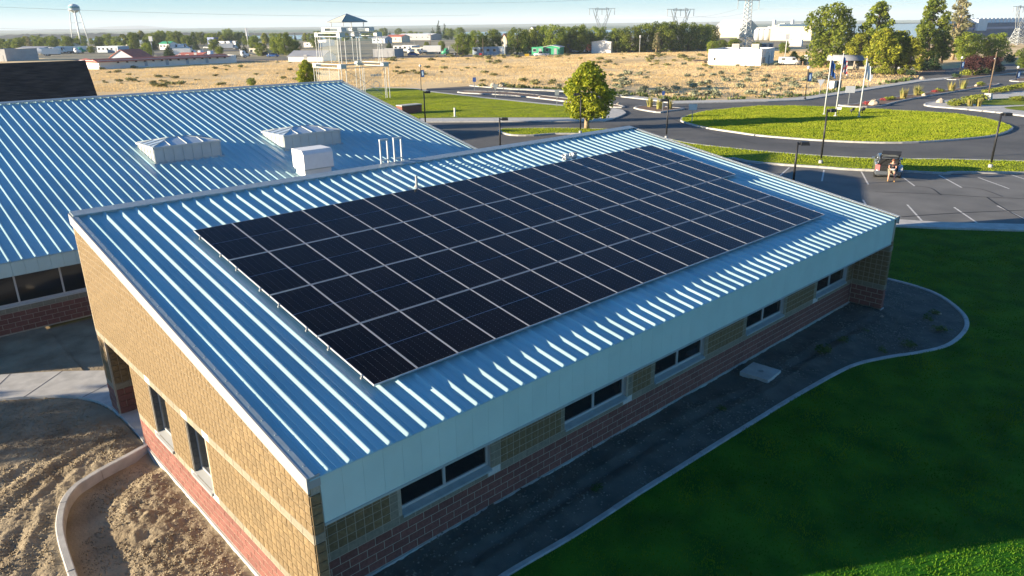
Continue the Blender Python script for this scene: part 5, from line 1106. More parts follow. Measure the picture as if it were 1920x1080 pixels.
sign(929, 188, 158, 'tri', 'triangular sign seen from behind by the far parking strip', 'sign_back', 1.0); sign(890, 171, 145, 'rect', 'small blue sign on a thin post at the field edge', 'sign_blue', 0.8); sign(1044, 202, 168, 'rect', 'grey rectangular sign left of the lone tree', 'sign_back', 0.8); sign(1297, 232, 195, 'sq', 'white sign at the left end of the roundabout', 'sign_white', 0.9)
sign(1242, 209, 171, 'rect', 'small dark sign on the little median', 'sign_blue', 0.5); sign(1536, 180.5, 149, 'tri', 'white triangular yield sign right of the left banner post', 'sign_white', 1.15); sign(1590, 198, 161, 'sq', 'white board sign between the second and third flagpoles', 'sign_white', 1.25); sign(1627, 166, 140, 'sq', 'white sign just right of the third flagpole', 'sign_white', 1.0); sign(1852.5, 223, 203, 'rect', 'slim marker post on the left lawn', 'sign_white', 0.3) if False else None
p = at(853, 221); t = thing('marker_post', 'short white marker post standing on the left lawn', 'marker post', (p[0], p[1], 0.14)); MB().box(-0.09, -0.05, 0, 0.09, 0.05, 1.05).build('post', 'sign_white', t); MB().box(-0.3, -0.2, 0, 0.3, 0.2, 0.03).build('foot', 'concrete', t)
sign(1699, 141.5, 131, 'rect', 'small dark post sign under the tree cluster', 'steel_dark', 0.5, 'steel_dark'); sign(1348, 109, 98, 'sq', 'small grey board on the field left of the warehouse', 'sign_back', 1.6)
# flagpoles with hanging flags
def flagpole(px, base, top, lab, flab, cols):
    p = at(px, base); h = hgt(p, px, top)
    t = thing('flagpole', lab, 'flagpole', (p[0], p[1], 0.12), 0, 'white flagpoles on the roundabout'); MB().tube((0, 0, 0), (0, 0, h), 0.085, 0.045, 12).build('pole', 'steel_white', t, True); MB().lathe([(0.2, 0), (0.2, 0.08), (0.13, 0.12)], n=12).build('collar', 'steel_white', t, True)
    MB().lathe([(0.02, -0.12), (0.1, -0.07), (0.13, 0.02), (0.08, 0.11), (0.01, 0.14)], (0, 0, h+0.1), 12).build('finial', 'gold', t, True); MB().tube((0.08, -0.09, 1.2), (0.06, -0.07, h-0.1), 0.012, n=5).build('halyard', 'steel_white', t)
    fl = thing('flag', flab, 'flag', (p[0], p[1], 0.12+h-0.35), math.radians(-35), 'flags hanging from the poles')
    # limp cloth: columns of folds falling from the hoist
    W, H = 0.85, 2.3; nu, nv = 14, 18; rr = random.Random(int(px))
    def pt(u, v):
        d = u*W*(0.55+0.45*v); fold = 0.10*math.sin(u*13+v*2.0)*(0.3+u); return (0.10+d, fold+0.03*math.sin(v*5), -H*v*(0.75+0.25*u)-0.55*u*(1-v)*1.2)
    groups = {}
    for i in range(nu):
        for j in range(nv):
            q = [pt(i/nu, j/nv), pt((i+1)/nu, j/nv), pt((i+1)/nu, (j+1)/nv), pt(i/nu, (j+1)/nv)]; c = cols((i+0.5)/nu, (j+0.5)/nv); groups.setdefault(c, MB()).add(q, [(0, 3, 2, 1)])
    for (nm, mt), m in groups.items(): m.build(nm, mt, fl, True)
flagpole(1545, 217, 107, 'white flagpole at the left carrying the blue flag', 'blue flag hanging limp from the left pole', lambda u, v: ('seal', 'gold') if 0.4 < u < 0.7 and 0.4 < v < 0.6 else ('field', 'flag_blue'))
flagpole(1566, 220, 101, 'white flagpole in the middle carrying the striped flag', 'red and white striped flag hanging from the middle pole', lambda u, v: ('canton', 'flag_blue') if v < 0.38 and u < 0.6 else (('red_stripes', 'flag_red') if int(u*7+v*6) % 2 else ('white_stripes', 'flag_white')))
flagpole(1610, 222, 111, 'white flagpole at the right carrying the pale flag', 'pale flag with a light blue emblem on the right pole', lambda u, v: ('emblem', 'banner_light') if 0.25 < u < 0.75 and 0.3 < v < 0.6 else ('field', 'flag_white'))
for i, (x, y) in enumerate([(1572, 214), (1596, 216), (1616, 215)]):
    p = at(x, y); t = thing('flood_light', 'small ground flood light behind the flagpoles, %s from the left' % ORD[i], 'flood light', (p[0], p[1], 0.13), 2.0+i, 'ground flood lights'); MB().tube((0, 0, 0), (0, 0, 0.35), 0.04).build('stake', 'steel_dark', t); MB().hexa([(-.2, -.12, .3), (.2, -.12, .3), (.25, .2, .42), (-.25, .2, .42)], [(-.2, -.12, .5), (.2, -.12, .5), (.25, .2, .72), (-.25, .2, .72)]).build('head', 'steel_dark' if i else 'sign_white', t)
# ================================================================ PARKED HATCHBACK WITH OPEN TAILGATE
def wheel(parent, x, y, r=0.31, w=0.2, name='wheel'):
    a = MB(); n = 20
    def ring(rad, yy): return [(x+rad*math.cos(6.2832*i/n), yy, r+rad*math.sin(6.2832*i/n)) for i in range(n)]
    prof = [(r*0.62, y-w/2), (r*0.95, y-w/2), (r, y-w/2+0.03), (r, y+w/2-0.03), (r*0.95, y+w/2), (r*0.62, y+w/2)]
    vs = []; [vs.extend(ring(*q)) for q in prof]; a.add(vs, [(k*n+i, k*n+(i+1) % n, (k+1)*n+(i+1) % n, (k+1)*n+i) for k in range(5) for i in range(n)])
    t = a.build('tyre', 'tyre', None, True); wh = obj(name, None, parent); t.parent = wh
    b = MB(); vs = ring(r*0.62, y-w/2+0.02)+ring(r*0.62, y+w/2-0.02); b.add(vs, [tuple(range(n)), tuple(range(2*n-1, n-1, -1))]+[(i, n+i, n+(i+1) % n, (i+1) % n) for i in range(n)]); b.build('rim', 'rim', wh)
    return wh
def hull(secs, name, material, parent, smooth=True):
    """secs: list of (x, [(y,z)...]) rings lofted along x, closed ends"""
    m = MB(); k = len(secs[0][1]); vs = []
    for x, ring in secs: vs += [(x, y, z) for y, z in ring]
    fs = [(i*k+j, i*k+(j+1) % k, (i+1)*k+(j+1) % k, (i+1)*k+j) for i in range(len(secs)-1) for j in range(k)]
    fs += [tuple(range(k-1, -1, -1)), tuple((len(secs)-1)*k+j for j in range(k))]
    m.add(vs, fs); return m.build(name, material, parent, smooth)
def ring(w, zb, zs, zt, wt=None):
    """lower-body ring: sill, waist, shoulder"""
    wt = wt or w*0.93
    return [(-w*0.92, zb), (w*0.92, zb), (w, zb+0.15), (w, zs), (wt, zt), (-wt, zt), (-w, zs), (-w, zb+0.15)]
cp_ = at(1664, 338); hx = at(1664, 318)-at(1664, 338); head = math.radians(24)
car = thing('parked_car', 'grey hatchback parked with its tailgate open at the grass strip', 'car', (cp_[0]+0.2, cp_[1]+0.1, 0.005), head)
W = 0.86
hull([(0.0, ring(W*0.86, 0.34, 0.55, 0.66)), (0.12, ring(W*0.97, 0.26, 0.60, 0.80)), (0.6, ring(W, 0.20, 0.66, 0.93)), (1.6, ring(W, 0.19, 0.66, 0.94)), (2.8, ring(W, 0.19, 0.66, 0.93)), (3.3, ring(W, 0.2, 0.62, 0.88)), (4.0, ring(W*0.95, 0.22, 0.54, 0.72)), (4.35, ring(W*0.78, 0.28, 0.46, 0.58))], 'body', 'car_grey', car)
def gh(x, w0, z0, w1, z1): return (x, [(-w0, z0), (w0, z0), (w1, z1), (w1*0.9, z1+0.03), (-w1*0.9, z1+0.03), (-w1, z1)])
hull([gh(0.55, 0.72, 0.93, 0.60, 1.30), gh(1.0, 0.76, 0.93, 0.63, 1.40), gh(1.9, 0.77, 0.93, 0.64, 1.47), gh(2.6, 0.77, 0.93, 0.60, 1.36), gh(3.35, 0.74, 0.90, 0.68, 0.95)], 'cabin_glass', 'dark_glass', car)
m = MB()
for s in (-1, 1):
    for x0, z0, w0, x1, z1, w1 in ((0.55, 0.93, 0.735, 0.62, 1.31, 0.61), (0.62, 1.31, 0.61, 1.9, 1.475, 0.65), (1.9, 1.475, 0.65, 2.6, 1.37, 0.61), (2.6, 1.37, 0.61, 3.35, 0.92, 0.75), (1.75, 0.93, 0.775, 1.75, 1.46, 0.65)): m.tube((x0, s*w0, z0), (x1, s*w1, z1), 0.045, n=6)
m.build('pillars', 'car_grey', car, True)
hull([gh(0.62, 0.55, 1.30, 0.50, 1.34), gh(1.0, 0.58, 1.41, 0.52, 1.44), gh(1.9, 0.60, 1.48, 0.54, 1.50), gh(2.5, 0.55, 1.38, 0.50, 1.41)], 'roof', 'car_grey', car)
MB().box(-0.012, -0.56, 0.58, 0.50, 0.56, 0.945).build('boot_opening', 'car_interior', car); MB().box(0.52, -0.57, 0.90, 0.56, 0.57, 1.28).build('cargo_dark', 'car_interior', car)
MB().box(-0.10, -0.78, 0.36, 0.04, 0.78, 0.58).build('rear_bumper', 'car_grey', car)
for s in (-1, 1):
    m = MB(); a, b = sorted((s*0.57, s*0.86)); m.hexa([(-0.02, a, 0.62), (0.34, a, 0.62), (0.34, b, 0.62), (0.03, b, 0.62)], [(0.12, a, 0.97), (0.5, a, 0.97), (0.5, b*0.97, 0.97), (0.16, b*0.97, 0.97)]); m.build('tail_lamp', 'tail_lamp' if s > 0 else 'rim', car)
    MB().box(2.85, min(s*0.84, s*1.0), 0.92, 3.02, max(s*0.84, s*1.0), 1.06).build('mirror', 'car_grey', car)
tg = MB(); tg.hexa([(-0.50, -0.58, 1.98), (0.6, -0.6, 1.42), (0.6, 0.6, 1.42), (-0.50, 0.58, 1.98)], [(-0.48, -0.58, 2.06), (0.62, -0.6, 1.49), (0.62, 0.6, 1.49), (-0.48, 0.58, 2.06)]); tgo = tg.build('tailgate', 'car_dark', car)
MB().hexa([(-0.66, -0.56, 1.80), (-0.505, -0.58, 1.98), (-0.505, 0.58, 1.98), (-0.66, 0.56, 1.80)], [(-0.70, -0.56, 1.84), (-0.51, -0.58, 2.06), (-0.51, 0.58, 2.06), (-0.70, 0.56, 1.84)]).build('lower_panel', 'car_dark', tgo)
MB().hexa([(0.05, -0.5, 1.685), (0.42, -0.5, 1.50), (0.42, 0.5, 1.50), (0.05, 0.5, 1.685)], [(0.06, -0.5, 1.70), (0.43, -0.5, 1.51), (0.43, 0.5, 1.51), (0.06, 0.5, 1.70)]).build('window', 'skylight_glass', tgo)
for s in (-1, 1): MB().tube((0.5, s*0.55, 1.0), (0.05, s*0.55, 1.70), 0.018).build('gas_strut', 'steel_dark', tgo)
for x in (0.85, 3.5):
    for s in (-1, 1): wheel(car, x, s*0.76)

# ---- person sitting on the boot edge, legs to the ground
def skin_obj(name, verts, edges, rad, material, parent, sub=2):
    me = bpy.data.meshes.new(name); me.from_pydata(verts, edges, []); me.materials.append(MATS[material]); o = obj(name, me, parent)
    md = o.modifiers.new('skin', 'SKIN'); 
    for i, r in enumerate(rad): me.skin_vertices[0].data[i].radius = (r, r) if not isinstance(r, tuple) else r
    me.skin_vertices[0].data[0].use_root = True
    md.use_smooth_shade = True; s = o.modifiers.new('sub', 'SUBSURF'); s.levels = sub; s.render_levels = sub
    return o
pe = thing('person', 'person in dark shirt and khaki shorts sitting in the open boot of the car', 'person', tuple(car.matrix_basis @ Vector((-0.12, -0.20, 0))), head)
J = {'pel': (0.05, 0, 0.66), 'wst': (0.02, 0, 0.83), 'chest': (-0.06, 0, 1.06), 'neckb': (-0.11, 0, 1.19), 'neck': (-0.14, 0, 1.26), 'head': (-0.17, 0, 1.35), 'crown': (-0.17, 0, 1.45)}
V = [J['pel'], J['wst'], J['chest'], J['neckb'], J['neck'], J['head'], J['crown']]; E_ = [(i, i+1) for i in range(6)]; R_ = [0.15, 0.14, 0.15, 0.075, 0.055, (0.085, 0.09), 0.06]
for s in (-1, 1):
    b = len(V); V += [(-0.09, s*0.17, 1.14), (-0.19, s*0.23, 0.90), (-0.37, s*0.14, 0.82)]; E_ += [(3, b), (b, b+1), (b+1, b+2)]; R_ += [0.062, 0.046, 0.033]
    fs = 0.0 if s > 0 else -0.12; k = len(V)
    V += [(-0.02, s*0.10, 0.62), (-0.42+fs*0.3, s*0.16, 0.60), (-0.44+fs, s*0.18, 0.30), (-0.45+fs, s*0.19, 0.09), (-0.60+fs, s*0.20, 0.045)]; E_ += [(0, k), (k, k+1), (k+1, k+2), (k+2, k+3), (k+3, k+4)]; R_ += [0.10, 0.075, 0.058, 0.042, 0.038]
    h = b+2; q = len(V)                                    # hand: palm and five fingers
    V += [(-0.44, s*0.11, 0.80)]; E_ += [(h, q)]; R_ += [0.03]
    for f in range(4): V += [(-0.485-0.004*(f in (1, 2)), s*(0.085+0.018*f), 0.785), (-0.515-0.006*(f in (1, 2)), s*(0.08+0.017*f), 0.765)]; e = len(V)-2; E_ += [(q, e), (e, e+1)]; R_ += [0.010, 0.008]
    V += [(-0.43, s*0.065, 0.80), (-0.46, s*0.05, 0.795)]; e = len(V)-2; E_ += [(q, e), (e, e+1)]; R_ += [0.011, 0.009]
skin_obj('body', V, E_, R_, 'skin', pe, 1)
Vs = [(0.06, 0, 0.70), J['wst'], J['chest'], (-0.115, 0, 1.19)]; Es = [(0, 1), (1, 2), (2, 3)]; Rs = [0.18, 0.18, 0.20, 0.125]
for s in (-1, 1): b = len(Vs); Vs += [(-0.09, s*0.18, 1.13), (-0.15, s*0.215, 0.99)]; Es += [(3, b), (b, b+1)]; Rs += [0.105, 0.09]
skin_obj('shirt', Vs, Es, Rs, 'shirt', pe, 2)
Vs = [(0.04, 0, 0.66)]; Es = []; Rs = [0.18]
for s in (-1, 1): b = len(Vs); Vs += [(-0.04, s*0.10, 0.625), (-0.36+(0 if s > 0 else -0.03), s*0.155, 0.61)]; Es += [(0, b), (b, b+1)]; Rs += [0.13, 0.115]
skin_obj('shorts', Vs, Es, Rs, 'shorts', pe, 2)
for s in (-1, 1):
    fs = 0.0 if s > 0 else -0.12; skin_obj('shoe', [(-0.44+fs, s*0.19, 0.07), (-0.53+fs, s*0.195, 0.055), (-0.67+fs, s*0.20, 0.05)], [(0, 1), (1, 2)], [0.06, 0.05, 0.042], 'shoe', pe, 2)
MB().lathe([(0.092, 0), (0.098, 0.05), (0.08, 0.10), (0.03, 0.125)], (-0.165, 0, 1.375), 14).build('hair', 'hair', pe, True)
m = MB()
for s in (-1, 1): m.lathe([(0.004, -0.01), (0.012, 0), (0.004, 0.01)], (-0.255, s*0.033, 1.37), 6)
m.build('eyes', 'car_interior', pe); MB().hexa([(-0.285, -0.014, 1.325), (-0.25, -0.016, 1.325), (-0.25, 0.016, 1.325), (-0.285, 0.014, 1.325)], [(-0.262, -0.006, 1.365), (-0.25, -0.008, 1.365), (-0.25, 0.008, 1.365), (-0.262, 0.006, 1.365)]).build('nose', 'skin', pe)
for s in (-1, 1): MB().box(-0.19, min(s*0.083, s*0.105), 1.325, -0.15, max(s*0.083, s*0.105), 1.38).build('ear', 'skin', pe)
MB().box(-0.262, -0.028, 1.297, -0.25, 0.028, 1.306).build('mouth', 'flower_red', pe)
t = thing('tablet', 'pale flat tablet held in the lap of the sitting person', 'tablet', tuple(car.matrix_basis @ Vector((-0.60, -0.2, 0.79))), head); MB().hexa([(-.1, -.14, 0), (.1, -.14, .06), (.1, .14, .06), (-.1, .14, 0)], [(-.1, -.14, .012), (.1, -.14, .072), (.1, .14, .072), (-.1, .14, .012)]).build('case', 'sign_white', t)

# ================================================================ FAR VEHICLES
def far_vehicle(kind_, px, py, lab, color, rzv=None, scale=1.0, dist=None):
    p = at(px, py); rzv = math.atan2(_r0[1], _r0[0])+(random.uniform(-0.3, 0.3) if rzv is None else rzv)
    t = thing({'car': 'car', 'van': 'van', 'pickup': 'pickup_truck', 'lorry': 'lorry', 'semi': 'semi_truck', 'trailer': 'box_trailer', 'rv': 'camper'}[kind_], lab, {'car': 'car', 'van': 'van', 'pickup': 'pickup', 'lorry': 'lorry', 'semi': 'lorry', 'trailer': 'trailer', 'rv': 'camper'}[kind_], (p[0], p[1], 0.0), rzv, 'vehicles in the distance', (scale, scale, scale))
    if kind_ == 'car':
        hull([(-2.1, ring(.75, .3, .6, .75)), (-1.9, ring(.86, .22, .7, .92)), (1.2, ring(.87, .2, .68, .92)), (2.0, ring(.82, .25, .55, .75)), (2.2, ring(.7, .3, .5, .6))], 'body', color, t)
        hull([gh(-1.7, .72, .92, .6, 1.2), gh(-1.1, .76, .92, .64, 1.42), gh(.3, .76, .92, .64, 1.44), gh(1.1, .72, .9, .66, .95)], 'windows', 'far_window', t); MB().box(-1.1, -.6, 1.45, .3, .6, 1.49).build('roof', color, t); ww = [(-1.3, .78), (1.35, .78)]
    elif kind_ in ('van', 'rv'):
        L, H = (2.6, 2.0) if kind_ == 'van' else (3.6, 2.9)
        hull([(-L, ring(.95, .35, 1.2, H-.05, .88)), (-L+.2, ring(1.0, .3, 1.3, H, .9)), (L-1.4, ring(1.0, .3, 1.3, H, .9)), (L-.75, ring(1.0, .3, 1.0, 1.25, .92)), (L, ring(.9, .35, .8, 1.0, .8))], 'body', color, t)
        for s in (-1, 1): MB().box(L-2.0, s*.985-.02, 1.25, L-1.3, s*.985+.02, H-.25).build('window', 'far_window', t); MB().box(-L+.6, s*.985-.02, 1.3, -L+1.5, s*.985+.02, H-.3).build('window', 'far_window', t)
        MB().hexa([(L-1.38, -.8, 1.35), (L-.78, -.8, 1.28), (L-.78, .8, 1.28), (L-1.38, .8, 1.35)], [(L-1.4, -.75, H-.12), (L-1.3, -.75, H-.15), (L-1.3, .75, H-.15), (L-1.4, .75, H-.12)]).build('windscreen', 'far_window', t); ww = [(-L+.9, .9), (L-.9, .9)]
    elif kind_ == 'pickup':
        hull([(-2.6, ring(.9, .4, .8, 1.05, .88)), (1.6, ring(.92, .35, .8, 1.08, .88)), (2.5, ring(.85, .4, .75, 1.0, .8))], 'body', color, t); MB().box(-2.4, -.75, 1.06, -.5, .75, 1.085).build('bed', 'car_interior', t)
        hull([gh(-.4, .82, 1.06, .7, 1.7), gh(.7, .82, 1.06, .7, 1.72), gh(1.3, .8, 1.06, .75, 1.1)], 'windows', 'far_window', t); MB().box(-.3, -.66, 1.73, .65, .66, 1.78).build('roof', color, t); ww = [(-1.6, .85), (1.65, .85)]
    else:
        L = {'lorry': 3.4, 'semi': 1.6, 'trailer': 3.2}[kind_]; hb = 3.1
        if kind_ != 'semi': MB().box(-L, -1.15, 0.8, L-0.0, 1.15, hb).build('box_body', color, t); MB().box(-L, -.5, .5, L, .5, .79).build('chassis', 'steel_dark', t)
        else: MB().box(-3.2, -.45, .55, L, .45, .85).build('chassis', 'steel_dark', t)
        if kind_ != 'trailer':
            c0 = L+.05; hull([(c0, ring(1.05, .5, 1.5, 2.6, .95)), (c0+1.3, ring(1.05, .5, 1.5, 2.55, .95)), (c0+1.7, ring(1.0, .5, 1.2, 1.65, .92)), (c0+2.6, ring(.9, .55, 1.2, 1.5, .8))] if kind_ == 'semi' else [(c0, ring(1.05, .5, 1.4, 2.3, .95)), (c0+.9, ring(1.05, .5, 1.4, 2.3, .95)), (c0+1.5, ring(1.0, .5, 1.1, 1.35, .92)), (c0+1.9, ring(.95, .5, 1.0, 1.2, .9))], 'cab', color, t)
            for s in (-1, 1): MB().box(c0+.2, s*1.03-.03, 1.55, c0+.9, s*1.03+.03, 2.1).build('window', 'far_window', t)
            if kind_ == 'semi': MB().tube((c0-.1, .9, .8), (c0-.1, .9, 3.2), .08).build('stack', 'rim', t)
            ww = [(-L+1.0, .9), (c0+1.2, .95)]
        else: ww = [(-L+1.0, .9), (-L+1.9, .9)]
    for x, y in ww:
        for s in (-1, 1): wheel(t, x, s*y, .36 if kind_ in ('car', 'van', 'pickup', 'rv') else .5, .22)
    return t
for a in [('van', 1479, 122, 'white van parked at the end of the white warehouse', 'car_white', -0.25), ('pickup', 1015, 106, 'white pickup on the field edge in front of the green shed', 'car_white', 3.0), ('lorry', 811, 101, 'white box lorry on the far highway', 'car_white', 3.1), ('semi', 756, 102, 'white truck cab right of the open shed', 'car_white', 0.2), ('semi', 850, 104, 'pale green truck left of the highway sign post', 'car_green', 3.0),
          ('car', 775, 105, 'dark blue car on the highway shoulder by the open shed', 'car_blue', 0.1), ('trailer', 1103, 98.5, 'white box trailer at the left of the tall white shed', 'car_white', 0.3), ('trailer', 1112, 98.5, 'rust red container beside the tall white shed', 'car_red', 0.3), ('pickup', 1085, 99, 'white pickup between the green shed and the white trailer', 'car_white', None), ('rv', 1070, 98, 'blue and white camper behind the pickup row', 'car_blue', None),
          ('semi', 378, 108, 'white truck cab behind the red roof, left of a pair', 'car_white', -1.2), ('semi', 396, 109, 'white truck cab behind the red roof, right of a pair', 'car_white', -1.2), ('semi', 444, 109, 'pale truck cab beside the dark spruce', 'car_white', 0.5), ('lorry', 344, 106, 'white and blue lorry right of the big spruce', 'car_white', 0.1), ('car', 408, 109, 'dark car right of the truck pair', 'car_dark', None),
          ('car', 390, 91, 'white car in the far car park, left end', 'car_white', None), ('car', 402, 90, 'dark car in the far car park', 'car_dark', None), ('van', 414, 89, 'white van in the far car park', 'car_white', None), ('lorry', 426, 93, 'white lorry in the far car park', 'car_white', 0.1), ('car', 436, 88, 'blue car in the far car park', 'car_blue', None), ('rv', 342, 93, 'white camper near the green roofed shop', 'car_white', None), ('car', 356, 92, 'grey car right of the white camper', 'car_grey', None),
          ('rv', 110, 100, 'white camper in the vehicle yard, left of the water tower', 'car_white', 0.3), ('lorry', 124, 99.5, 'white lorry in the vehicle yard', 'car_white', 0.2), ('semi', 134, 101, 'white truck cab in the vehicle yard', 'car_white', 0.2), ('semi', 142, 100, 'green truck cab in the vehicle yard', 'car_green', 0.2), ('lorry', 151, 99, 'white lorry below the water tower', 'car_white', 0.2), ('rv', 82, 102, 'white camper left in the boat yard', 'car_white', 0.2), ('trailer', 98, 105, 'white trailer in the boat yard', 'car_white', 0.2), ('pickup', 35, 104, 'pale pickup in the yard at the left edge', 'car_white', None), ('car', 50, 105, 'dark car in the yard at the left edge', 'car_dark', None),
          ('car', 512, 107, 'blue car on the far street left of the little barn', 'car_blue', 0.0), ('car', 498, 105, 'dark car at the end of the far street', 'car_dark', 0.0), ('car', 738, 78, 'white car in front of the long tan house', 'car_white', None), ('car', 720, 79, 'silver car left of the tan house', 'car_grey', None), ('car', 990, 100, 'white car beside the blue trailer home', 'car_white', None)]:
    far_vehicle(a[0], a[1], a[2], a[3], a[4], a[5])

# ================================================================ FAR BUILDINGS
DIMS = {}
def building(px0, px1, base, top, depth, lab, wall='white_wall', roof='grey_roof', kind_='flat', roofh=0.0, wins=0, doors=0, rot=None, name='building', base1=None, win='far_window', cat='building'):
    """front wall runs between the ground points seen at px0 and px1; depth goes away from the camera"""
    A = at(px0, base)[:2]; B = at(px1, base if base1 is None else base1)[:2]; L = np.linalg.norm(B-A); d = (B-A)/L; h = hgt(A, px0, top)
    t = thing(name, lab, cat, (A[0], A[1], 0.0), math.atan2(d[1], d[0])); w = MB()
    if kind_ == 'flat':
        w.box(0, 0, -.1, L, depth, h); w.build('walls', wall, t); MB().box(.15, .15, h, L-.15, depth-.15, h+.04).build('roof', roof, t)
        m = MB(); m.box(-.03, -.03, h-.02, L+.03, .16, h+.3); m.box(-.03, depth-.16, h-.02, L+.03, depth+.03, h+.3); m.box(-.03, .16, h-.02, .16, depth-.16, h+.3); m.box(L-.16, .16, h-.02, L+.03, depth-.16, h+.3); m.build('parapet', wall, t)
    elif kind_ == 'gable':                                 # ridge parallel to the front
        w.box(0, 0, -.1, L, depth, h); y = depth/2; w.add([(0, 0, h), (0, depth, h), (0, y, h+roofh), (L, 0, h), (L, depth, h), (L, y, h+roofh)], [(0, 2, 1), (3, 4, 5)]); w.build('walls', wall, t)
        o_ = .3
        for s, (ya, yb_) in enumerate(((-o_, y), (depth+o_, y))):
            za = h-roofh*o_/y; q = [(-o_, ya, za), (L+o_, ya, za), (L+o_, yb_, h+roofh), (-o_, yb_, h+roofh)]; MB().hexa(q if s == 0 else [q[1], q[0], q[3], q[2]], [(x, yy, z+.12) for x, yy, z in (q if s == 0 else [q[1], q[0], q[3], q[2]])]).build('roof_plane', roof, t)
    elif kind_ == 'front_gable':                           # gable towards the camera
        w.box(0, 0, -.1, L, depth, h); x = L/2; w.add([(0, 0, h), (L, 0, h), (x, 0, h+roofh), (0, depth, h), (L, depth, h), (x, depth, h+roofh)], [(0, 1, 2), (4, 3, 5)]); w.build('walls', wall, t)
        o_ = .3; za = h-roofh*o_/x
        MB().hexa([(-o_, -o_, za), (x, -o_, h+roofh), (x, depth+o_, h+roofh), (-o_, depth+o_, za)], [(-o_, -o_, za+.12), (x, -o_, h+roofh+.12), (x, depth+o_, h+roofh+.12), (-o_, depth+o_, za+.12)]).build('roof_plane', roof, t); MB().hexa([(x, -o_, h+roofh), (L+o_, -o_, za), (L+o_, depth+o_, za), (x, depth+o_, h+roofh)], [(x, -o_, h+roofh+.12), (L+o_, -o_, za+.12), (L+o_, depth+o_, za+.12), (x, depth+o_, h+roofh+.12)]).build('roof_plane', roof, t)
    n = wins+doors
    for i in range(n):
        x = L*(i+.5)/n
        if i < wins:
            f = MB().box(x-.65, -.05, h*.42, x+.65, .05, h*.42+1.1).build('window', 'steel_white', t); MB().box(x-.55, -.07, h*.42+.1, x+.55, -.051, h*.42+1.0).build('pane', win, f)
        else: MB().box(x-.55, -.06, -.05, x+.55, .05, 2.1).build('door', 'grey_wall', t)
    DIMS[t] = (L, h); return t
wh = building(1327, 1426, 121.5, 94.5, 16, 'long white flat roofed warehouse standing in the dry field', 'white_wall', 'grey_roof', 'flat', base1=123, name='warehouse')
L, h = DIMS[wh]
for x, y in ((L*.42, 5.5), (L*.80, 5.0)):
    u = MB().box(x-.9, y-.8, h+.35, x+.9, y+.8, h+1.5).build('roof_unit', 'cream_wall', wh); MB().box(x-.7, y-.82, h+.5, x+.7, y-.805, h+1.3).build('louvre', 'grey_wall', u); MB().hexa([(x-1.2, y-1.1, h+.05), (x+1.2, y-1.1, h+.05), (x+1.2, y+1.1, h+.05), (x-1.2, y+1.1, h+.05)], [(x-.9, y-.8, h+.34), (x+.9, y-.8, h+.34), (x+.9, y+.8, h+.34), (x-.9, y+.8, h+.34)]).build('roof_unit_curb', 'steel_white', u)
MB().box(L*.11, -.06, h*.32, L*.14, -.01, h*.5).build('wall_vent', 'car_interior', wh); MB().box(L+.005, 9, 0, L+.06, 10.2, 2.2).build('door', 'grey_wall', wh); MB().box(L+.005, 2.2, 0.2, L+.4, 3.2, 1.9).build('wall_unit', 'grey_wall', wh); MB().box(L+.005, 7.0, h-.9, L+.35, 7.4, h-.5).build('wall_lamp', 'sign_white', wh)
for y in (4.0, 8.5, 12.5): MB().box(L+.004, y, .1, L+.03, y+.06, h-.1).build('wall_joint', 'grey_wall', wh)
building(1109, 1145, 99, 79, 12, 'tall white shed with a low pitched roof in front of a pylon', 'white_wall', 'white_wall', 'front_gable', 0.5, 0, 0, name='shed'); 
building(997, 1018, 102.3, 90, 6, 'low pale green shed left of the green tree', 'green_wall', 'white_wall', 'flat', name='shed', wins=1, doors=1)
building(1018, 1049, 102, 88.5, 7, 'green and white shed with a shallow white roof', 'green_wall', 'white_wall', 'front_gable', 0.6, 1, 1, name='shed')
building(886, 945, 102, 90, 6, 'long blue trailer home with a pale roof', 'blue_grey_roof', 'white_wall', 'flat', 0, 4, 1, name='trailer_home')
building(700, 740, 107, 93.5, 8, 'open grey shed with three dark bays beside the glass tower', 'grey_wall', 'blue_grey_roof', 'flat', 0, 0, 4, name='shed')
building(738, 772, 95, 87, 8, 'white flat store with a blue edge on the far side of the highway', 'white_wall', 'blue_grey_roof', 'flat', 0, 3, 1, name='store')
building(770, 800, 101, 91, 8, 'cream store by the highway left of the white lorry', 'cream_wall', 'white_wall', 'flat', 0, 2, 1, name='store')
building(724, 753, 79, 69, 10, 'tan house with a pink brown roof on the far street', 'cream_wall', 'red_roof', 'gable', 1.2, 3, 1, name='house')
building(745, 808, 75, 66, 14, 'long white roofed school like block on the far street', 'grey_wall', 'white_wall', 'gable', 1.0, 6, 0, name='long_building')
building(698, 722, 81, 72, 8, 'grey roofed house right of the glass tower', 'blue_grey_roof', 'grey_roof', 'gable', 1.3, 2, 1, name='house')
building(541, 606, 115.5, 106, 9, 'little white barn with a grey ribbed roof and roof vents', 'white_wall', 'grey_roof', 'gable', 1.6, 0, 1, name='barn')
building(590, 612, 86, 76, 8, 'white box building by the river left of the glass tower', 'white_wall', 'white_wall', 'flat', 0, 2, 0, name='building')
building(570, 596, 88, 81, 8, 'low white building on the river bank', 'white_wall', 'grey_roof', 'flat', 0, 2, 0)
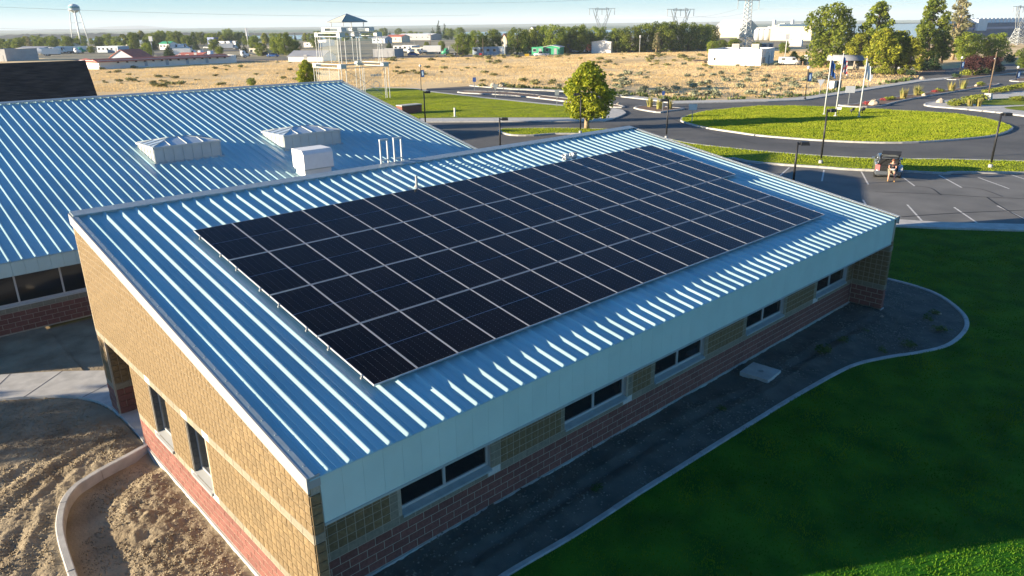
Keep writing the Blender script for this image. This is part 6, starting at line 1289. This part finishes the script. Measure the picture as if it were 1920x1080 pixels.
# motel with the red roof
mo = building(187, 444, 130.3, 116.0, 12, 'long low white motel with a red roof edge along the field', 'white_wall', 'grey_roof', 'flat', 0, 0, 0, base1=117.2, name='motel')
L, h = DIMS[mo]
MB().hexa([(-.8, -1.1, h-.1), (L*.94, -1.1, h-.1), (L*.94, .3, h-.1), (-.8, .3, h-.1)], [(-.8, -1.1, h), (L*.94, -1.1, h), (L*.94, 2.2, h+.75), (-.8, 2.2, h+.75)]).build('red_eave', 'red_roof', mo); MB().hexa([(-1.0, -1.1, h-.1), (.4, -1.1, h-.1), (.4, 12.5, h-.1), (-1.0, 12.5, h-.1)], [(-1.0, -1.1, h+.01), (.4, -1.1, h+.01), (2.2, 12.5, h+.7), (-1.0, 12.5, h+.01)]).build('red_eave', 'red_roof', mo)
for i in range(14): x = L*(.12+.06*i); MB().box(x-.08, -1.0, h-.5, x+.08, -.02, h-.101).build('bracket', 'brown_roof', mo)
for i in range(4): MB().box(L*(.3+.15*i), -.05, .3, L*(.3+.15*i)+.9, -.005, 2.0).build('door', 'blue_grey_roof', mo)
g1 = building(208, 252, 118, 108, 9, 'red gabled motel office with a blue upper wall', 'blue_grey_roof', 'red_roof', 'front_gable', 2.4, 0, 0, name='motel_office')
building(212, 240, 117, 104, 10, 'red roofed motel wing left of the office gable', 'white_wall', 'red_roof', 'gable', 1.4, 1, 1, name='motel_wing')
building(330, 375, 110, 105, 8, 'low red roofed motel wing behind the spruce', 'white_wall', 'red_roof', 'gable', 1.0, 2, 1, name='motel_wing')
building(183, 222, 98, 88, 7, 'blue and white diner with arched windows', 'blue_grey_roof', 'white_wall', 'flat', 0, 4, 1, name='diner')
building(222, 240, 95, 85, 7, 'cream store right of the blue diner', 'cream_wall', 'grey_roof', 'flat', 0, 2, 1, name='store')
building(112, 130, 92.5, 86, 8, 'brown hip roofed house left of the water tower', 'cream_wall', 'brown_roof', 'gable', 1.6, 2, 1, name='house')
building(30, 76, 101, 92, 10, 'grey roofed boat yard shed with open bays', 'cream_wall', 'grey_roof', 'gable', 1.0, 0, 4, name='shed')
building(-30, 13, 115, 94, 14, 'grey flat building cut by the left edge', 'grey_wall', 'grey_roof', 'flat', 0, 2, 1)
building(300, 318, 93, 82, 6, 'shop with a bright green roof edge', 'white_wall', 'green_wall', 'gable', 1.0, 2, 1, name='shop')
building(258, 272, 93, 76, 6, 'tall dark blue sign building right of the tall tree', 'blue_wall', 'blue_wall', 'flat', 0, 1, 0, name='shop')
building(392, 442, 84, 78, 8, 'blue fuel station canopy above the far car park', 'white_wall', 'blue_wall', 'flat', 0, 3, 1, name='fuel_station')
building(390, 402, 84, 71, 5, 'tall blue and red price pylon building', 'sign_blue', 'sign_blue', 'flat', 0, 0, 0, name='shop')
building(468, 500, 102, 92, 10, 'cream motel block behind the sign tower', 'cream_wall', 'grey_roof', 'flat', 0, 3, 1)
building(992, 1002, 70, 56, 8, 'white gabled house poking above the tree belt', 'white_wall', 'brown_roof', 'front_gable', 2.5, 1, 0, name='house')
building(940, 950, 92, 72, 8, 'yellow lit house between two belt trees', 'cream_wall', 'red_roof', 'front_gable', 2.0, 1, 1, name='house')
for i, (a, b, bs, tp, c, lab) in enumerate([(1160, 1190, 96, 87, 'grey_wall', 'grey trailer home right of the tall white shed'), (1190, 1206, 96.5, 89, 'cream_wall', 'cream trailer home under the olive tree'), (1212, 1226, 95.5, 88, 'white_wall', 'white trailer home below the belt'), (1232, 1246, 95, 87, 'white_wall', 'second white trailer home below the belt'), (1262, 1290, 94.5, 86.5, 'blue_grey_roof', 'pale blue trailer home behind the second pylon'), (1290, 1306, 93.5, 85.5, 'blue_grey_roof', 'pale blue trailer home right of the second pylon'), (1062, 1100, 97, 88, 'blue_grey_roof', 'blue trailer home behind the pickup row'), (1305, 1325, 93, 82, 'blue_wall', 'dark blue trailer home at the end of the belt')]):
    building(a, b, bs, tp, 5, lab, c, 'white_wall', 'flat', 0, 3, 1, name='trailer_home')
# industrial plant
pl = building(1443, 1520, 76, 51, 30, 'large grey clad factory hall with stacks behind the warehouse', 'cream_wall', 'white_wall', 'flat', 0, 0, 0, name='factory'); L, h = DIMS[pl]
for i, (fx, r_, hh) in enumerate([(-.08, 1.8, 1.55), (.38, 1.6, 1.55), (-.02, 2.5, 1.15), (-.18, 2.2, 1.05)]): MB().tube((L*fx, 16, 0), (L*fx, 16, h*hh), r_*0.7, r_*.55, 14).build('stack', 'steel_white', pl, True)
for i, (fx, w_, hh) in enumerate([(.05, 5, 1.22), (.1, 3, 1.3), (.44, 5, 1.22), (.5, 3, 1.25)]): MB().box(L*fx, 12, h+.3, L*fx+w_, 12+w_, h*hh).build('rooftop_plant', 'galv_steel', pl)
MB().box(L*.2, 0.5, h+.31, L*.98, 3, h+1.5).build('blue_clerestory', 'blue_wall', pl)
building(1478, 1502, 86.5, 76, 12, 'white lit annex below the factory hall', 'white_wall', 'white_wall', 'flat', 0, 0, 0, name='factory_annex')
f2 = building(1416, 1446, 75, 53, 25, 'white process buildings and tanks left of the factory hall', 'white_wall', 'white_wall', 'flat', 0, 0, 3, name='process_building'); L, h = DIMS[f2]
for i in range(3): MB().lathe([(2.2, 0), (2.2, h*.8), (1.6, h*.95), (.4, h)], (L*(.2+.3*i), -3.0, 0), 16).build('tank', 'steel_white', f2, True)
f3 = building(1335, 1386, 70, 54, 40, 'long white storage hall with a curved roof behind the tree belt', 'cream_wall', 'white_wall', 'gable', 6, 0, 0, name='storage_hall')
building(1413, 1448, 90, 83, 8, 'dark blue low shed behind the warehouse roof', 'blue_wall', 'grey_roof', 'flat', 0, 1, 1, name='shed')
b1 = building(1600, 1775, 62, 49, 60, 'long blue industrial hall behind the tall trees', 'blue_wall', 'blue_grey_roof', 'flat', 0, 0, 0, base1=58, name='industrial_hall')
b2 = building(1775, 1960, 71, 45, 60, 'long blue industrial hall at the right edge', 'blue_wall', 'white_wall', 'flat', 0, 0, 0, base1=64, name='industrial_hall'); L, h = DIMS[b2]
MB().box(L*.24, -1.5, h*.45, L*.33, 8, h*1.3).build('white_tower', 'white_wall', b2); MB().box(0, -.3, h*.55, L, -.01, h*.72).build('dark_band', 'car_blue', b2)
for i in range(24): MB().box(L*(.02+.04*i), 4, h+.2, L*(.02+.04*i)+4, 9, h+3.0).build('roof_fan', 'white_wall', b2)
# entrance building with the barrel roof
A = at(1553, 131)[:2]; B = at(1622, 131)[:2]; L = np.linalg.norm(B-A); d = (B-A)/L; en = thing('entrance_building', 'low entrance building with a grey barrel roof behind the flagpoles', 'building', (A[0], A[1], 0), math.atan2(d[1], d[0])); h = hgt(A, 1553, 103.5)
n = 10; m = MB(); vs = []
for x in (0, L*1.05):
    for i in range(n+1): a = math.pi*i/n; vs.append((x, 1.6-1.6*math.cos(a), h-1.2+1.2*math.sin(a)))
    for i in range(n+1): a = math.pi*i/n; vs.append((x, 1.6-1.4*math.cos(a), h-1.25+1.05*math.sin(a)))
k = 2*(n+1); m.add(vs, [(i, k+i, k+i+1, i+1) for i in range(n)]+[(n+1+i+1, k+n+1+i+1, k+n+1+i, n+1+i) for i in range(n)]+[(i, i+1, n+2+i, n+1+i) for i in range(n)]+[(k+i+1, k+i, k+n+1+i, k+n+2+i) for i in range(n)]); m.build('barrel_roof', 'grey_roof', en, True)
for x in (0.4, L*.35, L*.7, L): MB().tube((x, .3, 0), (x, .3, h-1.2), .16, n=10).build('column', 'pale_rock', en, True)
MB().box(L*.45, 3.0, 0, L*1.9, 12, h-1.0).build('wall', 'cream_wall', en); MB().box(L*.4, 2.5, h-.99, L*1.95, 12.5, h-.6).build('flat_roof', 'grey_roof', en); MB().box(L*1.95, 1.0, 0, L*2.35, 9, h-.2).build('grey_block', 'grey_wall', en)
for i in range(4): f = MB().box(L*(.55+.3*i), 2.93, .6, L*(.55+.3*i)+1.6, 3.05, 2.2).build('window', 'steel_white', en); MB().box(L*(.55+.3*i)+.1, 2.91, .7, L*(.55+.3*i)+1.5, 2.929, 2.1).build('pane', 'far_window', f)
p = at(1512, 121); t = thing('utility_cabinet', 'pale utility cabinet beside the dark bush', 'cabinet', (p[0], p[1], 0)); MB().box(-.6, -.5, 0, .6, .5, 2.3).build('body', 'sign_white', t); MB().box(-.55, -.52, .2, .55, -.501, 2.1).build('door', 'white_wall', t)
for i, (x, y, lab) in enumerate([(1561, 166, 'small green utility box at the field edge left of the second flagpole'), (1570, 165, 'dark utility box at the field edge behind the second flagpole')]):
    p = at(x, y); t = thing('utility_box', lab, 'utility box', (p[0], p[1], 0)); MB().box(-.5, -.4, 0, .5, .4, 1.15).build('body', 'galv_steel' if i == 0 else 'car_dark', t); MB().box(-.55, -.45, 1.15, .55, .45, 1.22).build('lid', 'galv_steel' if i == 0 else 'car_dark', t)
for i, (x, y) in enumerate([(1505, 122.5), (1527, 122.5), (1545, 123)]):
    p = at(x, y); tag(MB().box(-.14, -.14, 0, .14, .14, 1.0).build('bollard', 'wood_pole'), 'short wooden bollard by the parking of the warehouse, %s from the left' % ORD[i], 'bollard', 'wooden bollards').location = (p[0], p[1], 0)
p = at(1265, 117.5); 
p = at(1362, 119); t = thing('flatbed_trailer', 'low dark flatbed trailer lying in the field left of the warehouse', 'trailer', tuple(at(1300, 118.5)), math.atan2(_r0[1], _r0[0])); MB().box(0, -1.1, .55, 9, 1.1, .8).build('deck', 'brown_roof', t); MB().box(9, -.15, .5, 11, .15, .65).build('drawbar', 'steel_dark', t)
for x in (3.6, 4.6):
    for s in (-1, 1): wheel(t, x, s*1.0, .4, .25)

# ================================================================ WATER TOWER, PYLONS, MASTS
p = at(153, 88.5); h = hgt(p, 142, 7); t = thing('water_tower', 'tall white water tower on slim legs with a teal marked tank', 'water tower', (p[0], p[1], 0)); R = px2m(p, 9.5)
zt_ = h; zb_ = hgt(p, 142, 24.5); mid = (zt_+zb_)/2
tk = MB().lathe([(.15*R, zb_), (.6*R, zb_+.12*(zt_-zb_)), (.95*R, zb_+.35*(zt_-zb_)), (R, mid), (R, mid+.15*(zt_-zb_)), (.85*R, zt_-.2*(zt_-zb_)), (.45*R, zt_-.05*(zt_-zb_)), (.05*R, zt_)], n=20).build('tank', 'tank_paint', t, True)
MB().lathe([(1.006*R, mid-.02*R), (1.008*R, mid+.4*R)], n=20).build('tank_band', 'tank_teal', t, True); MB().lathe([(R*1.08, mid-.35*R), (R*1.1, mid-.25*R), (R*1.08, mid-.2*R)], n=20).build('balcony', 'tank_paint', t, True)
MB().tube((0, 0, 0), (0, 0, zb_+.5), .35*R*.5, n=10).build('riser', 'tank_paint', t, True)
for i in range(6):
    a = 6.28*i/6+.3; MB().tube((R*1.75*math.cos(a), R*1.75*math.sin(a), 0), (R*.92*math.cos(a), R*.92*math.sin(a), mid-.3*R), .075*R, n=7).build('leg', 'tank_paint', t, True)
    for z_ in (.33, .66): b = 6.28*(i+1)/6+.3; rr = R*(1.75-.83*z_); z = z_*(mid-.3*R); MB().tube((rr*math.cos(a), rr*math.sin(a), z), (rr*math.cos(b), rr*math.sin(b), z), .03*R, n=5).build('ring_strut', 'tank_paint', t)
def pylon(px, base, top, lab, rzv, kind_=0):
    p = at(px, base); h = hgt(p, px, top); t = thing('pylon', lab, 'pylon', (p[0], p[1], 0), rzv, 'lattice pylons'); b = h*.155; wz = h*.42; ww = h*.06; r = h*.0055
    def bar(m, a, c, rr=r): m.tube(a, c, rr, n=4, caps=False)
    sgn = [(-1, -1), (1, -1), (1, 1), (-1, 1)]
    for s in sgn: m = MB(); bar(m, (s[0]*b, s[1]*b, 0), (s[0]*ww, s[1]*ww, wz), r*1.5); m.build('leg', 'galv_steel', t)
    m = MB(); lv = 4
    for k in range(lv):
        z0, z1 = wz*k/lv, wz*(k+1)/lv; w0 = b+(ww-b)*k/lv; w1 = b+(ww-b)*(k+1)/lv
        for i in range(4):
            a, c = sgn[i], sgn[(i+1) % 4]; bar(m, (a[0]*w0, a[1]*w0, z0), (c[0]*w1, c[1]*w1, z1)); bar(m, (c[0]*w0, c[1]*w0, z0), (a[0]*w1, a[1]*w1, z1)); bar(m, (a[0]*w1, a[1]*w1, z1), (c[0]*w1, c[1]*w1, z1))
    m.build('lower_bracing', 'galv_steel', t)
    m = MB(); zk, zt2 = h*.72, h*.97
    if kind_ == 0:                                         # horned head: two splayed arms, beam and hanging insulators
        for s in (-1, 1):
            for q in (-ww, ww): bar(m, (s*ww, q, wz), (s*h*.17, q*.6, zk), r*1.2); bar(m, (s*h*.17, q*.6, zk), (s*h*.11, 0, h), r*1.2); bar(m, (-s*ww*.3, q, wz), (s*h*.13, q*.6, zk)); bar(m, (s*h*.17, q*.6, zk), (s*h*.26, 0, zt2))
            bar(m, (s*h*.11, 0, h), (s*h*.20, 0, zt2)); bar(m, (s*h*.06, 0, zk*.93), (s*h*.2, 0, zt2))
        for q in (-ww*.5, ww*.5): bar(m, (-h*.37, 0, zt2), (h*.37, 0, zt2), r*1.2); bar(m, (-h*.2, q, zt2-.03*h), (h*.2, q, zt2-.03*h))
        for i in range(8): x0 = -h*.2+h*.05*i; bar(m, (x0, 0, zt2), (x0+h*.05, ww*.5, zt2-.03*h))
    else:
        for s in sgn: bar(m, (s[0]*ww, s[1]*ww, wz), (s[0]*ww*.7, s[1]*ww*.7, h), r*1.3)
        for k in range(8):
            z0, z1 = wz+(h-wz)*k/8, wz+(h-wz)*(k+1)/8
            for i in range(4): a, c = sgn[i], sgn[(i+1) % 4]; bar(m, (a[0]*ww*.95, a[1]*ww*.95, z0), (c[0]*ww*.93, c[1]*ww*.93, z1))
        bar(m, (-h*.30, 0, h*.93), (h*.30, 0, h*.93), r*1.4); bar(m, (-h*.30, 0, h*.93), (0, 0, h)); bar(m, (h*.30, 0, h*.93), (0, 0, h))
    m.build('head', 'galv_steel', t); m = MB()
    xs = (-h*.35, 0, h*.35) if kind_ == 0 else (-h*.29, h*.29)
    for x in xs: m.tube((x, 0, zt2 if kind_ == 0 else h*.93), (x, 0, (zt2 if kind_ == 0 else h*.93)-h*.16), r*1.1, n=5)
    m.build('insulators', 'grey_wall', t); return t, [t.matrix_basis @ Vector((x, 0, (zt2 if kind_ == 0 else h*.93)-h*.16)) for x in xs]
fz = math.atan2(_r0[1], _r0[0])
py1, w1 = pylon(1127, 86, 14, 'lattice pylon behind the tall white shed', fz+.1); py2, w2 = pylon(1272, 94, 15, 'lattice pylon at the edge of the field, second of the line', fz+.2); py3, w3 = pylon(1396, 92, -6, 'largest lattice pylon behind the white warehouse', fz+.5, 1); py4, w4 = pylon(1905, 84, 10, 'faint lattice pylon near the right edge', fz+.3)
def cable(a, b, sag, lab, r=.035):
    m = MB(); a, b = Vector(a), Vector(b); pts = [a.lerp(b, i/16)-Vector((0, 0, sag*4*(i/16)*(1-i/16))) for i in range(17)]; m.path(pts, [r]*17, 4); o = m.build('power_line', 'galv_steel'); tag(o, lab, 'power line', 'power lines')
for i in range(3): cable(w1[i], w2[i], 1.2, 'overhead line between the first two pylons, %s wire from the left' % ORD[i])
for i in range(2): cable(w2[i*2], w3[i], 1.5, 'overhead line between the second and third pylon, %s wire from the left' % ORD[i])
e4 = [at_d(2150+60*i, -70, 330) for i in range(2)]
for i in range(2): cable(w3[i], e4[i], 4.0, 'overhead line leaving the third pylon to the right, %s wire' % ORD[i])
cable(at_d(-250, 2, 300), at_d(900, 28, 420), 2.0, 'thin overhead line crossing the sky at the left, lower wire', .05); cable(at_d(300, -14, 300), at_d(1250, -8, 300), 3.0, 'thin overhead line crossing the top of the sky', .05); cable(at_d(-300, 38, 420), at_d(200, 56, 420), 1.0, 'thin overhead line low at the left', .05)
# masts, poles, signs far away
def mast(px, base, top, lab, r=.12, mt='wood_pole', cross=False, head=None):
    p = at(px, base); h = hgt(p, px, top); t = thing('utility_pole', lab, 'pole', (p[0], p[1], 0), fz, 'distant poles'); MB().tube((0, 0, 0), (0, 0, h), r, r*.7, 7).build('pole', mt, t, True)
    if cross: MB().box(-1.1, -.07, h-.9, 1.1, .07, h-.75).build('crossarm', mt, t)
    if head: w_, hh, m_ = head; MB().box(-w_/2, -.15, h-hh, w_/2, .15, h).build('sign_box', m_, t)
for a in [(1056, 96, 57, 'tall utility pole with boxes right of the white shed', .2, 'galv_steel', True), (1069, 92, 70, 'wooden pole left of the belt gap', .14, 'wood_pole', True), (947, 104, 73, 'white highway pole between two belt trees', .2, 'steel_white', False), (906, 106, 72, 'thin wooden pole in front of the blue trailer home', .12, 'wood_pole', False), (858, 105, 84, 'wooden post by the highway', .14, 'wood_pole', False), (1199, 99, 66, 'thin pole with a lamp in front of the belt', .1, 'steel_white', False, (.5, .9, 'sign_white')),
          (1472, 106, 64, 'tall pole with a white box sign behind the warehouse', .16, 'steel_white', False, (1.3, 1.6, 'sign_white')), (288, 107, 68, 'pole sign with a white tank shaped box left of the spruce', .16, 'galv_steel', False, (1.4, 1.8, 'sign_white')), (466, 88, 52, 'tall sign tower with a white panel on the skyline', .35, 'steel_white', False, (1.6, 4.5, 'sign_white')), (457, 107, 78, 'slim pole in front of the dark spruce', .1, 'galv_steel', False), (481, 92, 56, 'thin pole right of the sign tower', .12, 'galv_steel', True), (458, 78, 60, 'thin pole left of the sign tower', .12, 'galv_steel', False),
          (777, 87, 70, 'curved highway lamp pole right of the tan house', .1, 'galv_steel', False), (808, 95, 62, 'wooden pole left of the skyline poplars', .12, 'wood_pole', True), (565, 110, 86, 'wooden pole at the little barn', .12, 'wood_pole', True), (79, 95, 83, 'yard light pole left of the vehicle yard', .1, 'galv_steel', False), (93, 95, 84, 'second yard light pole', .1, 'galv_steel', False), (155, 98, 84, 'pole in front of the water tower legs', .1, 'wood_pole', False)]: mast(*a)
sign(988, 105.5, 101, 'sq', 'small yellow sign at the field edge left of the pickup', 'sign_yellow', 1.6)
sign(901, 104, 99.5, 'sq', 'small red sign at the field edge below the trailer home', 'sign_red', 1.0)

for i in range(16):
    x = 8+i*15+random.uniform(-4, 4); tree(['broad0', 'broad2', 'broad1', 'ash1'][i % 4], x, 90+random.uniform(-3, 3)-i*0.25, 71+random.uniform(-4, 5)-i*0.3, 'tree in the hazy belt along the river at the left, %s from the edge' % ORD[i], 1.15, 'tree', 'river belt trees')
for i in range(14):
    x = 610+i*18+random.uniform(-5, 5); tree(['broad1', 'broad2', 'broad0', 'conifer0'][i % 4], x, 74+random.uniform(-3, 3)-i*0.4, 61+random.uniform(-3, 3)-i*0.35, 'small far tree along the far street right of the glass tower, %s from the left' % ORD[i], 1.25, 'tree', 'far street trees right of the tower')
for i in range(24):
    x = 232+i*15.5+random.uniform(-5, 5); b_ = random.uniform(79, 97)-i*0.25; tree(['broad2', 'broad0', 'ash0', 'broad1', 'conifer0'][i % 5], x, b_, b_-random.uniform(15, 26), 'town tree between the far street and the river, %s from the left' % ORD[i], 1.1, 'tree', 'town trees')
# ---- trees just outside the frame at the left, whose shade falls across the dug earth
def off_tree(x, y, h, w, lab, kd='broad0'):
    t = thing('shade_tree', lab, 'tree', (x, y, 0), 1.0, 'trees outside the left edge', (h*w, h*w, h)); cr, tk = KIND[kd]; obj('crown', cr, t); obj('trunk', tk, t)
off_tree(-19.5, 21.4, 6.3, 0.78, 'broad tree outside the left edge shading the planter bed')
off_tree(-12.0, 88.0, 18.5, 0.55, 'tall poplar outside the left edge whose shadow crosses the road and the roundabout', 'poplar0')
# ---- hazy air over the plain
mh = bpy.data.materials.new('haze_air'); mh.use_nodes = True; nt = mh.node_tree; nt.nodes.clear(); oo = nt.nodes.new('ShaderNodeOutputMaterial'); pv_ = nt.nodes.new('ShaderNodeVolumePrincipled')
pv_.inputs['Color'].default_value = (0.82, 0.92, 1.0, 1); pv_.inputs['Density'].default_value = 0.00014; pv_.inputs['Anisotropy'].default_value = 0.0
nt.links.new(pv_.outputs[0], oo.inputs['Volume']); MATS['haze_air'] = mh
stuff(MB().box(CAM[0]-17000, CAM[1]-17000, -4, CAM[0]+17000, CAM[1]+17000, 160).build('haze', 'haze_air')); tag(bpy.data.objects['haze'], 'pale hazy air over the whole plain', 'haze')
